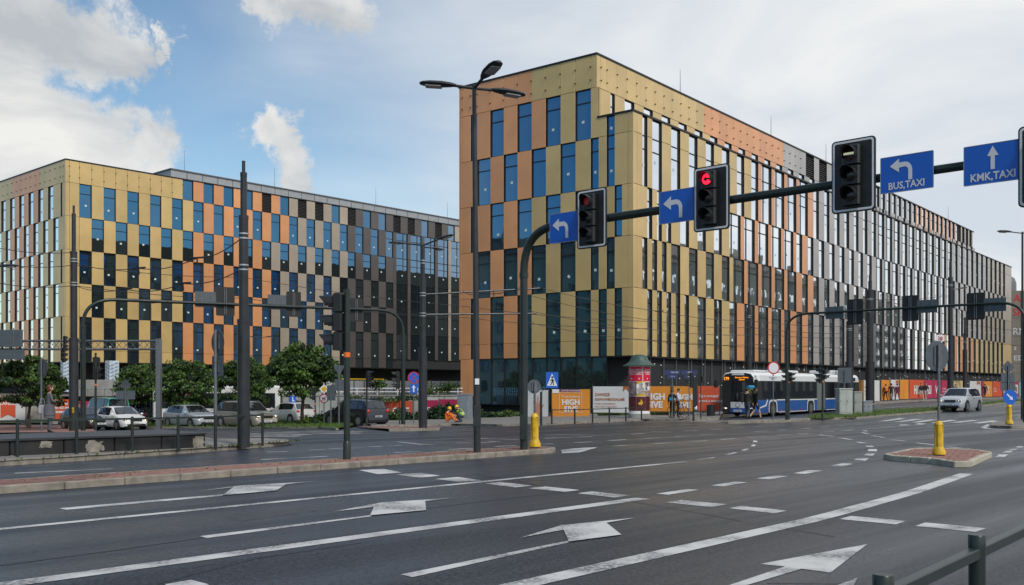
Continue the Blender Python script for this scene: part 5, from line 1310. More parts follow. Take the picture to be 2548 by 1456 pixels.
def lamp(label, px, base, ztop, arms, r0=.09, r1=.05, leanx=0., group=None, s=1.0, pm=POLE, arm=.55):
    t = thing('street_lamp', label, 'street lamp', base, 0, group); h = ztop - base.z; b = MB()
    b.tube([(0, 0, -.05), (leanx * .5, 0, h * .5), (leanx, 0, h)], [r0, (r0 + r1) / 2, r1], pm, 12); b.build('pole', t)
    b = MB(); b.bbox(-.09, .09, -r0 - .012, -r0 + .02, .6, 1.1, .01, pm); b.build('service_door', t, smooth=False)
    for az, ti in arms:
        d = Vector((math.cos(az) * math.cos(ti), math.sin(az) * math.cos(ti), math.sin(ti))); b = MB(); e = Vector((leanx, 0, h - .04)) + d * arm * s
        b.tube([(leanx, 0, h - .08), e + d * .05], .032 * s, pm, 8); b.build('arm', t); lamp_head(t, e, az, ti, s=s)
    return t
lb_ = G(1187, 1125, .12)
l1 = lamp('tall dark street lamp with three heads on the brick median', 1187, lb_, PZ(212, lb_.y), [(R_(178), R_(4)), (R_(-62), R_(10)), (R_(22), R_(-3))], .085, .05, -.07, s=1.12, arm=.38)
b = MB(); b.poly([(-.05, .0), (-.05, .14), (.05, .14), (.05, 0)], -.095, WHITE, .004); s_ = b.build('paper_notice', l1, (0, 0, PZ(957, lb_.y) - lb_.z)); 
l2b = Vector((PX(375, 73), 73, gz(-26, 73))); lamp('slim double-headed street lamp behind the truss gantry', 375, l2b, PZ(752, 73), [(R_(190), R_(8)), (R_(5), R_(3))], .07, .04, group='slim distant lamps', s=1.0, arm=.9)
l3b = Vector((PX(650, 76), 76, gz(-19, 76))); lamp('low double-headed lamp above the third round tree', 650, l3b, PZ(838, 76), [(R_(175), R_(3)), (R_(5), R_(4))], .06, .035, group='slim distant lamps', s=.75, arm=.4)
l4b = Vector((PX(2543, 52), 52, 0)); lamp('street lamp at the right picture edge with a head reaching left', 2543, l4b, PZ(577, 52), [(R_(180), R_(3)), (R_(20), R_(3))], .08, .05, arm=.55, s=1.0)
l5b = Vector((PX(-14, 40), 40, -.3)); lamp('street lamp whose head pokes in at the left picture edge', -14, l5b, PZ(661, 40), [(R_(0), R_(2)), (R_(180), R_(2))], .08, .05, arm=.2)

# tram catenary posts: stepped tubes with steel bands
BAND = mat('clamp_band', (.5, .52, .54), .3, .8)
def cat_pole(label, base, segs, bands=(), arms=(), heads=()):
    t = thing('catenary_post', label, 'tram wire post', base, 0, 'tram wire posts'); z = -.05
    for i, (r, zt) in enumerate(segs):
        h = zt - base.z; b = MB(); b.tube([(0, 0, z), (0, 0, h)], r, POLE, 16); b.build('tube', t)
        if i < len(segs) - 1:
            b = MB(); b.lathe([(r * 1.06, h - .10), (r * 1.06, h)], POLE, 16); b.build('collar', t)
        z = h
    for zb, r in bands:
        for q in (-.06, .06):
            b = MB(); b.lathe([(r + .012, -.018), (r + .012, .018)], BAND, 16, (0, 0, zb - base.z + q)); b.build('steel_band', t)
    for zb, az, L, up in arms:
        b = MB(); d = Vector((math.cos(az), math.sin(az), up)); b.tube([(0, 0, zb - base.z), d * L + Vector((0, 0, zb - base.z))], .035, POLE, 8); b.tube([d * L * .6 + Vector((0, 0, zb - base.z)), d * L * .6 + Vector((0, 0, zb - base.z - .35))], .02, WIRE, 6); b.build('bracket_arm', t)
    for az, ti, zb in heads:
        d = Vector((math.cos(az), math.sin(az), math.sin(ti))); b = MB(); e = Vector((0, 0, zb - base.z)) + d * .75; b.tube([(0, 0, zb - base.z - .05), e], .035, POLE, 8); b.build('lamp_arm', t); lamp_head(t, e, az, ti)
    return t
p605 = G(606, 1108, .11); zz6 = lambda y: PZ(y, p605.y)
cat_pole('tallest stepped tram wire post, standing at the tip of the left island', p605, [(.162, zz6(795)), (.122, zz6(537)), (.085, zz6(430)), (.045, zz6(401))], [(zz6(588), .122), (zz6(666), .122)])
p185 = Vector((PX(183.5, 44.7), 44.7, 0)); p185.z = gz(p185.x, p185.y); z18 = lambda y: PZ(y, 44.7)
cat_pole('stepped tram wire post near the waiting woman, with yellow code letters', p185, [(.20, z18(842)), (.15, z18(626)), (.09, z18(532)), (.05, z18(512))], [(z18(648), .15), (z18(707), .15)])
t_ = [o for o in col.objects if o.name.startswith('catenary_post')][-1]
for i, s in enumerate(('PS', '12', '17')): letter(t_, s, .06, -.205, z18(1014 + i * 4.8 + 4) - p185.z, .10, SIGNYEL, .004)
pT = G(1052, 1065, .11); zt = lambda y: PZ(y, pT.y)
cat_pole('tram wire post with three lamp heads between the two office blocks', pT, [(.185, zt(865)), (.13, zt(690)), (.085, zt(612))], [(zt(652), .09), (zt(783), .13), (zt(733), .13)], [(zt(733), R_(14), 5.3, .075), (zt(783), R_(16), 5.2, .03)], [(R_(176), R_(3), zt(608)), (R_(-25), R_(12), zt(608)), (R_(60), R_(0), zt(612))])
p2163 = G(2164, 1006, .0); z21 = lambda y: PZ(y, p2163.y)
cat_pole('thick tram wire post beside the utility cabinets', p2163, [(p2163.y * 10.5 / F, z21(900)), (p2163.y * 8 / F, z21(722)), (p2163.y * 4.5 / F, z21(700)), (p2163.y * 3 / F, z21(684))], [(z21(745), p2163.y * 8 / F), (z21(775), p2163.y * 8 / F)])
for px, Y, top, seg, r, la in ((1863, 78, 728, 885, 5.5, 'slim tram wire post behind the front half of the bus'), (2112, 72, 760, 900, 7, 'tram wire post behind the tail of the bus'), (2364, 84, 650, 720, 5.5, 'tram wire post with a small lamp right of the round sign back'), (2400, 96, 790, 870, 4, 'thin tram wire post above the silver car')):
    bse = Vector((PX(px, Y), Y, gz(PX(px, Y), Y))); k = Y / F
    cat_pole(la, bse, [(r * 1.35 * k, PZ(seg if px != 2364 else 890, Y)), (r * k, PZ(top + 40, Y)), (r * .6 * k, PZ(top, Y))], [(PZ(top + 60, Y), r * k)], [], [(R_(8), R_(6), PZ(720, Y))] if px == 2364 else ())

# signal posts
def post_signal(label, base, ztop, r, heads, band=None, group=None, m=GPOLE):
    t = thing('signal_post', label, 'signal post', base, 0, group); b = MB(); b.tube([(0, 0, -.05), (0, 0, ztop - base.z)], r, m, 12); b.build('pole', t)
    if band:
        b = MB(); b.lathe([(r + .004, -.05), (r + .004, .05)], ORANGEBAND, 12, (0, 0, band - base.z)); b.build('reflective_band', t)
    b = MB(); b.lathe([(r * 1.25, -.05), (r * 1.25, .35), (r, .38)], m, 12); b.build('base_sleeve', t)
    for (az, zc, sc, n, litc) in heads:
        f_ = Vector((math.cos(az), math.sin(az), 0)); hd = put(None, 'signal_head', t, f_ * (r + .02 + .0) + Vector((0, 0, zc - base.z)), facing(f_))
        q = MB(); zs = [(i - (n - 1) / 2) * -.36 * sc for i in range(n)]
        for z in zs: q.bbox(-.165 * sc, .165 * sc, -.16 * sc - .02, 0, z - .172 * sc, z + .172 * sc, .03, HOUS)
        me = q.mesh('signal_head', smooth=False); bpy.data.objects.remove(hd); hd = put(me, 'signal_head', t, f_ * (r + .0) + Vector((0, 0, zc - base.z)), facing(f_))
        for i, z in enumerate(zs):
            q = MB(); visor(q, 0, z, .135 * sc, .30 * sc, HOUS, -.16 * sc - .02); q.build('visor', hd, fix=False)
            q = MB(); q.poly(circ(.115 * sc, 16, 0, z), -.165 * sc - .022, litc[1] if litc and litc[0] == i else LENS); q.build('lens', hd, smooth=False, fix=False)
    return t
pb = G(863, 1143, .12); zq = lambda y: PZ(y, pb.y)
post_signal('thick green-black signal post on the brick median with a large hooded head facing left', pb, zq(720), .066, [(R_(172), zq(801), 1.12, 3, None)], zq(883))
sp = 'signal posts at the crossings'
def psig(la, px, py, Y, top, heads, band=None, r=.05):
    bse = Vector((PX(px, Y), Y, PZ(py, Y))); bse.z = gz(bse.x, Y) + .1
    return post_signal(la, bse, PZ(top, Y), r, [(az, PZ(y, Y), sc, n, l) for az, y, sc, n, l in heads], PZ(band, Y) if band else None, sp)
psig('signal post with two heads beside the white hatchback', 238, 1075, 47, 878, [(R_(100), 915, .95, 3, None), (R_(-10), 930, .8, 2, None)], 958)
psig('signal post with a green light right of the tallest tree', 784, 1060, 58, 966, [(R_(180), 980, .7, 3, (2, GRNLIT))], 1005, .04)
psig('signal post beside the tailgate of the dark car', 912, 1066, 56, 926, [(R_(-20), 944, .9, 3, None)], 966)
psig('signal head clamped beside the right foot of the left portal', 994, 1066, 56.2, 926, [(R_(185), 946, .95, 3, None)], 968, .03)
psig('signal post with two heads in front of the bus joint', 2046, 1043, 52, 915, [(R_(150), 935, .75, 3, None), (R_(0), 932, .7, 2, None)], 950)
psig('signal post with a push-button box behind the cyclist', 1725, 1040, 55, 935, [(R_(175), 946, .8, 3, None)], None)
psig('thin signal post by the litter bin', 1743, 1033, 59, 930, [(R_(20), 943, .55, 2, None)], None, .03)
psig('signal post with a lit green arrow between the parked cars', 484, 1055, 66, 975, [(R_(-95), 984, .75, 2, (1, GRNLIT))], None, .04)
psig('signal head beside the slim right portal foot', 1962, 1045, 53.5, 925, [(R_(160), 938, .75, 3, None), (R_(0), 938, .7, 2, None)], 951, .05)

# signs on posts
def sign(label, px, base, plates, r=.03, top=None, group=None, m=STEEL):
    t = thing('road_sign', label, 'road sign', base, 0, group); zt_ = top if top else max(p[1] for p in plates) + .1
    b = MB(); b.tube([(0, 0, -.05), (0, 0, zt_ - base.z)], r, m, 10); b.build('post', t)
    for kind, z, w_, h_, rz in plates: plate(t, kind, z - base.z, w_, h_, rz, r)
    return t
def plate(t, kind, z, w_, h_, rz, r=.03):
    back = kind.endswith('back'); off = Vector((math.sin(rz), -math.cos(rz), 0)) * (r + .02)
    o = None; b = MB()
    if kind.startswith('disc') or kind in ('ring', 'nostop', 'noturn', 'keep'): sh = circ(w_ / 2, 30)
    elif kind.startswith('dia') or kind == 'prio': sh = [(0, h_ / 2), (w_ / 2, 0), (0, -h_ / 2), (-w_ / 2, 0)]
    elif kind.startswith('tri'): sh = [(-w_ / 2, h_ / 2), (w_ / 2, h_ / 2), (0, -h_ / 2)]
    else: sh = rrect(w_, h_, .02)
    fm = {'ring': RED, 'nostop': RED, 'noturn': RED, 'keep': BLUE, 'ped': BLUE, 'up': BLUE, 'prio': WHITE, 'plate': SIGNWHITE, 'street': mat('street_blue', (.02, .035, .12), .4)}.get(kind, SIGNBACK)
    b.poly(sh, -.008, fm, .010); o = put(b.mesh('plate'), 'plate', t, off + Vector((0, 0, z)), rz)
    b = MB(); y = -.012; R0 = w_ / 2
    if back: plate_back(b, .004, w_ * .6, h_ * .8); b.build('bracket', o, smooth=False); return o
    if kind == 'ring': b.poly(circ(R0 * .80), y, SIGNWHITE)
    elif kind == 'nostop':
        b.poly(circ(R0 * .84), y, BLUE)
        for s in (1, -1): b.poly([(-R0 * .66 * s - .03 * s, -R0 * .60), (-R0 * .60 * s, -R0 * .66), (R0 * .66 * s, R0 * .60), (R0 * .60 * s, R0 * .66)][::s], y - .004, RED)
    elif kind == 'noturn':
        b.poly(circ(R0 * .80), y, SIGNWHITE); k = R0 * .5
        b.poly([(-k, .1 * k), (-.45 * k, .5 * k), (-.45 * k, .25 * k), (.5 * k, .25 * k), (.5 * k, -.9 * k), (.2 * k, -.9 * k), (.2 * k, -.05 * k), (-.45 * k, -.05 * k), (-.45 * k, -.3 * k)], y - .003, BLACK)
        b.poly([(-R0 * .62, -R0 * .52), (R0 * .52, R0 * .62), (R0 * .62, R0 * .52), (-R0 * .52, -R0 * .62)], y - .006, RED)
    elif kind == 'keep':
        k = R0 * .7; c, s = math.cos(R_(-42)), math.sin(R_(-42)); P = [(-.85, -.14), (-.85, .14), (.2, .14), (.2, .42), (.85, 0), (.2, -.42), (.2, -.14)]
        b.poly([(k * (c * x - s * q), k * (s * x + c * q)) for x, q in P], y, SIGNWHITE)
    elif kind == 'up': b.poly([(-.10 * w_, -.36 * h_), (-.10 * w_, .08 * h_), (-.27 * w_, .08 * h_), (0, .40 * h_), (.27 * w_, .08 * h_), (.10 * w_, .08 * h_), (.10 * w_, -.36 * h_)], y, SIGNWHITE)
    elif kind == 'prio': b.poly([(0, h_ * .33), (w_ * .33, 0), (0, -h_ * .33), (-w_ * .33, 0)], y, SIGNYEL)
    elif kind == 'ped':
        b.poly([(-.42 * w_, -.36 * h_), (0, .42 * h_), (.42 * w_, -.36 * h_)], y, SIGNWHITE); k = w_ * .3
        b.poly(circ(.09 * w_, 12, .02 * w_, .18 * h_), y - .003, BLACK)
        for P in ([(-.05, .08), (.10, .08), (.12, -.12), (-.04, -.12)], [(-.04, -.10), (.04, -.10), (-.08, -.32), (-.16, -.32)], [(.02, -.10), (.11, -.10), (.17, -.32), (.09, -.32)], [(-.05, .06), (-.02, .02), (-.15, -.08), (-.18, -.05)], [(.08, .06), (.20, -.07), (.17, -.10), (.06, .01)]):
            b.poly([(x * w_, q * h_) for x, q in P], y - .003, BLACK)
    if b.f: b.build('symbol', o, smooth=False, fix=False)
    return o
g_ = lambda px, py, dz=.1: G(px, py, dz)
away = lambda a: R_(180 + a)
bs = g_(536, 1113); kz = lambda y, Y: PZ(y, Y)
sign('grey round sign back over a square plate, left of the tallest tram wire post', 536, bs, [('disc_back', kz(851, bs.y), bs.y * 60 / F, bs.y * 60 / F, away(-43)), ('rect_back', kz(911, bs.y), bs.y * 40 / F, bs.y * 50 / F, away(-33))], .045, kz(822, bs.y), 'road signs seen from behind')
bs = Vector((PX(103, 46), 46, gz(-21, 46) + .1)); sign('grey back of a round sign at the left, by the waiting woman', 103, bs, [('disc_back', kz(917, 46), .86, .86, away(-37))], .045, kz(892, 46), 'road signs seen from behind')
bs = Vector((PX(312, 62), 62, gz(-24, 62) + .1)); sign('grey diamond and rectangular sign backs above the white hatchback', 312, bs, [('dia_back', kz(958, 62), .72, .72, away(5)), ('rect_back', kz(983, 62), 1.15, .55, away(5))], .035, kz(946, 62), 'road signs seen from behind')
bs = Vector((PX(466, 66), 66, gz(-21, 66) + .1)); sign('round no-left-turn sign with red ring beside the green arrow light', 466, bs, [('noturn', kz(989, 66), .60, .60, R_(-8))], .03, None)
bs = Vector((PX(806, 60), 60, gz(-11, 60) + .1)); sign('yellow priority diamond above a red-ringed no-turn sign, right of the tallest tree', 806, bs, [('prio', kz(968, 60), .58, .58, R_(8)), ('noturn', kz(991.5, 60), .56, .56, R_(8))], .03, None)
bs = g_(823, 1060); sign('large plain grey sign back beside the yellow diamond', 823, bs, [('rect_back', kz(978, bs.y), .50, .85, away(-10))], .035, None, 'road signs seen from behind')
bs = g_(843, 1062); sign('grey back of a give-way triangle with a plate below, left of the thick signal post', 843, bs, [('tri_back', kz(923, bs.y), .62, .58, away(0)), ('rect_back', kz(958, bs.y), .48, .60, away(0))], .04, kz(910, bs.y), 'road signs seen from behind')
bs = Vector((PX(1029, 59), 59, gz(-6, 59) + .1)); sign('blue no-stopping disc with a red cross over a white arrow plate', 1029, bs, [('nostop', kz(940, 59), .72, .72, R_(8)), ('up', kz(967, 59), .44, .56, R_(8))], .03, None)
bs = Vector((PX(1042, 61), 61, gz(-6, 61) + .1)); sign('blue plate seen edge-on behind the catenary post between the blocks', 1042, bs, [('up', kz(948, 61), .34, .9, R_(60))], .03, None)
bs = Vector((PX(1346, 50), 50, gz(1.5, 50) + .1)); sign('blue pedestrian crossing sign on a black post by the hand banner', 1346, bs, [], .06, kz(975, 50), m=GPOLE)
t_ = [o for o in col.objects if o.name.startswith('road_sign')][-1]; b = MB(); b.tube([(0, 0, kz(975, 50) - bs.z), (.35, 0, kz(962, 50) - bs.z)], .02, STEEL, 6); b.build('bracket', t_)
q = plate(t_, 'ped', kz(946, 50) - bs.z, .62, .80, R_(6)); q.location.x = PX(1373, 50) - bs.x
bs = g_(1923, 1046, .11); sign('red-ringed white no-vehicles disc with a small white plate, in front of the bus', 1923, bs, [('ring', kz(915.5, bs.y), bs.y * 32 / F, bs.y * 32 / F, R_(10)), ('plate', kz(942, bs.y), bs.y * 24 / F, bs.y * 11 / F, R_(10))], .03, kz(904, bs.y))
t_ = [o for o in col.objects if o.name.startswith('road_sign')][-1]; letter(t_, 'Nie dotyczy\nMPK', PX(1921.5, bs.y) - bs.x, -.10, kz(940.5, bs.y) - bs.z, .09, BLACK, .001)
bs = g_(2101, 1033, .1); sign('grey square sign back standing before the tall utility cabinet', 2101, bs, [('rect_back', kz(934, bs.y), bs.y * 33 / F, bs.y * 38 / F, away(-8))], .03, kz(920, bs.y), 'road signs seen from behind')
bs = Vector((PX(2508, 60), 60, gz(29, 60))); sign('dark diamond and square sign backs near the right edge', 2508, bs, [('dia_back', kz(914, 60), .82, .82, away(0)), ('rect_back', kz(940, 60), .80, .62, away(0)), ('rect_back', kz(962, 60), .9, .5, away(0))], .035, None, 'road signs seen from behind')
bs = Vector((PX(2337, 90), 90, gz(38, 90))); sign('small white sign numbered 20 high behind the round sign back', 2337, bs, [('plate', kz(842, 90), .9, .62, R_(10))], .03, None)
t_ = [o for o in col.objects if o.name.startswith('road_sign')][-1]; letter(t_, '20', 0, -.09, kz(847, 90) - bs.z, .5, RED, .01)
for px, tx, la in ((1670, 'AL. POKOJU', 'left post of blue street-name plates beside the bus front'), (1712, 'LEMA', 'right post of blue street-name plates beside the bus front')):
    bs = Vector((PX(px + 2, 58), 58, gz(10, 58) + .1)); t_ = sign(la, px, bs, [('street', kz(927, 58), .95, .26, R_(6)), ('street', kz(937, 58), .62, .24, R_(6))], .03, kz(922, 58), 'blue street-name plates')
    letter(t_, tx, 0, -.07, kz(928.5, 58) - bs.z, .13, SIGNWHITE); letter(t_, 'DZ. II', 0, -.07, kz(938.5, 58) - bs.z, .11, SIGNWHITE)
# yellow bollards with signs on top
def bollard(label, base, h, s, post, disc, kind, dz, rz):
    t = thing('traffic_bollard', label, 'bollard', base, 0, 'yellow traffic bollards'); b = MB(); k = h
    b.lathe([(.115, -.02), (.115, .03)], BLACK, 16); b.build('foot_ring', t)
    n = 32; prof = [(.150, .03, 0), (.150, .12, 0), (.105, .23, 0), (.098, .27, 1), (.098, .86, 1), (.098, .89, 0), (.085, .94, 0), (.05, .985, 0), (.03, 1., 0)]; vs = []
    b = MB()
    for r, z, fl_ in prof:
        for j in range(n):
            a = 2 * math.pi * j / n; rr_ = r * s - (.022 * s if fl_ and j % 8 in (2, 3, 4) else 0); vs.append((rr_ * math.cos(a), rr_ * math.sin(a), z * k))
    fs = [(i * n + j, i * n + (j + 1) % n, (i + 1) * n + (j + 1) % n, (i + 1) * n + j) for i in range(len(prof) - 1) for j in range(n)] + [tuple(range((len(prof) - 1) * n, len(prof) * n))]
    b.add(vs, fs, YEL); b.build('body', t)
    b = MB(); b.tube([(0, 0, h - .05), (0, 0, post - base.z)], .03, STEEL, 10); b.build('post', t)
    plate(t, kind, dz - base.z, disc, disc, rz); return t
b1 = G(1330, 1114, .12); bollard('yellow fluted bollard with a small round sign back, beside the signal mast', b1, b1.y * 86 / F, 1.0, PZ(950, b1.y), b1.y * 35 / F, 'disc_back', PZ(962, b1.y), away(15))
b2 = G(2335, 1133, .12); bollard('yellow fluted bollard carrying a big round sign back on the brick island', b2, b2.y * 86 / F, .95, PZ(858, b2.y), b2.y * 76 / F, 'disc_back', PZ(886, b2.y), away(23))
b3 = G(2510, 1056, .12); bollard('yellow bollard with a blue keep-right disc at the right edge', b3, b3.y * 50 / F, 1.05, PZ(996, b3.y), b3.y * 37 / F, 'keep', PZ(988, b3.y), R_(8))

# railings
def rail_run(label, pts, h, r, zr, square=.0, cat_='railing', group=None):
    o = pts[0]; t = thing('railing', label, cat_, o, 0, group)
    for p in pts:
        b = MB(); b.tube([(0, 0, -.05), (0, 0, h - .03)], r, GPOLE, 12); b.lathe([(r * 1.02, h - .03), (r * .9, h)], GPOLE, 12); b.build('post', t, p - o)
    for a, c in zip(pts, pts[1:]):
        b = MB(); d = c - a; L = d.length; b.bbox(0, L, -.02, .02, 0, .045, .004, GPOLE); put(b.mesh('rail', smooth=False), 'rail', t, a - o + Vector((0, 0, zr)), rot=(0, -math.asin(d.z / L), math.atan2(d.y, d.x)))
    return t
pr = [G(*zR7(u, v), .11) for u, v in ((712, 1080), (940, 1077), (1117, 1068), (1283, 1060), (1447, 1053), (1602, 1045))]
rail_run('black railing with six posts on the pavement before the orange banners', pr, .76, .045, .68)
pl = [G(*p, .11) for p in ((-120, 1143), (43.5, 1137), (191, 1130), (329, 1125), (443, 1120), (536, 1115), (653, 1105))]
rail_run('long black railing along the kerb of the left island', pl, .83, .035, .76)
A_ = Vector((PX(2430, 3.75), 3.75, 0)); B_ = Vector((PX(2197, 2.95), 2.95, 0)); dd = (A_ - B_)
b_ = thing('railing', 'dark foreground railing with round posts at the lower right corner', 'railing', B_ - dd)
for i in range(6):
    b = MB(); b.tube([(0, 0, -.05), (0, 0, 1.0)], .030, GPOLE, 20); b.tube([(0, 0, 1.0), (0, 0, 1.046), (0, 0, 1.05)], [.031, .031, .028], GPOLE, 20); b.build('post', b_, dd * i)
for i in range(5):
    b = MB(); L = dd.length; b.bbox(.025, L - .025, -.02, .02, .965, 1.003, .004, GPOLE); put(b.mesh('rail', smooth=False), 'rail', b_, dd * i, math.atan2(dd.y, dd.x))

# low platform wall with peeling posters on the left island
PLW = mat('platform_wall', (.016, .016, .018), .7, var=.5, scale=2); PEEL = mat('peeling_paper', (.25, .23, .195), .9, var=.5, scale=5)
q0, q1 = G(-120, 1141, .11), G(512, 1113, .11); dv = q1 - q0; dv.z = 0; L = dv.length; hh = q1.y * 38 / F
pw = thing('platform_wall', 'low black platform wall with torn pale posters on the left island', 'wall', (q0.x, q0.y, min(q0.z, q1.z) - .06), math.atan2(dv.y, dv.x))
n = 5
for i in range(n):
    b = MB(); b.bbox(i * L / n + .01, (i + 1) * L / n - .01, 0, 2.6, 0, hh, .02, PLW); b.build('wall_panel', pw, smooth=False)
b = MB(); b.bbox(-.02, L + .02, -.04, 2.65, hh + .002, hh + .05, .01, mat('platform_top', (.045, .047, .052), .45)); b.build('top_slab', pw, smooth=False)
rnd = random.Random(8)
for u0, u1, z0_, z1_ in ((.935, 1.0 - .003, .06, .92), (.475, .56, .1, .9), (.30, .36, .5, .95), (.20, .21, .1, .2)):
    pts = []
    for i in range(20):
        a = -2 * math.pi * i / 20; k = 1 - .42 * rnd.random() ** 1.5; cx_, cz_ = math.copysign(abs(math.cos(a)) ** .5, math.cos(a)), math.copysign(abs(math.sin(a)) ** .5, math.sin(a))
        pts.append((L * ((u0 + u1) / 2 + (u1 - u0) / 2 * cx_ * k), hh * ((z0_ + z1_) / 2 + (z1_ - z0_) / 2 * cz_ * k)))
    b = MB(); b.poly(pts, -.012, PEEL, .01); b.build('torn_poster', pw, smooth=False)

# advertising column
ab = Vector((PX(1590, 62.5), 62.5, -.1)); ac = thing('advertising_column', 'round advertising column with a green bell roof and red and yellow posters', 'advertising column', ab, 0)
AY = 62.5; zc = lambda y: PZ(y, AY) - ab.z; AR = .66
b = MB(); b.lathe([(AR + .05, -.15), (AR + .05, .12), (AR, .14)], CONC, 28); b.build('plinth', ac)
b = MB(); b.lathe([(AR, .14), (AR, zc(911))], WHITE, 32); b.build('drum', ac)
GRN = mat('bell_roof_green', (.055, .10, .085), .5, .1, var=.2, scale=3)
rt = zc(882); b = MB(); b.lathe([(AR * 1.58, zc(911)), (AR * 1.60, zc(910)), (AR * 1.25, zc(906)), (AR * 1.0, zc(901)), (AR * .86, zc(895)), (AR * .76, zc(889)), (AR * .55, zc(884)), (AR * .25, zc(882.3)), (.02, rt)], GRN, 32); b.build('bell_roof', ac)
def poster(a0, a1, y0, y1, m, dr=.008, nm='poster'):
    b = MB(); n = 10; vs = []
    for z in (zc(y1), zc(y0)):
        for i in range(n + 1):
            a = R_(a0 + (a1 - a0) * i / n); vs.append(((AR + dr) * math.sin(a), -(AR + dr) * math.cos(a), z))
    b.add(vs, [(i, i + 1, n + 2 + i, n + 1 + i) for i in range(n)], m); return b.build(nm, ac, fix=False)
PR, PY_, PD_, PN = mat('poster_red', (.62, .006, .05), .55), mat('poster_yellow', (.62, .36, .02), .55), mat('poster_maroon', (.085, .008, .012), .5, var=.3, scale=3), mat('poster_navy', (.03, .04, .08), .5, var=.6, scale=5, tint=(.3, .2, .2))
for a0 in (-128, -28 - 30, -28 + 42, 87): poster(a0, a0 + 68, 913, 949, PR)
poster(-120, -22, 950, 985, PN); poster(-21, 26, 949, 986, PY_); poster(27, 120, 951, 985, PN)
poster(-120, -24, 986, 1022, PD_); poster(-23, 25, 987, 1022, PD_); poster(26, 120, 986, 1022, PD_)
def on_drum(a, y, s, size, m, al='CENTER', bold=.002):
    a = R_(a); letter(ac, s, (AR + .02) * math.sin(a), -(AR + .02) * math.cos(a), zc(y), size, m, bold, al, rz=a)
for a in (-50, -8, 40): 
    for i, s in enumerate(('Promuje', 'najlepszych', 'w regionie', 'i świecie')): on_drum(a, 921 + i * 4, s, .12, TXW)
    on_drum(a, 944, 'o', .14, TXW, bold=.01)
# figure on the yellow poster, star and flame on the others
b = MB(); b.poly([(-.22, .0), (-.24, .32), (-.10, .42), (-.12, .62), (.0, .72), (.12, .62), (.10, .42), (.24, .30), (.2, 0)], 0, mat('poster_figure', (.10, .12, .15), .6, var=.7, scale=12, tint=(.4, .38, .36))); b.build('printed_figure', ac, (.02, -AR - .016, zc(980)), smooth=False)
b = MB(); b.poly([(-.28, .62), (.22, .80), (.30, .25), (-.26, .05)], .006, TXW); b.build('printed_panel', ac, (.02, -AR - .016, zc(982)), smooth=False)
b = MB(); st_ = []
for i in range(10):
    a = math.pi / 2 - i * math.pi / 5; q = .24 if i % 2 == 0 else .10; st_.append((q * math.cos(a), q * math.sin(a)))
b.poly(st_, 0, TXW); a = R_(48); b.build('printed_star', ac, ((AR + .03) * math.sin(a), -(AR + .03) * math.cos(a), zc(966)), R_(48), smooth=False)
b = MB(); b.poly([(-.16, 0), (-.12, .12), (.0, .16), (.02, .34), (.10, .22), (.16, .08), (.06, -.04)], 0, PY_); b.build('printed_flame', ac, (0, -AR - .014, zc(1006)), smooth=False)

# cabinets and bin
BX = mat('cabinet_grey', (.36, .38, .36), .6, var=.15, scale=2); BX2 = mat('cabinet_grey_dark', (.27, .285, .27), .6, var=.15, scale=2); BX3 = mat('cabinet_bluegrey', (.22, .25, .28), .55, .1, var=.1, scale=2)
def cabinet(label, x0, x1, py0, py1, dep, m, rz=.0, doors=2, group='utility cabinets on the grass verge', Y=None):
    p = G((x0 + x1) / 2, py1, .1); Y = Y or p.y; w_ = (x1 - x0) * Y / F; h_ = (py1 - py0) * Y / F
    t = thing('utility_cabinet', label, 'cabinet', (PX((x0 + x1) / 2, Y), Y, PZ(py1, Y)), rz, group)
    b = MB(); b.bbox(-w_ / 2, w_ / 2, 0, dep, -.1, h_ - .05, .015, m); b.build('body', t, smooth=False)
    b = MB(); b.bbox(-w_ / 2 - .03, w_ / 2 + .03, -.03, dep + .03, h_ - .05, h_ + .02, .02, m); b.build('lid', t, smooth=False)
    for i in range(doors):
        a = -w_ / 2 + .03 + i * (w_ - .06) / doors; b = MB(); b.bbox(a + .008, a + (w_ - .06) / doors - .008, -.014, .0, .18, h_ - .12, .004, m); d_ = b.build('door', t, smooth=False)
        b = MB(); b.box(a + .05, a + .075, -.03, -.014, h_ * .5, h_ * .5 + .1, BLACK); b.build('handle', d_, smooth=False)
    return t
cabinet('tall pale utility cabinet with stained doors, leftmost of three on the verge', 2087, 2122, 967, 1034, .55, BX, R_(8), 2)
cabinet('middle utility cabinet of the three on the verge', 2124, 2145, 975, 1030, .45, BX2, R_(8), 1)
cabinet('lowest utility cabinet, beside the thick tram wire post', 2147, 2171, 998, 1029, .45, BX3, R_(8), 2)
cabinet('grey site cabinet behind the workers', 1137, 1166, 981, 1050, .8, BX3, R_(-20), 1, 'site cabinet', 68.5)
bb = G(1768, 1035, .11); bt_ = thing('litter_bin', 'dark ribbed litter bin left of the bus front', 'litter bin', bb); k = bb.y / F
b = MB(); n = 24; vs = []
for r, z in ((9.6, 0), (10.2, 2), (10.6, 24), (10.8, 26)):
    for j in range(n): a = 2 * math.pi * j / n; q = r * k * (1 if j % 2 else .95); vs.append((q * math.cos(a), q * math.sin(a), z * k))
b.add(vs, [(i * n + j, i * n + (j + 1) % n, (i + 1) * n + (j + 1) % n, (i + 1) * n + j) for i in range(3) for j in range(n)] + [tuple(range(n - 1, -1, -1))], POLE); b.build('drum', bt_)
b = MB(); b.lathe([(10.9 * k, 25 * k), (11 * k, 27 * k), (8.5 * k, 27.4 * k), (8 * k, 24 * k)], BLACK, 24); b.build('rim', bt_)
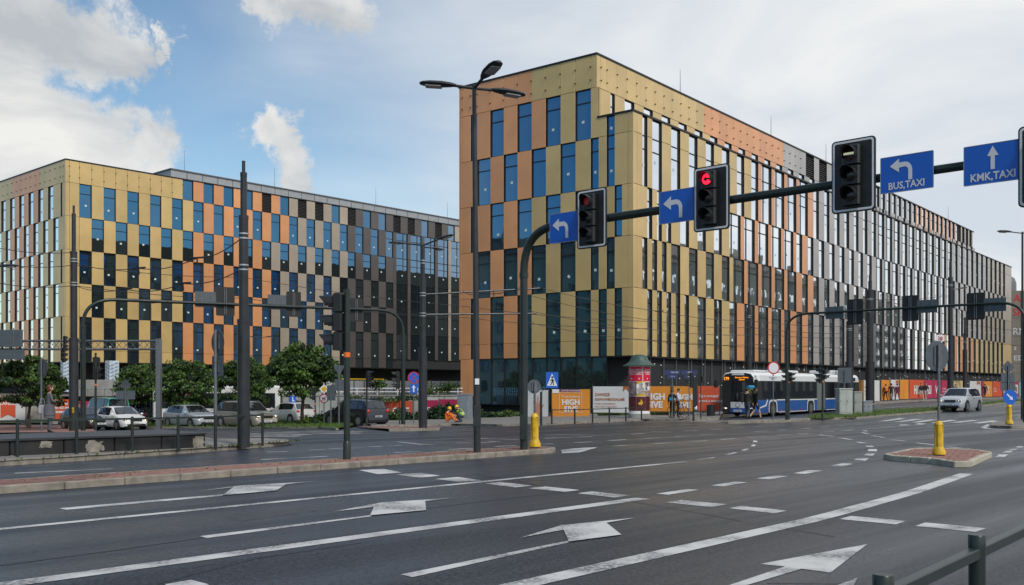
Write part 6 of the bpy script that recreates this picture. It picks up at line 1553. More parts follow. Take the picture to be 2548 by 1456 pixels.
wb = G(1734, 1023, .1); b = MB(); b.ell((0, 0, .16), (.26, .2, .17), WHITE); b.ell((.15, 0, .12), (.2, .18, .13), WHITE); b.ell((-.05, 0, .32), (.08, .07, .08), WHITE); tag(b.build('rubbish_bag', None, wb), 'white rubbish bag lying on the pavement below the red banner', 'rubbish bag')

# truss gantry with message board on the far left
TY = 60.; zt = lambda y: PZ(y, TY); xt = lambda x: PX(x, TY)
tg_ = thing('truss_gantry', 'grey lattice truss gantry with a boxed post, left of the round trees', 'gantry', (xt(392), TY, gz(xt(392), TY)))
o = tg_.location; X0, X1 = xt(-60) - o.x, 0.; za, zb_ = zt(848) - o.z, zt(869) - o.z
for z in (za, zb_):
    b = MB(); b.tube([(X0, 0, z), (X1, 0, z)], .055, STEEL, 8); b.build('chord', tg_)
    b = MB(); b.tube([(X0, .5, z), (X1, .5, z)], .05, STEEL, 8); b.build('chord', tg_)
N_ = 26
for i in range(N_):
    a, c = X0 + (X1 - X0) * i / N_, X0 + (X1 - X0) * (i + 1) / N_
    b = MB(); b.tube([(a, 0, za), (c, 0, zb_)], .018, STEEL, 5); b.build('lattice_bar', tg_); b = MB(); b.tube([(a, 0, zb_), (c, 0, za)], .018, STEEL, 5); b.build('lattice_bar', tg_)
b = MB(); b.bbox(-.10, .17, -.1, .3, -.05, za + .12, .02, STEEL); b.build('post', tg_, smooth=False)
def board(label, x0, x1, y0, y1):
    t = thing('message_board', label, 'message board', ((xt(x0) + xt(x1)) / 2, TY - .35, zt((y0 + y1) / 2)), 0, 'boards hung on the truss gantry'); w_, h_ = xt(x1) - xt(x0), zt(y0) - zt(y1); b = MB(); b.bbox(-w_ / 2, w_ / 2, -.1, .1, -h_ / 2, h_ / 2, .03, SIGNBACK); b.build('case', t, smooth=False)
    b = MB(); b.box(w_ * .28, w_ * .28 + .06, -.14, -.1, -h_ * .6, h_ * .6, STEEL); b.box(-w_ * .28, -w_ * .28 + .06, -.14, -.1, -h_ * .6, h_ * .6, STEEL); b.build('bracket', t, smooth=False)
board('large dark message board above the truss at the left edge', -30, 63, 822, 864); board('dark panel hung below the message board at the left edge', -30, 67, 871, 895)
traffic_light('small traffic light hanging from the truss behind the left catenary post', (xt(163), TY - .4, zt(884)), R_(150), board=False, h=1.1, group='lights on the truss gantry')
traffic_light('small traffic light standing on the truss left of the catenary post', (xt(166), TY - .4, zt(852)), R_(160), board=False, h=.9, group='lights on the truss gantry')

# overhead tram wires
def wire(label, pts, sag=.15, r=.016):
    P = []
    for a, c in zip(pts, pts[1:]):
        for i in range(8): t = i / 8; q = a.lerp(c, t); q.z -= sag * 4 * t * (1 - t); P.append(q)
    P.append(pts[-1]); b = MB(); o_ = P[0].copy(); b.tube([p - o_ for p in P], r, WIRE, 5)
    tag(b.build('overhead_wire', None, o_), label, 'wire', 'overhead tram wires')
def clampw(label, p, d=.25):
    b = MB(); b.tube([(-d, 0, 0), (d, 0, .03)], .03, BLACK, 6); b.tube([(0, 0, 0), (.02, 0, -d * .9)], .025, BLACK, 6); tag(b.build('wire_clamp', None, p), label, 'wire clamp', 'clamps on the tram wires')
wires = [((-30, 612, 42), (184, 628, 44.7), 'wire ending high on the left catenary post'), ((-30, 652, 40), (184, 660, 44.7), (600, 690, 55), (1150, 762, 62), (1610, 800, 60), 'long wire crossing behind both left posts, upper'),
         ((-30, 700, 40), (184, 711, 44.7), (600, 742, 55), (1150, 790, 62), (1610, 818, 60), 'long wire crossing behind both left posts, lower'),
         ((606, 588, 27), (490, 643, 31), (345, 668, 36), (190, 655, 44.7), 'strain wire from the upper bands of the tallest post'), ((606, 668, 27), (455, 706, 31), (312, 720, 36), (190, 712, 44.7), 'strain wire from the lower bands of the tallest post'),
         ((1324, 711, 59), (1640, 775, 60), (1865, 798, 62), (2164, 812, 64), 'upper contact wire in front of the gold corner'), ((1310, 733, 59), (1640, 800, 60), (1865, 815, 62), (2164, 830, 64), 'lower contact wire in front of the gold corner'),
         ((1300, 770, 58), (1640, 822, 60), (1900, 832, 62), (2164, 838, 64), 'messenger wire above the advertising column'), ((1300, 800, 58), (1640, 850, 60), (1900, 856, 62), (2364, 870, 84), 'lowest wire passing the long facade'),
         ((2164, 745, 64), (2364, 735, 84), (2400, 800, 96), 'wire from the thick post to the lamp post on the right'), ((2164, 775, 64), (2364, 800, 84), (2620, 830, 90), 'wire along the far facade on the right'), ((2164, 838, 64), (2400, 848, 90), (2640, 862, 95), 'lower wire along the far facade on the right'),
         ((1150, 722, 49), (1190, 728, 40), (1303, 712, 36), 'short strain wire beside the median lamp')]
for wv in wires: wire(wv[-1] + ', thin and dark', [W(*p) for p in wv[:-1]])
for px, py, Y, la in ((490, 643, 31, 'black wire clamp up in front of the copper panels'), (455, 706, 31, 'black wire clamp left of the tallest post, lower one'), (345, 668, 36, 'black wire clamp before the gold facade, upper'), (312, 720, 36, 'black wire clamp before the gold facade, lower'), (1640, 775, 60, 'wire clamp before the gold corner of the right block'), (1865, 815, 62, 'wire clamp above the bus')):
    clampw(la, W(px, py, Y))
# ------------------------------------------------------------------ vehicles
def carpaint(name, c, metal=.3): return mat(name, c, .28, metal, coat=.8)
CW, CS, CB, CK, CG, CT = carpaint('paint_white', (.74, .74, .73), .0), carpaint('paint_silver', (.42, .45, .49), .25), carpaint('paint_beige', (.34, .31, .255), .3), carpaint('paint_black', (.010, .011, .013), .0), carpaint('paint_grey_silver', (.50, .50, .495), .2), carpaint('paint_teal', (.02, .30, .27), .1)
CN = carpaint('paint_navy', (.006, .008, .013), .0); HLG = mat('headlight_glass', (.55, .56, .56), .12, .4, coat=.6); HLON = mat('headlight_lit', (1., .78, .45), .3, emit=1.0); TAIL = mat('tail_light', (.50, .01, .012), .2, coat=.5, emit=.10); TRIM = mat('black_trim', (.014, .014, .015), .55); PLATE = mat('number_plate', (.62, .63, .62), .5)
def wheel(parent, x, y, r, side, m=CHROME):
    w_ = .20; b = MB(); b.lathe([(r * .62, -w_ / 2), (r * .93, -w_ / 2), (r, -w_ / 2 + .04), (r, w_ / 2 - .04), (r * .93, w_ / 2), (r * .62, w_ / 2)], RUBBER, 22, (0, 0, 0), 'y'); wh = b.build('wheel', parent, (x, y, r))
    b = MB(); s = side; b.lathe([(r * .63, w_ / 2 * s), (r * .60, (w_ / 2 + .008) * s), (r * .56, (w_ / 2 - .02) * s), (.01, (w_ / 2 - .05) * s)], TRIM, 18, (0, 0, 0), 'y')
    for k in range(5):
        a = 2 * math.pi * k / 5 + .3; c, q = math.cos(a), math.sin(a); u = (-q, c); y0 = (w_ / 2 - .01) * s
        b.add([(c * .04 + u[0] * .04, y0, q * .04 + u[1] * .04), (c * .04 - u[0] * .04, y0, q * .04 - u[1] * .04), (c * r * .58 - u[0] * .035, y0 + .01 * s, q * r * .58 - u[1] * .035), (c * r * .58 + u[0] * .035, y0 + .01 * s, q * r * .58 + u[1] * .035)], [(0, 1, 2, 3)], m)
    b.lathe([(r * .62, (w_ / 2 - .02) * s), (r * .62, (w_ / 2 + .012) * s), (r * .55, (w_ / 2 + .012) * s)], m, 20, (0, 0, 0), 'y')
    b.build('rim', wh, fix=True); return wh
def car(label, loc, head, L, Wd, H, paint, belt=.92, hood=.90, wb=1.02, wt=.30, rfe=-1.35, rear='hatch', lit=True, plate='KR 4X17', group=None, name='parked_car', rails=False, hoodslope=.1):
    t = thing(name, label, 'car', loc, math.atan2(head[1], head[0]), group); h2 = L / 2; w2 = Wd / 2
    st = [(-h2, .46, .46, .80, 0), (-h2 + .03, .72, .72, .90, 0), (-h2 + .10, belt - .04, belt - .04, .95, 0), (-h2 + (.16 if rear != 'sedan' else .55), belt + .02, belt + .02, .97, 0), (rfe, H - .07, belt + .03, 1., 1), (rfe + .5, H - .01, belt + .01, 1., 1), (-.25, H, belt, 1., 1), (wt, H - .04, belt - .02, 1., 1), (wb, belt + .02, belt - .02, .99, 0), (wb + (h2 - wb) * .5, hood - .02, hood - .06, .97, 0), (h2 - .20, hood - hoodslope - .05, hood - hoodslope - .1, .90, 0), (h2 - .05, .60, .56, .78, 0), (h2, .42, .40, .70, 0)]
    rings = []
    for x, zt_, zb_, k, cab in st:
        w_ = w2 * k; wr = w_ * .74 if cab else w_ * .90; zl = .22 if abs(x) < h2 - .15 else .28
        zm = (zl + zb_) * .55
        rings.append([(w_ * .93, zl), (w_ * .985, zl + .10), (w_, zm), (w_ * .985, zb_ - .03), (w_ * .95, zb_), (wr + .03 if cab else wr, zt_ - (.06 if cab else .025)), (wr - .08 if cab else wr * .75, zt_ - .005), (0, zt_ + .012)])
    b = MB(); g = {'windscreen': MB(), 'rear_window': MB()}; n = 8; V = []
    for (x, *_), rg_ in zip(st, rings): V.append([(x, y, z) for y, z in rg_] + [(x, -y, z) for y, z in rg_[-2::-1]])
    m_ = 15
    for i in range(len(st) - 1):
        a, c = V[i], V[i + 1]; ca, cc = st[i][4], st[i + 1][4]
        for j in range(m_ - 1):
            f = [a[j], a[j + 1], c[j + 1], c[j]]; tgt = b; mm = paint
            side = j in (4, 9); top = j in (5, 6, 7, 8)
            if side and (ca or cc):
                ctr = sum((Vector(q) for q in f), Vector()) / 4
                b.add(f, [(0, 1, 2, 3)], TRIM if ca and cc else paint)
                if ca and cc:
                    k = .90; o_ = Vector((0, .006 if ctr.y > 0 else -.006, .003)); g[('side_window', i, j)] = MB(); g[('side_window', i, j)].add([ctr + (Vector(q) - ctr) * k + o_ for q in f], [(0, 1, 2, 3)], CARGLASS)
                elif i == 3 and rear != 'sedan':
                    pass
                continue
            if top and ((ca and not cc) or (cc and not ca)):
                ctr = sum((Vector(q) for q in f), Vector()) / 4; b.add(f, [(0, 1, 2, 3)], paint)
                key = 'windscreen' if ca else 'rear_window'; o_ = Vector((.012 if ca else -.012, 0, .012)); q_ = []
                for q in f:
                    q = Vector(q); q.y *= .93; e = ctr.x + (q.x - ctr.x) * .86; ez = ctr.z + (q.z - ctr.z) * .86; q_.append(Vector((e, q.y, ez)) + o_)
                g[key].add(q_, [(0, 1, 2, 3)], CARGLASS); continue
            b.add(f, [(0, 1, 2, 3)], mm)
    b.add(V[0], [tuple(range(m_))], paint); b.add(V[-1], [tuple(range(m_ - 1, -1, -1))], TRIM)
    for i in range(len(st) - 1): b.add([V[i][0], V[i + 1][0], V[i + 1][-1], V[i][-1]], [(0, 1, 2, 3)], TRIM)
    bo = b.mesh('body'); bmm = bmesh.new(); bmm.from_mesh(bo); bmesh.ops.remove_doubles(bmm, verts=bmm.verts, dist=.001); bmesh.ops.recalc_face_normals(bmm, faces=bmm.faces); bmm.to_mesh(bo); bmm.free(); bo.polygons.foreach_set('use_smooth', [True] * len(bo.polygons)); bo.set_sharp_from_angle(angle=R_(42)); put(bo, 'body', t)
    for k, q in g.items():
        if q.f: q.build(k if isinstance(k, str) else k[0], t, smooth=False, fix=True)
    r = .315 if H < 1.55 else .345; fx, rx = h2 - .83, -h2 + .78
    for x in (fx, rx):
        for s in (1, -1):
            b = MB(); b.lathe([(r * 1.17, (w2 - .10) * s), (r * 1.17, (w2 + .004) * s), (.01, (w2 + .004) * s)], TRIM, 24, (x, 0, r + .02), 'y'); b.build('wheel_arch', t); wheel(t, x, (w2 - .085) * s, r, s)
    for s in (1, -1):
        b = MB(); b.ell((h2 - .17, s * (w2 * .70), hood - hoodslope - .12), (.16, .17, .085), HLG, 12, 8); o = b.build('headlight', t)
        if lit: b = MB(); b.ell((h2 - .075, s * (w2 * .66), hood - hoodslope - .13), (.06, .07, .055), HLON, 8, 6); b.build('bulb', o)
        b = MB(); b.ell((-h2 + .09, s * (w2 * .80), belt - .10), (.08, .13, .10), TAIL, 10, 7); b.build('tail_light', t)
        b = MB(); b.ell((wb - .12, s * (w2 + .07), belt + .06), (.07, .10, .07), paint, 8, 6); b.build('wing_mirror', t)
        b = MB(); b.bbox(-.15, -.0, s * w2 - .02 if s > 0 else -w2 - .012, s * w2 + .012 if s > 0 else -w2 + .02, belt - .15, belt - .115, .005, TRIM); b.build('door_handle', t, smooth=False)
    b = MB(); b.bbox(h2 - .10, h2 + .005, -w2 * .42, w2 * .42, hood - hoodslope - .20, hood - hoodslope - .09, .02, TRIM); gr = b.build('grille', t, smooth=False)
    b = MB(); b.bbox(h2 - .03, h2 + .02, -w2 * .62, w2 * .62, .27, .36, .01, TRIM); b.build('air_intake', t, smooth=False)
    b = MB(); b.bbox(-.26, .26, -.014, 0, -.056, .056, .003, PLATE); pm_ = b.mesh('number_plate', smooth=False)
    for x, rz_ in ((h2 + .022, R_(90)), (-h2 - .01, R_(-90))):
        o = put(pm_, 'number_plate', t, (x, 0, .45 if x > 0 else .62), rz_); letter(o, plate, 0, -.017, -.035, .095, BLACK, .002)
    if rails:
        for s in (1, -1):
            b = MB(); b.tube([(rfe + .1, s * w2 * .68, H - .01), (rfe + .2, s * w2 * .68, H + .04), (wt - .15, s * w2 * .68, H + .04), (wt, s * w2 * .68, H - .03)], .018, STEEL, 6); b.build('roof_rail', t)
    b = MB(); b.tube([(-.9, 0, H), (-1.15, 0, H + .22)], .01, TRIM, 5); b.build('aerial', t)
    return t
A2 = Vector((AD.x, AD.y, 0)); cg_ = 'cars waiting on the cross street'
def at(px, py): return G(px, py, .004)
car('white two-door hatchback with its headlights lit, nearest on the left cross street', at(300, 1069), A2, 4.2, 1.78, 1.47, CW, .93, .88, 1.0, .25, -1.3, group=cg_, plate='KR AX1')
car('black car half hidden behind the white hatchback', at(372, 1055), A2, 4.35, 1.78, 1.43, CK, .94, .9, 1.05, .2, -1.35, group=cg_, plate='KR 5L2')
car('silver hatchback with lit headlights between the black and beige cars', at(476, 1064), A2, 4.4, 1.75, 1.47, CS, .95, .92, 1.05, .25, -1.6, group=cg_, plate='KR 7Y33')
car('beige estate car with roof rails behind the tallest tram wire post', at(614, 1065), A2, 4.5, 1.76, 1.62, CB, 1.0, .98, 1.15, .45, -1.95, group=cg_, plate='KR 9J412', rails=True)
hc = car('silver hatchback seen from behind with a blue L board on its roof', at(722, 1053), -A2, 3.95, 1.7, 1.46, CG, .96, .9, 1.0, .25, -1.4, lit=False, group=cg_, plate='KR 8U12')
b = MB(); b.bbox(-.05, .05, -.24, .24, 1.47, 1.88, .01, BLUE); lbd = b.build('driving_school_board', hc, (-.3, 0, 0), smooth=False)
o = put(text_mesh('L', .36, .02, 'CENTER', SIGNWHITE), 'lettering', lbd, (-.056, 0, 1.54), rot=(R_(90), 0, R_(-90))); 
car('dark navy crossover seen from behind, stopped beside the signal posts', at(884, 1060), -A2, 4.35, 1.79, 1.60, CN, 1.02, .98, 1.05, .3, -1.75, lit=False, group=cg_, plate='KR 3H5C', rails=True)
car('teal delivery van behind the white hatchback', Vector((PX(262, 71), 71, gz(-26, 71) + .1)), -A2, 4.4, 1.8, 1.9, CT, 1.05, 1.0, 1.3, .75, -2.0, lit=False, group=cg_, plate='KR 1C4', name='delivery_van')
car('dark car with a lit headlight mostly hidden by the left catenary post', at(215, 1070), A2, 4.2, 1.75, 1.45, CK, .93, .88, 1.0, .25, -1.4, group=cg_, plate='KR 2T9')
car('white van with a big windscreen behind the black car', Vector((PX(420, 75), 75, gz(-25, 75))), A2, 4.6, 1.85, 1.95, CW, 1.12, 1.08, 1.5, .85, -2.05, lit=False, group=cg_, plate='KR 6W0', name='white_van')
car('silver hatchback with lit headlights driving towards us on the far right', G(2388, 1023, .004), -ROAD, 3.95, 1.7, 1.55, CS, .98, .95, 1.05, .45, -1.55, plate='KR 722MX', name='driving_car')
# white bus behind the beige car
def coach(label, px, Y, L, H, head, m):
    t = thing('city_bus', label, 'bus', (PX(px, Y), Y, gz(PX(px, Y), Y)), math.atan2(head[1], head[0])); b = MB(); b.bbox(-L / 2, L / 2, -1.25, 1.25, .3, H, .12, m); b.build('body', t, smooth=False)
    for s in (1, -1):
        n = int(L / 1.5)
        for i in range(n):
            b = MB(); a = -L / 2 + .3 + i * (L - .6) / n; b.bbox(a, a + (L - .6) / n - .06, s * 1.25 - .02, s * 1.25 + .015, 1.1, H - .55, .01, CARGLASS); b.build('window', t, smooth=False)
        for x in (-L / 2 + 2.6, L / 2 - 2.4): wheel(t, x, s * 1.16, .46, s)
    b = MB(); b.bbox(L / 2 - .02, L / 2 + .02, -1.1, 1.1, 1.0, H - .5, .01, CARGLASS); b.build('windscreen', t, smooth=False)
    return t
coach('white city bus passing behind the beige estate car', 545, 74, 9, 2.75, Vector((.98, .17, 0)), CW)
# articulated bus
BW, BBL = carpaint('bus_white', (.66, .67, .68), .0), carpaint('bus_blue', (.012, .085, .33), .0); BGL = glass_mat('bus_glass', (.055, .065, .075), (.010, .011, .013), graze=(.30, .32, .34), wob=0); BEL = mat('bellows_grey', (.13, .145, .15), .7); AMB = mat('amber_display', (1., .30, .01), .4, emit=1.2); SEATS = mat('bus_seat', (.05, .06, .10), .7)
Pb = Vector((PX(1883, 61.5), 61.5, 0)) ; Pb.z = gz(Pb.x, Pb.y); bd_ = -RD
bt = thing('city_bus', 'articulated blue and white city bus on route 179 facing left', 'bus', Pb - RN * 1.275 + Vector((0, 0, 0)), math.atan2(bd_.y, bd_.x))
bt.location.z = Pb.z
prof = [(1.24, .28), (1.27, .45), (1.275, 1.08), (1.26, 2.28), (1.20, 2.62), (1.02, 2.80), (.6, 2.86), (0, 2.87)]
def section(nm, x0, x1, nose=False, tail=False):
    b = MB(); xs_ = [x0] + [x0 + (x1 - x0) * i / 8 for i in range(1, 8)] + [x1]
    if nose: xs_ = [x0, x0 + 4, x1 - .5, x1 - .22, x1 - .06, x1]
    V = []
    for x in xs_:
        k, dz = 1., 0.
        if nose and x > x1 - .5: q = (x - (x1 - .5)) / .5; k = 1 - .16 * q ** 2.2; dz = -.10 * q ** 2
        r = [(y * k, z + (dz if z > 2.2 else 0)) for y, z in prof]; V.append([(x, y, z) for y, z in r] + [(x, -y, z) for y, z in r[-2::-1]])
    m_ = 15
    for i in range(len(V) - 1):
        for j in range(m_ - 1):
            jj = min(j, m_ - 2 - j); mm = (BBL, BBL, TRIM, BW, BW, BW, BW)[jj]
            b.add([V[i][j], V[i][j + 1], V[i + 1][j + 1], V[i + 1][j]], [(0, 1, 2, 3)], mm)
    b.add(V[0], [tuple(range(m_))], BW if not nose else TRIM); b.add(V[-1], [tuple(range(m_ - 1, -1, -1))], TRIM if nose else BEL)
    return b.build(nm, bt)
section('front_body', -9.7, 0, nose=True); section('rear_body', -18.0, -11.2)
b = MB(); n = 9
for i in range(n):
    x = -11.2 + 1.5 * i / n; k0, k1 = (.97, .90)
    for xa, xb, ka, kb in ((x, x + .083, k0, k1), (x + .083, x + .167, k1, k0)):
        A_s = [(xa, y * ka, z * (1 if z < 1 else ka + .03)) for y, z in prof] + [(xa, -y * ka, z * (1 if z < 1 else ka + .03)) for y, z in prof[-2::-1]]; B_s = [(xb, y * kb, z * (1 if z < 1 else kb + .03)) for y, z in prof] + [(xb, -y * kb, z * (1 if z < 1 else kb + .03)) for y, z in prof[-2::-1]]
        b.add(A_s + B_s, [(j, j + 1, 16 + j, 15 + j) for j in range(14)], BEL)
b.build('bellows', bt, fix=False)
# side windows, doors-side identical; window band split by dark pillars
def sidebox(nm, x0, x1, z0, z1, m, out=.012, s=1):
    b = MB(); y = 1.272 * s; b.bbox(x0, x1, min(y, y + out * s), max(y, y + out * s), z0, z1, .004, m); return b.build(nm, bt, smooth=False)
for s in (1, -1):
    edges = [-.75, -2.0, -3.9, -5.8, -7.7, -9.55]
    for a, c in zip(edges[1:], edges): sidebox('side_window', a + .03, c - .03, 1.14, 2.24, BGL, .008, s)
    edges = [-11.35, -13.2, -15.1, -17.0]
    for a, c in zip(edges[1:], edges): sidebox('side_window', a + .03, c - .03, 1.14, 2.24, BGL, .008, s)
    sidebox('waist_line', -9.68, -2.9, 1.03, 1.10, BW, .012, s); sidebox('waist_line', -17.9, -11.25, 1.03, 1.10, BW, .012, s); sidebox('skirt_line', -7.9, -3.0, .28, .315, BW, .014, s); sidebox('skirt_line', -16.5, -11.3, .28, .315, BW, .014, s)
    sidebox('engine_grille', -17.9, -17.1, 1.3, 2.2, TRIM, .02, s)
    b = MB()   # slanted white band rising over the front wheel
    for (P) in ([(-.35, .62), (-1.2, .78), (-1.45, 1.1), (-1.62, 1.1), (-1.35, .70), (-.35, .54)],):
        b.add([(x, (1.288) * s, z) for x, z in P], [tuple(range(len(P)))[::s]], BW)
    b.build('nose_stripe', bt, smooth=False, fix=False)
    for x in (-2.35, -8.55, -14.9):
        b = MB(); r = .50; P_, Q_ = [], []
        for i in range(9):
            a = R_(200 - 220 * i / 8) if False else R_(180 - 180 * i / 8); P_.append((x + (r + .16) * math.copysign(abs(math.cos(a)) ** .55, math.cos(a)), 1.287 * s, .44 + (r + .16) * abs(math.sin(a)) ** .55)); Q_.append((x + (r + .05) * math.copysign(abs(math.cos(a)) ** .55, math.cos(a)), 1.287 * s, .44 + (r + .05) * abs(math.sin(a)) ** .55))
        P_ = [(P_[0][0], P_[0][1], .28)] + P_ + [(P_[-1][0], P_[-1][1], .28)]; Q_ = [(Q_[0][0], Q_[0][1], .28)] + Q_ + [(Q_[-1][0], Q_[-1][1], .28)]; k = len(P_)
        b.add(P_ + Q_, [(i, i + 1, k + i + 1, k + i) for i in range(k - 1)], BW); b.add([(q[0], 1.281 * s, q[2]) for q in Q_], [tuple(range(k))], TRIM); b.build('wheel_arch', bt, smooth=False, fix=False)
        wheel(bt, x, 1.195 * s, .47, s)
    for x in (-3.6, -5.2, -6.8, -12.2, -13.4): b = MB(); b.bbox(x - .05, x + .05, min(1.27 * s, 1.30 * s), max(1.27 * s, 1.30 * s), .38, .44, .005, TAIL if x < -4 else ORANGEBAND); b.build('side_marker', bt, smooth=False)
b = MB(); vs = []; n = 10                            # curved windscreen with the black mask above and below
def frontcurve(z, k=1.): return [(-.10 * abs(u) ** 2.6 * 1.6 + .012, u * 1.10 * k, z) for u in [i / 5 - 1 for i in range(11)]]
def frontband(nm, z0, z1, m, k0=1., k1=1., off=0., par=bt):
    b = MB(); a, c = frontcurve(z0, k0), frontcurve(z1, k1); a = [(x + off, y, z) for x, y, z in a]; c = [(x + off, y, z) for x, y, z in c]
    b.add(a + c, [(i, i + 1, 12 + i, 11 + i) for i in range(10)], m); return b.build(nm, par, fix=True)
frontband('front_mask', .96, 2.62, TRIM, 1.0, .98, .0); ws_ = frontband('windscreen', 1.02, 2.22, BGL, .97, .96, .012)
frontband('front_panel', .58, .95, BW, .98, 1.0, .012); frontband('bumper', .28, .57, BBL, .97, .98, .014); frontband('roof_fairing', 2.63, 2.78, BW, .97, .80, .005)
dsp = frontband('destination_display', 2.27, 2.58, BLACK, .95, .94, .02)
for s, y, z, sz, bo in (('179', .78, 2.33, .26, .006), ('Dworzec Główny', -.27, 2.445, .125, .002), ('Zachód', -.27, 2.315, .125, .002)):
    put(text_mesh(s, sz, bo, 'CENTER', AMB, 1.), 'lettering', bt, (.045, -y, z), rot=(R_(90), 0, R_(90)))
for s in (1, -1):
    b = MB(); b.ell((-.03, s * .88, .55), (.08, .17, .07), HLG, 12, 8); o = b.build('headlight', bt); b = MB(); b.ell((.03, s * .82, .55), (.04, .05, .045), HLON if s < 0 else HLG, 8, 6); b.build('bulb', o)
    b = MB(); b.tube([(-.1, s * 1.1, 2.6), (.25, s * 1.32, 2.55), (.32, s * 1.36, 2.3)], .025, TRIM, 6); b.bbox(.26, .38, s * 1.36 - .12, s * 1.36 + .12, 1.85, 2.35, .03, TRIM); b.build('wing_mirror', bt)
b = MB(); b.poly(circ(.16, 20), -.0, CHROME, .01); b.poly(circ(.12, 20), -.004, BW); put(b.mesh('badge', smooth=False), 'badge', bt, (.038, 0, .76), R_(90))
b = MB(); b.bbox(-.27, .27, -.012, 0, -.06, .06, .003, PLATE); o = put(b.mesh('number_plate', smooth=False), 'number_plate', bt, (.05, 0, .40), R_(90)); letter(o, 'KR 1M19', 0, -.015, -.035, .10, BLACK, .002)
for x0, x1, h in ((-2.2, -.6, .10), (-7.5, -4.0, .14), (-17.5, -13.5, .26)):
    b = MB(); b.bbox(x0, x1, -.85, .85, 2.84, 2.86 + h, .06, BW); b.build('roof_pod', bt, smooth=False)
b = MB(); b.bbox(-17.2, -14.6, 1.25, 1.29, 2.35, 2.6, .01, TRIM); b.build('vent_grille', bt, smooth=False)

# bicycles
def bicycle(label, loc, rz, group=None):
    t = thing('bicycle', label, 'bicycle', loc, rz, group); r = .34
    for x in (-.52, .52):
        b = MB(); P = [(x + r * math.cos(2 * math.pi * i / 24), 0, r + r * math.sin(2 * math.pi * i / 24)) for i in range(25)]; b.tube(P, .018, RUBBER, 6, False); w_ = b.build('wheel', t)
        b = MB()
        for i in range(12): a = math.pi * i / 6; b.tube([(x, 0, r), (x + r * math.cos(a), 0, r + r * math.sin(a))], .003, CHROME, 3)
        b.build('spokes', w_, fix=False)
    b = MB(); bb_, st_, hd, ra, fa = (-.05, 0, .30), (-.20, 0, .80), (.36, 0, .85), (-.52, 0, r), (.52, 0, r)
    for p, q in ((bb_, st_), (bb_, hd), (st_, hd), (ra, bb_), (ra, st_), ((.34, 0, .95), fa)): b.tube([p, q], .017, TRIM, 7)
    b.build('frame', t); b = MB(); b.ell((-.22, 0, .92), (.14, .08, .035), RUBBER); b.tube([(-.2, 0, .8), (-.22, 0, .9)], .015, STEEL, 6); b.build('saddle', t)
    b = MB(); b.tube([(.34, 0, .95), (.33, 0, 1.03)], .015, STEEL, 6); b.tube([(.22, -.28, 1.02), (.36, -.12, 1.05), (.36, .12, 1.05), (.22, .28, 1.02)], .014, TRIM, 6); b.build('handlebar', t)
    b = MB(); b.lathe([(.08, -.01), (.08, .01)], CHROME, 14, (-.05, .04, .30), 'y'); b.tube([(-.05, .05, .30), (.05, .06, .17)], .01, STEEL, 5); b.bbox(.02, .11, .05, .13, .155, .175, .004, RUBBER); b.build('crank', t); return t
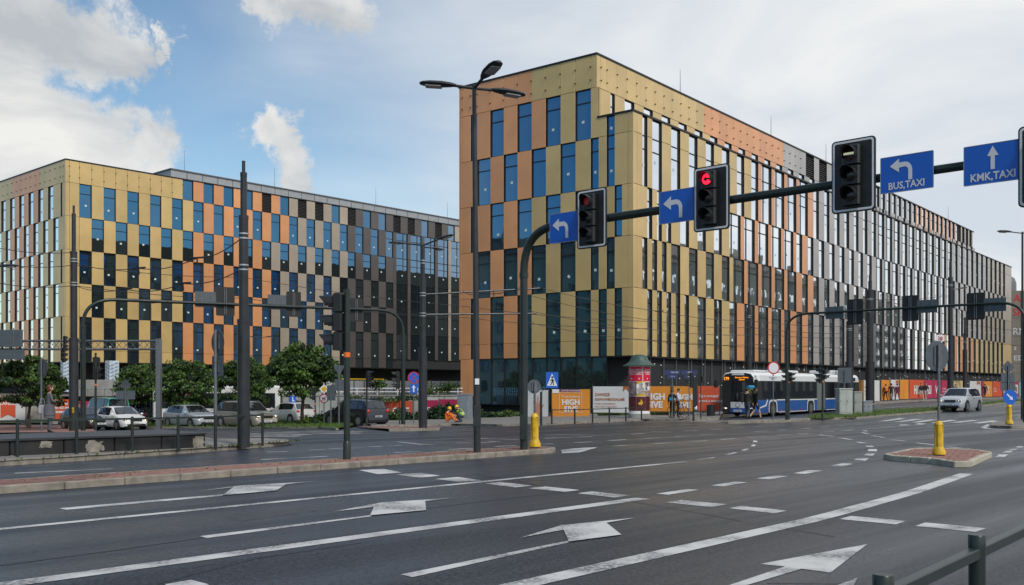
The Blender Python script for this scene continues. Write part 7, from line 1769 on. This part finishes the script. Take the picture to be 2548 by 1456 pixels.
# ------------------------------------------------------------------ people
def cloth(n, c): return mat(n, c, .8, var=.15, scale=9)
HAIRD, HAIRR = mat('hair_dark', (.02, .014, .01), .6), mat('hair_auburn', (.10, .03, .012), .6)
SHOE = mat('shoe_dark', (.02, .02, .02), .6); SHOEW = mat('shoe_white', (.6, .6, .6), .6); EYE = mat('eye_dark', (.02, .015, .012), .3)
def person(label, loc, rz, h, top, legs, hair=HAIRD, shoe=SHOE, pose='stand', bare_arm=False, bare_leg=False, phase=1, skirt=False, group=None, helmet=None, vest=None, female=False, coat=False):
    t = thing('person', label, 'person', loc, rz, group); s = h / 1.75
    J = {'pel': (0, 0, .94), 'sp': (0, .0, 1.12), 'ch': (0, .01, 1.32), 'nk': (0, .0, 1.47), 'h0': (0, -.02, 1.56), 'h1': (0, -.02, 1.68)}
    sw = .165 if female else .185
    for k, g in (('L', 1), ('R', -1)):
        J['sh' + k] = (g * sw, 0, 1.41); J['el' + k] = (g * (sw + .07), .03, 1.14); J['wr' + k] = (g * (sw + .07), -.06, .90); J['ha' + k] = (g * (sw + .06), -.08, .82)
        J['hi' + k] = (g * .095, 0, .90); J['kn' + k] = (g * .10, -.02, .50); J['an' + k] = (g * .10, .02, .09); J['to' + k] = (g * .115, -.14, .035)
    def mv(**k):
        for a, b in k.items(): J[a] = b
    if pose == 'walk':
        for k, f in (('L', phase), ('R', -phase)):
            g = 1 if k == 'L' else -1
            J['kn' + k] = (g * .10, -.20 if f > 0 else -.03, .51); J['an' + k] = (g * .10, -.32 if f > 0 else .30, .09 if f > 0 else .17); J['to' + k] = (g * .11, -.47 if f > 0 else .20, .07 if f > 0 else .05)
            J['el' + k] = (g * (sw + .06), .10 if f > 0 else -.06, 1.14); J['wr' + k] = (g * (sw + .06), .08 if f > 0 else -.24, .92); J['ha' + k] = (g * (sw + .05), .07 if f > 0 else -.30, .85)
    elif pose == 'crossed':
        mv(elL=(.25, -.05, 1.14), wrL=(.06, -.20, 1.18), haL=(-.04, -.22, 1.20), elR=(-.25, -.05, 1.14), wrR=(-.05, -.18, 1.14), haR=(.05, -.20, 1.13))
    elif pose == 'hold':
        mv(elL=(.24, -.06, 1.13), wrL=(.12, -.28, 1.12), haL=(.09, -.36, 1.15), elR=(-.24, -.06, 1.13), wrR=(-.12, -.28, 1.12), haR=(-.09, -.36, 1.15), h0=(0, -.05, 1.55), h1=(0, -.08, 1.66))
    elif pose == 'crouch':
        mv(pel=(0, .10, .36), sp=(0, .02, .52), ch=(0, -.14, .68), nk=(0, -.20, .79), h0=(0, -.26, .86), h1=(0, -.33, .95))
        for k, g in (('L', 1), ('R', -1)): mv(**{'sh' + k: (g * .18, -.15, .75), 'el' + k: (g * .22, -.32, .55), 'wr' + k: (g * .10, -.50, .42), 'ha' + k: (g * .08, -.58, .38), 'hi' + k: (g * .10, .08, .34), 'kn' + k: (g * .17, -.30, .46), 'an' + k: (g * .12, .0, .09), 'to' + k: (g * .13, -.16, .035)})
    elif pose == 'sitg':
        mv(pel=(0, .05, .16), sp=(0, .06, .33), ch=(0, -.02, .53), nk=(0, -.08, .66), h0=(0, -.13, .74), h1=(0, -.17, .85))
        for k, g in (('L', 1), ('R', -1)): mv(**{'sh' + k: (g * .18, -.03, .60), 'el' + k: (g * .22, -.26, .48), 'wr' + k: (g * .12, -.46, .44), 'ha' + k: (g * .10, -.54, .42), 'hi' + k: (g * .10, .0, .14), 'kn' + k: (g * .16, -.36, .46), 'an' + k: (g * .12, -.58, .09), 'to' + k: (g * .13, -.74, .05)})
    rad = {'pel': .125, 'sp': .112 if not female else .10, 'ch': .135 if not female else .12, 'nk': .052, 'h0': .070, 'h1': .082, 'sh': .062, 'el': .044, 'wr': .032, 'ha': .034, 'hi': .088, 'kn': .062, 'an': .045, 'to': .036}
    E = [('pel', 'sp'), ('sp', 'ch'), ('ch', 'nk'), ('nk', 'h0'), ('h0', 'h1')]
    for k in 'LR': E += [('ch', 'sh' + k), ('sh' + k, 'el' + k), ('el' + k, 'wr' + k), ('wr' + k, 'ha' + k), ('pel', 'hi' + k), ('hi' + k, 'kn' + k), ('kn' + k, 'an' + k), ('an' + k, 'to' + k)]
    names = list(J); ix = {n: i for i, n in enumerate(names)}
    me = bpy.data.meshes.new('skel'); me.from_pydata([Vector(J[n]) * s for n in names], [(ix[a], ix[b]) for a, b in E], [])
    o = bpy.data.objects.new('skel', me); col.objects.link(o); mo_ = o.modifiers.new('s', 'SKIN'); mo_.use_smooth_shade = True
    for n, v in zip(names, me.skin_vertices[0].data):
        r = rad.get(n, rad.get(n[:2])) * s; 
        if coat and n in ('pel', 'sp', 'ch'): r *= 1.12
        wide = 1.25 if n in ('ch', 'sp', 'pel') else 1.
        v.radius = (r * wide if n in ('pel', 'sp', 'ch') else r, r); v.use_root = n == 'pel'
    o.modifiers.new('u', 'SUBSURF').levels = 1
    dg = bpy.context.evaluated_depsgraph_get(); body = bpy.data.meshes.new_from_object(o.evaluated_get(dg)); bpy.data.objects.remove(o); body.name = 'body'
    # five fingers on each hand
    bm = bmesh.new(); bm.from_mesh(body); fb = MB()
    for k in 'LR':
        w_, hnd = Vector(J['wr' + k]), Vector(J['ha' + k]); d = (hnd - w_).normalized(); sd_ = d.cross(Vector((1, .2, .1))).normalized()
        for i in range(4):
            q = hnd + d * .01 + sd_ * (i - 1.5) * .019; l = (.070, .082, .078, .060)[i]; n_ = d.cross(sd_)
            fb.tube([q * s, (q + d * l * .55 + n_ * .006) * s, (q + d * l * .95 + n_ * .022) * s], [.0095 * s, .009 * s, .006 * s], SKIN, 5)
        q = w_ + d * .035 - sd_ * .03; fb.tube([q * s, (q + d * .03 - sd_ * .025) * s, (q + d * .062 - sd_ * .022) * s], [.011 * s, .010 * s, .007 * s], SKIN, 5)
    fm_ = fb.mesh('f'); bm.from_mesh(fm_); bm.to_mesh(body); bm.free()
    mats = [SKIN, top, legs, shoe]; body.materials.clear()
    for m in mats: body.materials.append(m)
    seg = [(Vector(J[a]) * s, Vector(J[b]) * s, a[:2], b[:2]) for a, b in E]
    for p in body.polygons:
        c = p.center; best = (9, 0)
        for a, b, na, nb in seg:
            d = b - a; u = max(0, min(1, (c - a).dot(d) / d.length_squared)); ds = (c - a - d * u).length - .03 * (na in ('sp', 'pe', 'ch'))
            if ds < best[0]: best = (ds, na, nb, u)
        _, na, nb, u = best
        if nb in ('h0', 'h1') or (na == 'ch' and nb == 'nk' and u > .75): m = 0
        elif nb == 'ha' or (nb == 'wr' and (bare_arm or u > .92)): m = 0
        elif nb == 'to' or (nb == 'an' and u > .88): m = 3
        elif nb == 'an': m = 0 if bare_leg else 2
        elif nb in ('kn', 'hi'): m = 0 if (bare_leg and nb == 'kn' and u > .85) else 2
        elif na == 'pe' and nb == 'sp' and u < .15: m = 1 if coat else 2
        else: m = 1
        p.material_index = m; p.use_smooth = True
    put(body, 'body', t)
    hc = (Vector(J['h0']) * .35 + Vector(J['h1']) * .65) * s; fw = Vector((0, -1, 0))
    b = MB(); b.ell((hc.x, hc.y + .022 * s, hc.z + .022 * s), (.093 * s, .102 * s, .100 * s), hair, 12, 8)
    if female: b.ell((hc.x, hc.y + .04 * s, hc.z - .06 * s), (.10 * s, .075 * s, .11 * s), hair, 10, 7)
    b.build('hair', t)
    b = MB(); b.ell((hc.x, hc.y - .055 * s, hc.z - .028 * s), (.064 * s, .050 * s, .088 * s), SKIN, 12, 8); b.ell((hc.x, hc.y - .108 * s, hc.z - .035 * s), (.012 * s, .018 * s, .022 * s), SKIN, 6, 5)
    for g in (1, -1): b.ell((hc.x + g * .026 * s, hc.y - .100 * s, hc.z - .008 * s), (.010 * s, .006 * s, .006 * s), EYE, 6, 4); b.ell((hc.x + g * .085 * s, hc.y + .0, hc.z - .02 * s), (.014 * s, .022 * s, .032 * s), SKIN, 6, 5)
    b.ell((hc.x, hc.y - .098 * s, hc.z - .072 * s), (.022 * s, .008 * s, .006 * s), mat('lips', (.30, .10, .09), .5), 6, 4); b.build('face', t)
    if helmet:
        b = MB(); n = 14; P = [(.128, -.01), (.115, .02), (.108, .07), (.085, .105), (.045, .125), (.005, .13)]; b.lathe([(r * s, z * s) for r, z in P], helmet, n, (hc.x, hc.y, hc.z + .02)); tag(b.build('hard_hat', None, loc), 'placeholder', 'hard hat'); hh_ = col.objects[-1]; hh_.rotation_euler = (0, 0, rz)
        t['hat'] = hh_.name
    if skirt:
        b = MB(); b.lathe([(.13 * s, .98 * s), (.165 * s, .84 * s), (.20 * s, .55 * s), (.195 * s, .545 * s)], legs, 16); b.build('skirt', t)
    if coat:
        b = MB(); b.lathe([(.17 * s, 1.05 * s), (.185 * s, .90 * s), (.205 * s, .66 * s), (.195 * s, .655 * s)], top, 16); b.build('coat_skirt', t)
    if vest:
        c = (Vector(J['sp']) + Vector(J['ch'])) / 2 * s; ax = (Vector(J['ch']) - Vector(J['sp'])).normalized(); b = MB()
        b.tube([Vector(J['sp']) * s - ax * .10, Vector(J['sp']) * s, Vector(J['ch']) * s, Vector(J['ch']) * s + ax * .10], [.165 * s, .168 * s, .178 * s, .12 * s], vest, 14)
        b.tube([Vector(J['sp']) * s + ax * .01, Vector(J['sp']) * s + ax * .05], [.174 * s, .176 * s], mat('reflective_strip', (.55, .55, .5), .4), 14); b.build('safety_vest', t)
    return t
GREYC, BLKC, NAVY, MAR, WHT, GRN_, ORG, JEAN, LIME, KHK = cloth('cloth_grey', (.10, .10, .115)), cloth('cloth_black', (.012, .012, .014)), cloth('cloth_navy', (.015, .02, .045)), cloth('cloth_maroon', (.09, .008, .035)), cloth('cloth_white', (.55, .55, .58)), cloth('cloth_green', (.08, .13, .03)), cloth('cloth_orange', (.75, .16, .02)), cloth('cloth_jeans', (.045, .06, .09)), cloth('cloth_lime', (.42, .62, .03)), cloth('cloth_pale', (.35, .36, .40))
REDC = cloth('cloth_red', (.25, .01, .02)); BLUEP = cloth('pack_blue', (.02, .22, .40))
def base(px, py, dz=.1): return G(px, py, dz)
def hgt(p, y0, y1): return (y1 - y0) * p.y / F
p = base(123, 1079, .11); person('woman with auburn hair in a grey coat, arms folded, waiting at the left', p, R_(128), 1.72, GREYC, GREYC, HAIRR, pose='crossed', skirt=True, female=True, coat=True)
b = MB(); b.bbox(-.14, .14, -.05, .05, 0, .3, .04, KHK); b.tube([(-.1, 0, .3), (-.06, 0, .5), (.06, 0, .5), (.1, 0, .3)], .012, KHK, 6); tag(b.build('shoulder_bag', None, p + Vector((-.30, .10, .72)), R_(60)), 'beige shoulder bag hanging at the side of the grey-coated woman', 'bag')
p = base(196, 1070, .0); person('person in black clothes half hidden by the left catenary post', p, R_(-20), 1.80, BLKC, BLKC, coat=True)
def fixhat(t, label):
    h_ = bpy.data.objects[t['hat']]; h_['label'] = label; h_['category'] = 'hard hat'; del t['hat']
YH = mat('hard_hat_yellow', (.75, .42, .01), .4)
p = base(1112, 1052, .1); t_ = person('worker in orange clothes sitting on the grass by the crimson board', p, facing((.9, -.3)), 1.78, ORG, ORG, pose='sitg', helmet=YH); fixhat(t_, 'yellow hard hat on the worker in orange')
p = base(1147, 1051, .1); t_ = person('worker in a lime vest crouching beside the grey cabinet', p, facing((-.85, -.5)), 1.75, JEAN, JEAN, pose='crouch', vest=LIME, helmet=YH); fixhat(t_, 'yellow hard hat on the worker in the lime vest')
p = base(1672, 1040, .11); person('person in black with a backpack standing beside the cyclist', p, R_(160), 1.72, BLKC, BLKC, pose='stand')
def pack(label, loc, rz, m, w_, h_, d_, m2=None):
    t = thing('backpack', label, 'backpack', loc, rz); b = MB(); b.bbox(-w_ / 2, w_ / 2, -d_ / 2, d_ / 2, 0, h_, min(w_, d_) * .3, m); b.build('sack', t)
    b = MB(); b.bbox(-w_ * .36, w_ * .36, d_ / 2 - .01, d_ / 2 + .07, h_ * .15, h_ * .55, .03, m2 or m); b.build('pocket', t)
    for s in (-1, 1):
        b = MB(); b.tube([(s * w_ * .3, -d_ / 2, h_ * .9), (s * w_ * .32, -d_ / 2 - .16, h_ * .75), (s * w_ * .3, -d_ / 2 - .14, h_ * .4), (s * w_ * .3, -d_ / 2, h_ * .15)], .018, BLACK, 5); b.build('strap', t)
    return t
def behind(p, rz, d, z): return p + Vector((-math.sin(rz) * d, math.cos(rz) * d, z))
pack('blue and black day pack on the person beside the cyclist', behind(p, R_(160), .25, 1.0), R_(160), BLKC, .36, .46, .2, BLUEP)
p = base(1682, 1040, .11); person('cyclist in a white shirt standing over a black bicycle and looking at a phone', p + Vector((.12, .1, 0)), R_(70), 1.80, WHT, BLKC, pose='hold')
bicycle('black city bicycle held by the cyclist in the white shirt', p + Vector((.10, .06, 0)), R_(-50))
p = base(1858, 1046, .11); person('backpacker in black and grey trousers, left of the pair before the bus', p, R_(150), 1.72, BLKC, JEAN, pose='walk')
pack('black rucksack on the left backpacker', behind(p, R_(60), .26, 1.0), R_(60), BLKC, .38, .5, .24)
p = base(1878, 1045, .11); person('hiker in dark clothes carrying a tall rucksack, right of the pair before the bus', p, R_(120), 1.74, BLKC, BLKC, pose='walk', phase=-1, bare_leg=True)
pack('tall green rucksack with a blue top on the hiker', behind(p, R_(40), .30, .92), R_(40), GRN_, .44, .78, .30, BLKC)
b = MB(); b.tube([(-.24, 0, 0), (.24, 0, 0)], [.11, .11], BLUEP, 12); tag(b.build('sleeping_mat', None, behind(p, R_(40), .30, 1.74), R_(40)), 'rolled blue mat strapped on top of the green rucksack', 'sleeping mat')
wk = 'people walking along the hoardings'
for px, py, H_, tp, lg, la, rz, ps, sh, bl in ((2203, 1000, 1.70, NAVY, NAVY, 'walker with an orange pack, left of the three on the far pavement', 175, 1, SHOE, False), (2217, 1001, 1.76, BLKC, BLKC, 'walker all in black in the middle of the three', 170, -1, SHOE, False), (2232, 1002, 1.70, MAR, REDC, 'walker in maroon and red trousers, right of the three', 180, 1, SHOE, False),
                                         (2291, 997, 1.76, BLKC, KHK, 'man in black top and pale shorts, left of two', 5, 1, SHOEW, True), (2303, 997, 1.78, BLKC, KHK, 'man in black top and pale shorts, right of two', -5, -1, SHOEW, True), (2376, 992, 1.70, NAVY, BLKC, 'person in dark clothes behind the silver car, left', 170, 1, SHOE, False), (2450 - 0, 990, 1.78, BLKC, BLKC, 'person in black behind the silver car, right', 175, -1, SHOE, False)):
    q = onray(px, F0 + RN * .3, RD); P_ = F0 + RN * .3 + RD * q; P_.z = gz(P_.x, P_.y) + .11
    person(la, P_, R_(rz) , H_, tp, lg, shoe=sh, pose='walk', phase=ps, bare_leg=bl, group=wk)
    if 'orange pack' in la: pack('small orange backpack on the left walker', behind(P_, R_(rz), .24, 1.0), R_(rz), ORG, .32, .42, .18)
q = onray(2515, F0 + RN * .5, RD); P_ = F0 + RN * .5 + RD * q; P_.z = gz(P_.x, P_.y) + .11; bicycle('bicycle parked against the hoarding near the keep-right sign', P_, R_(10))
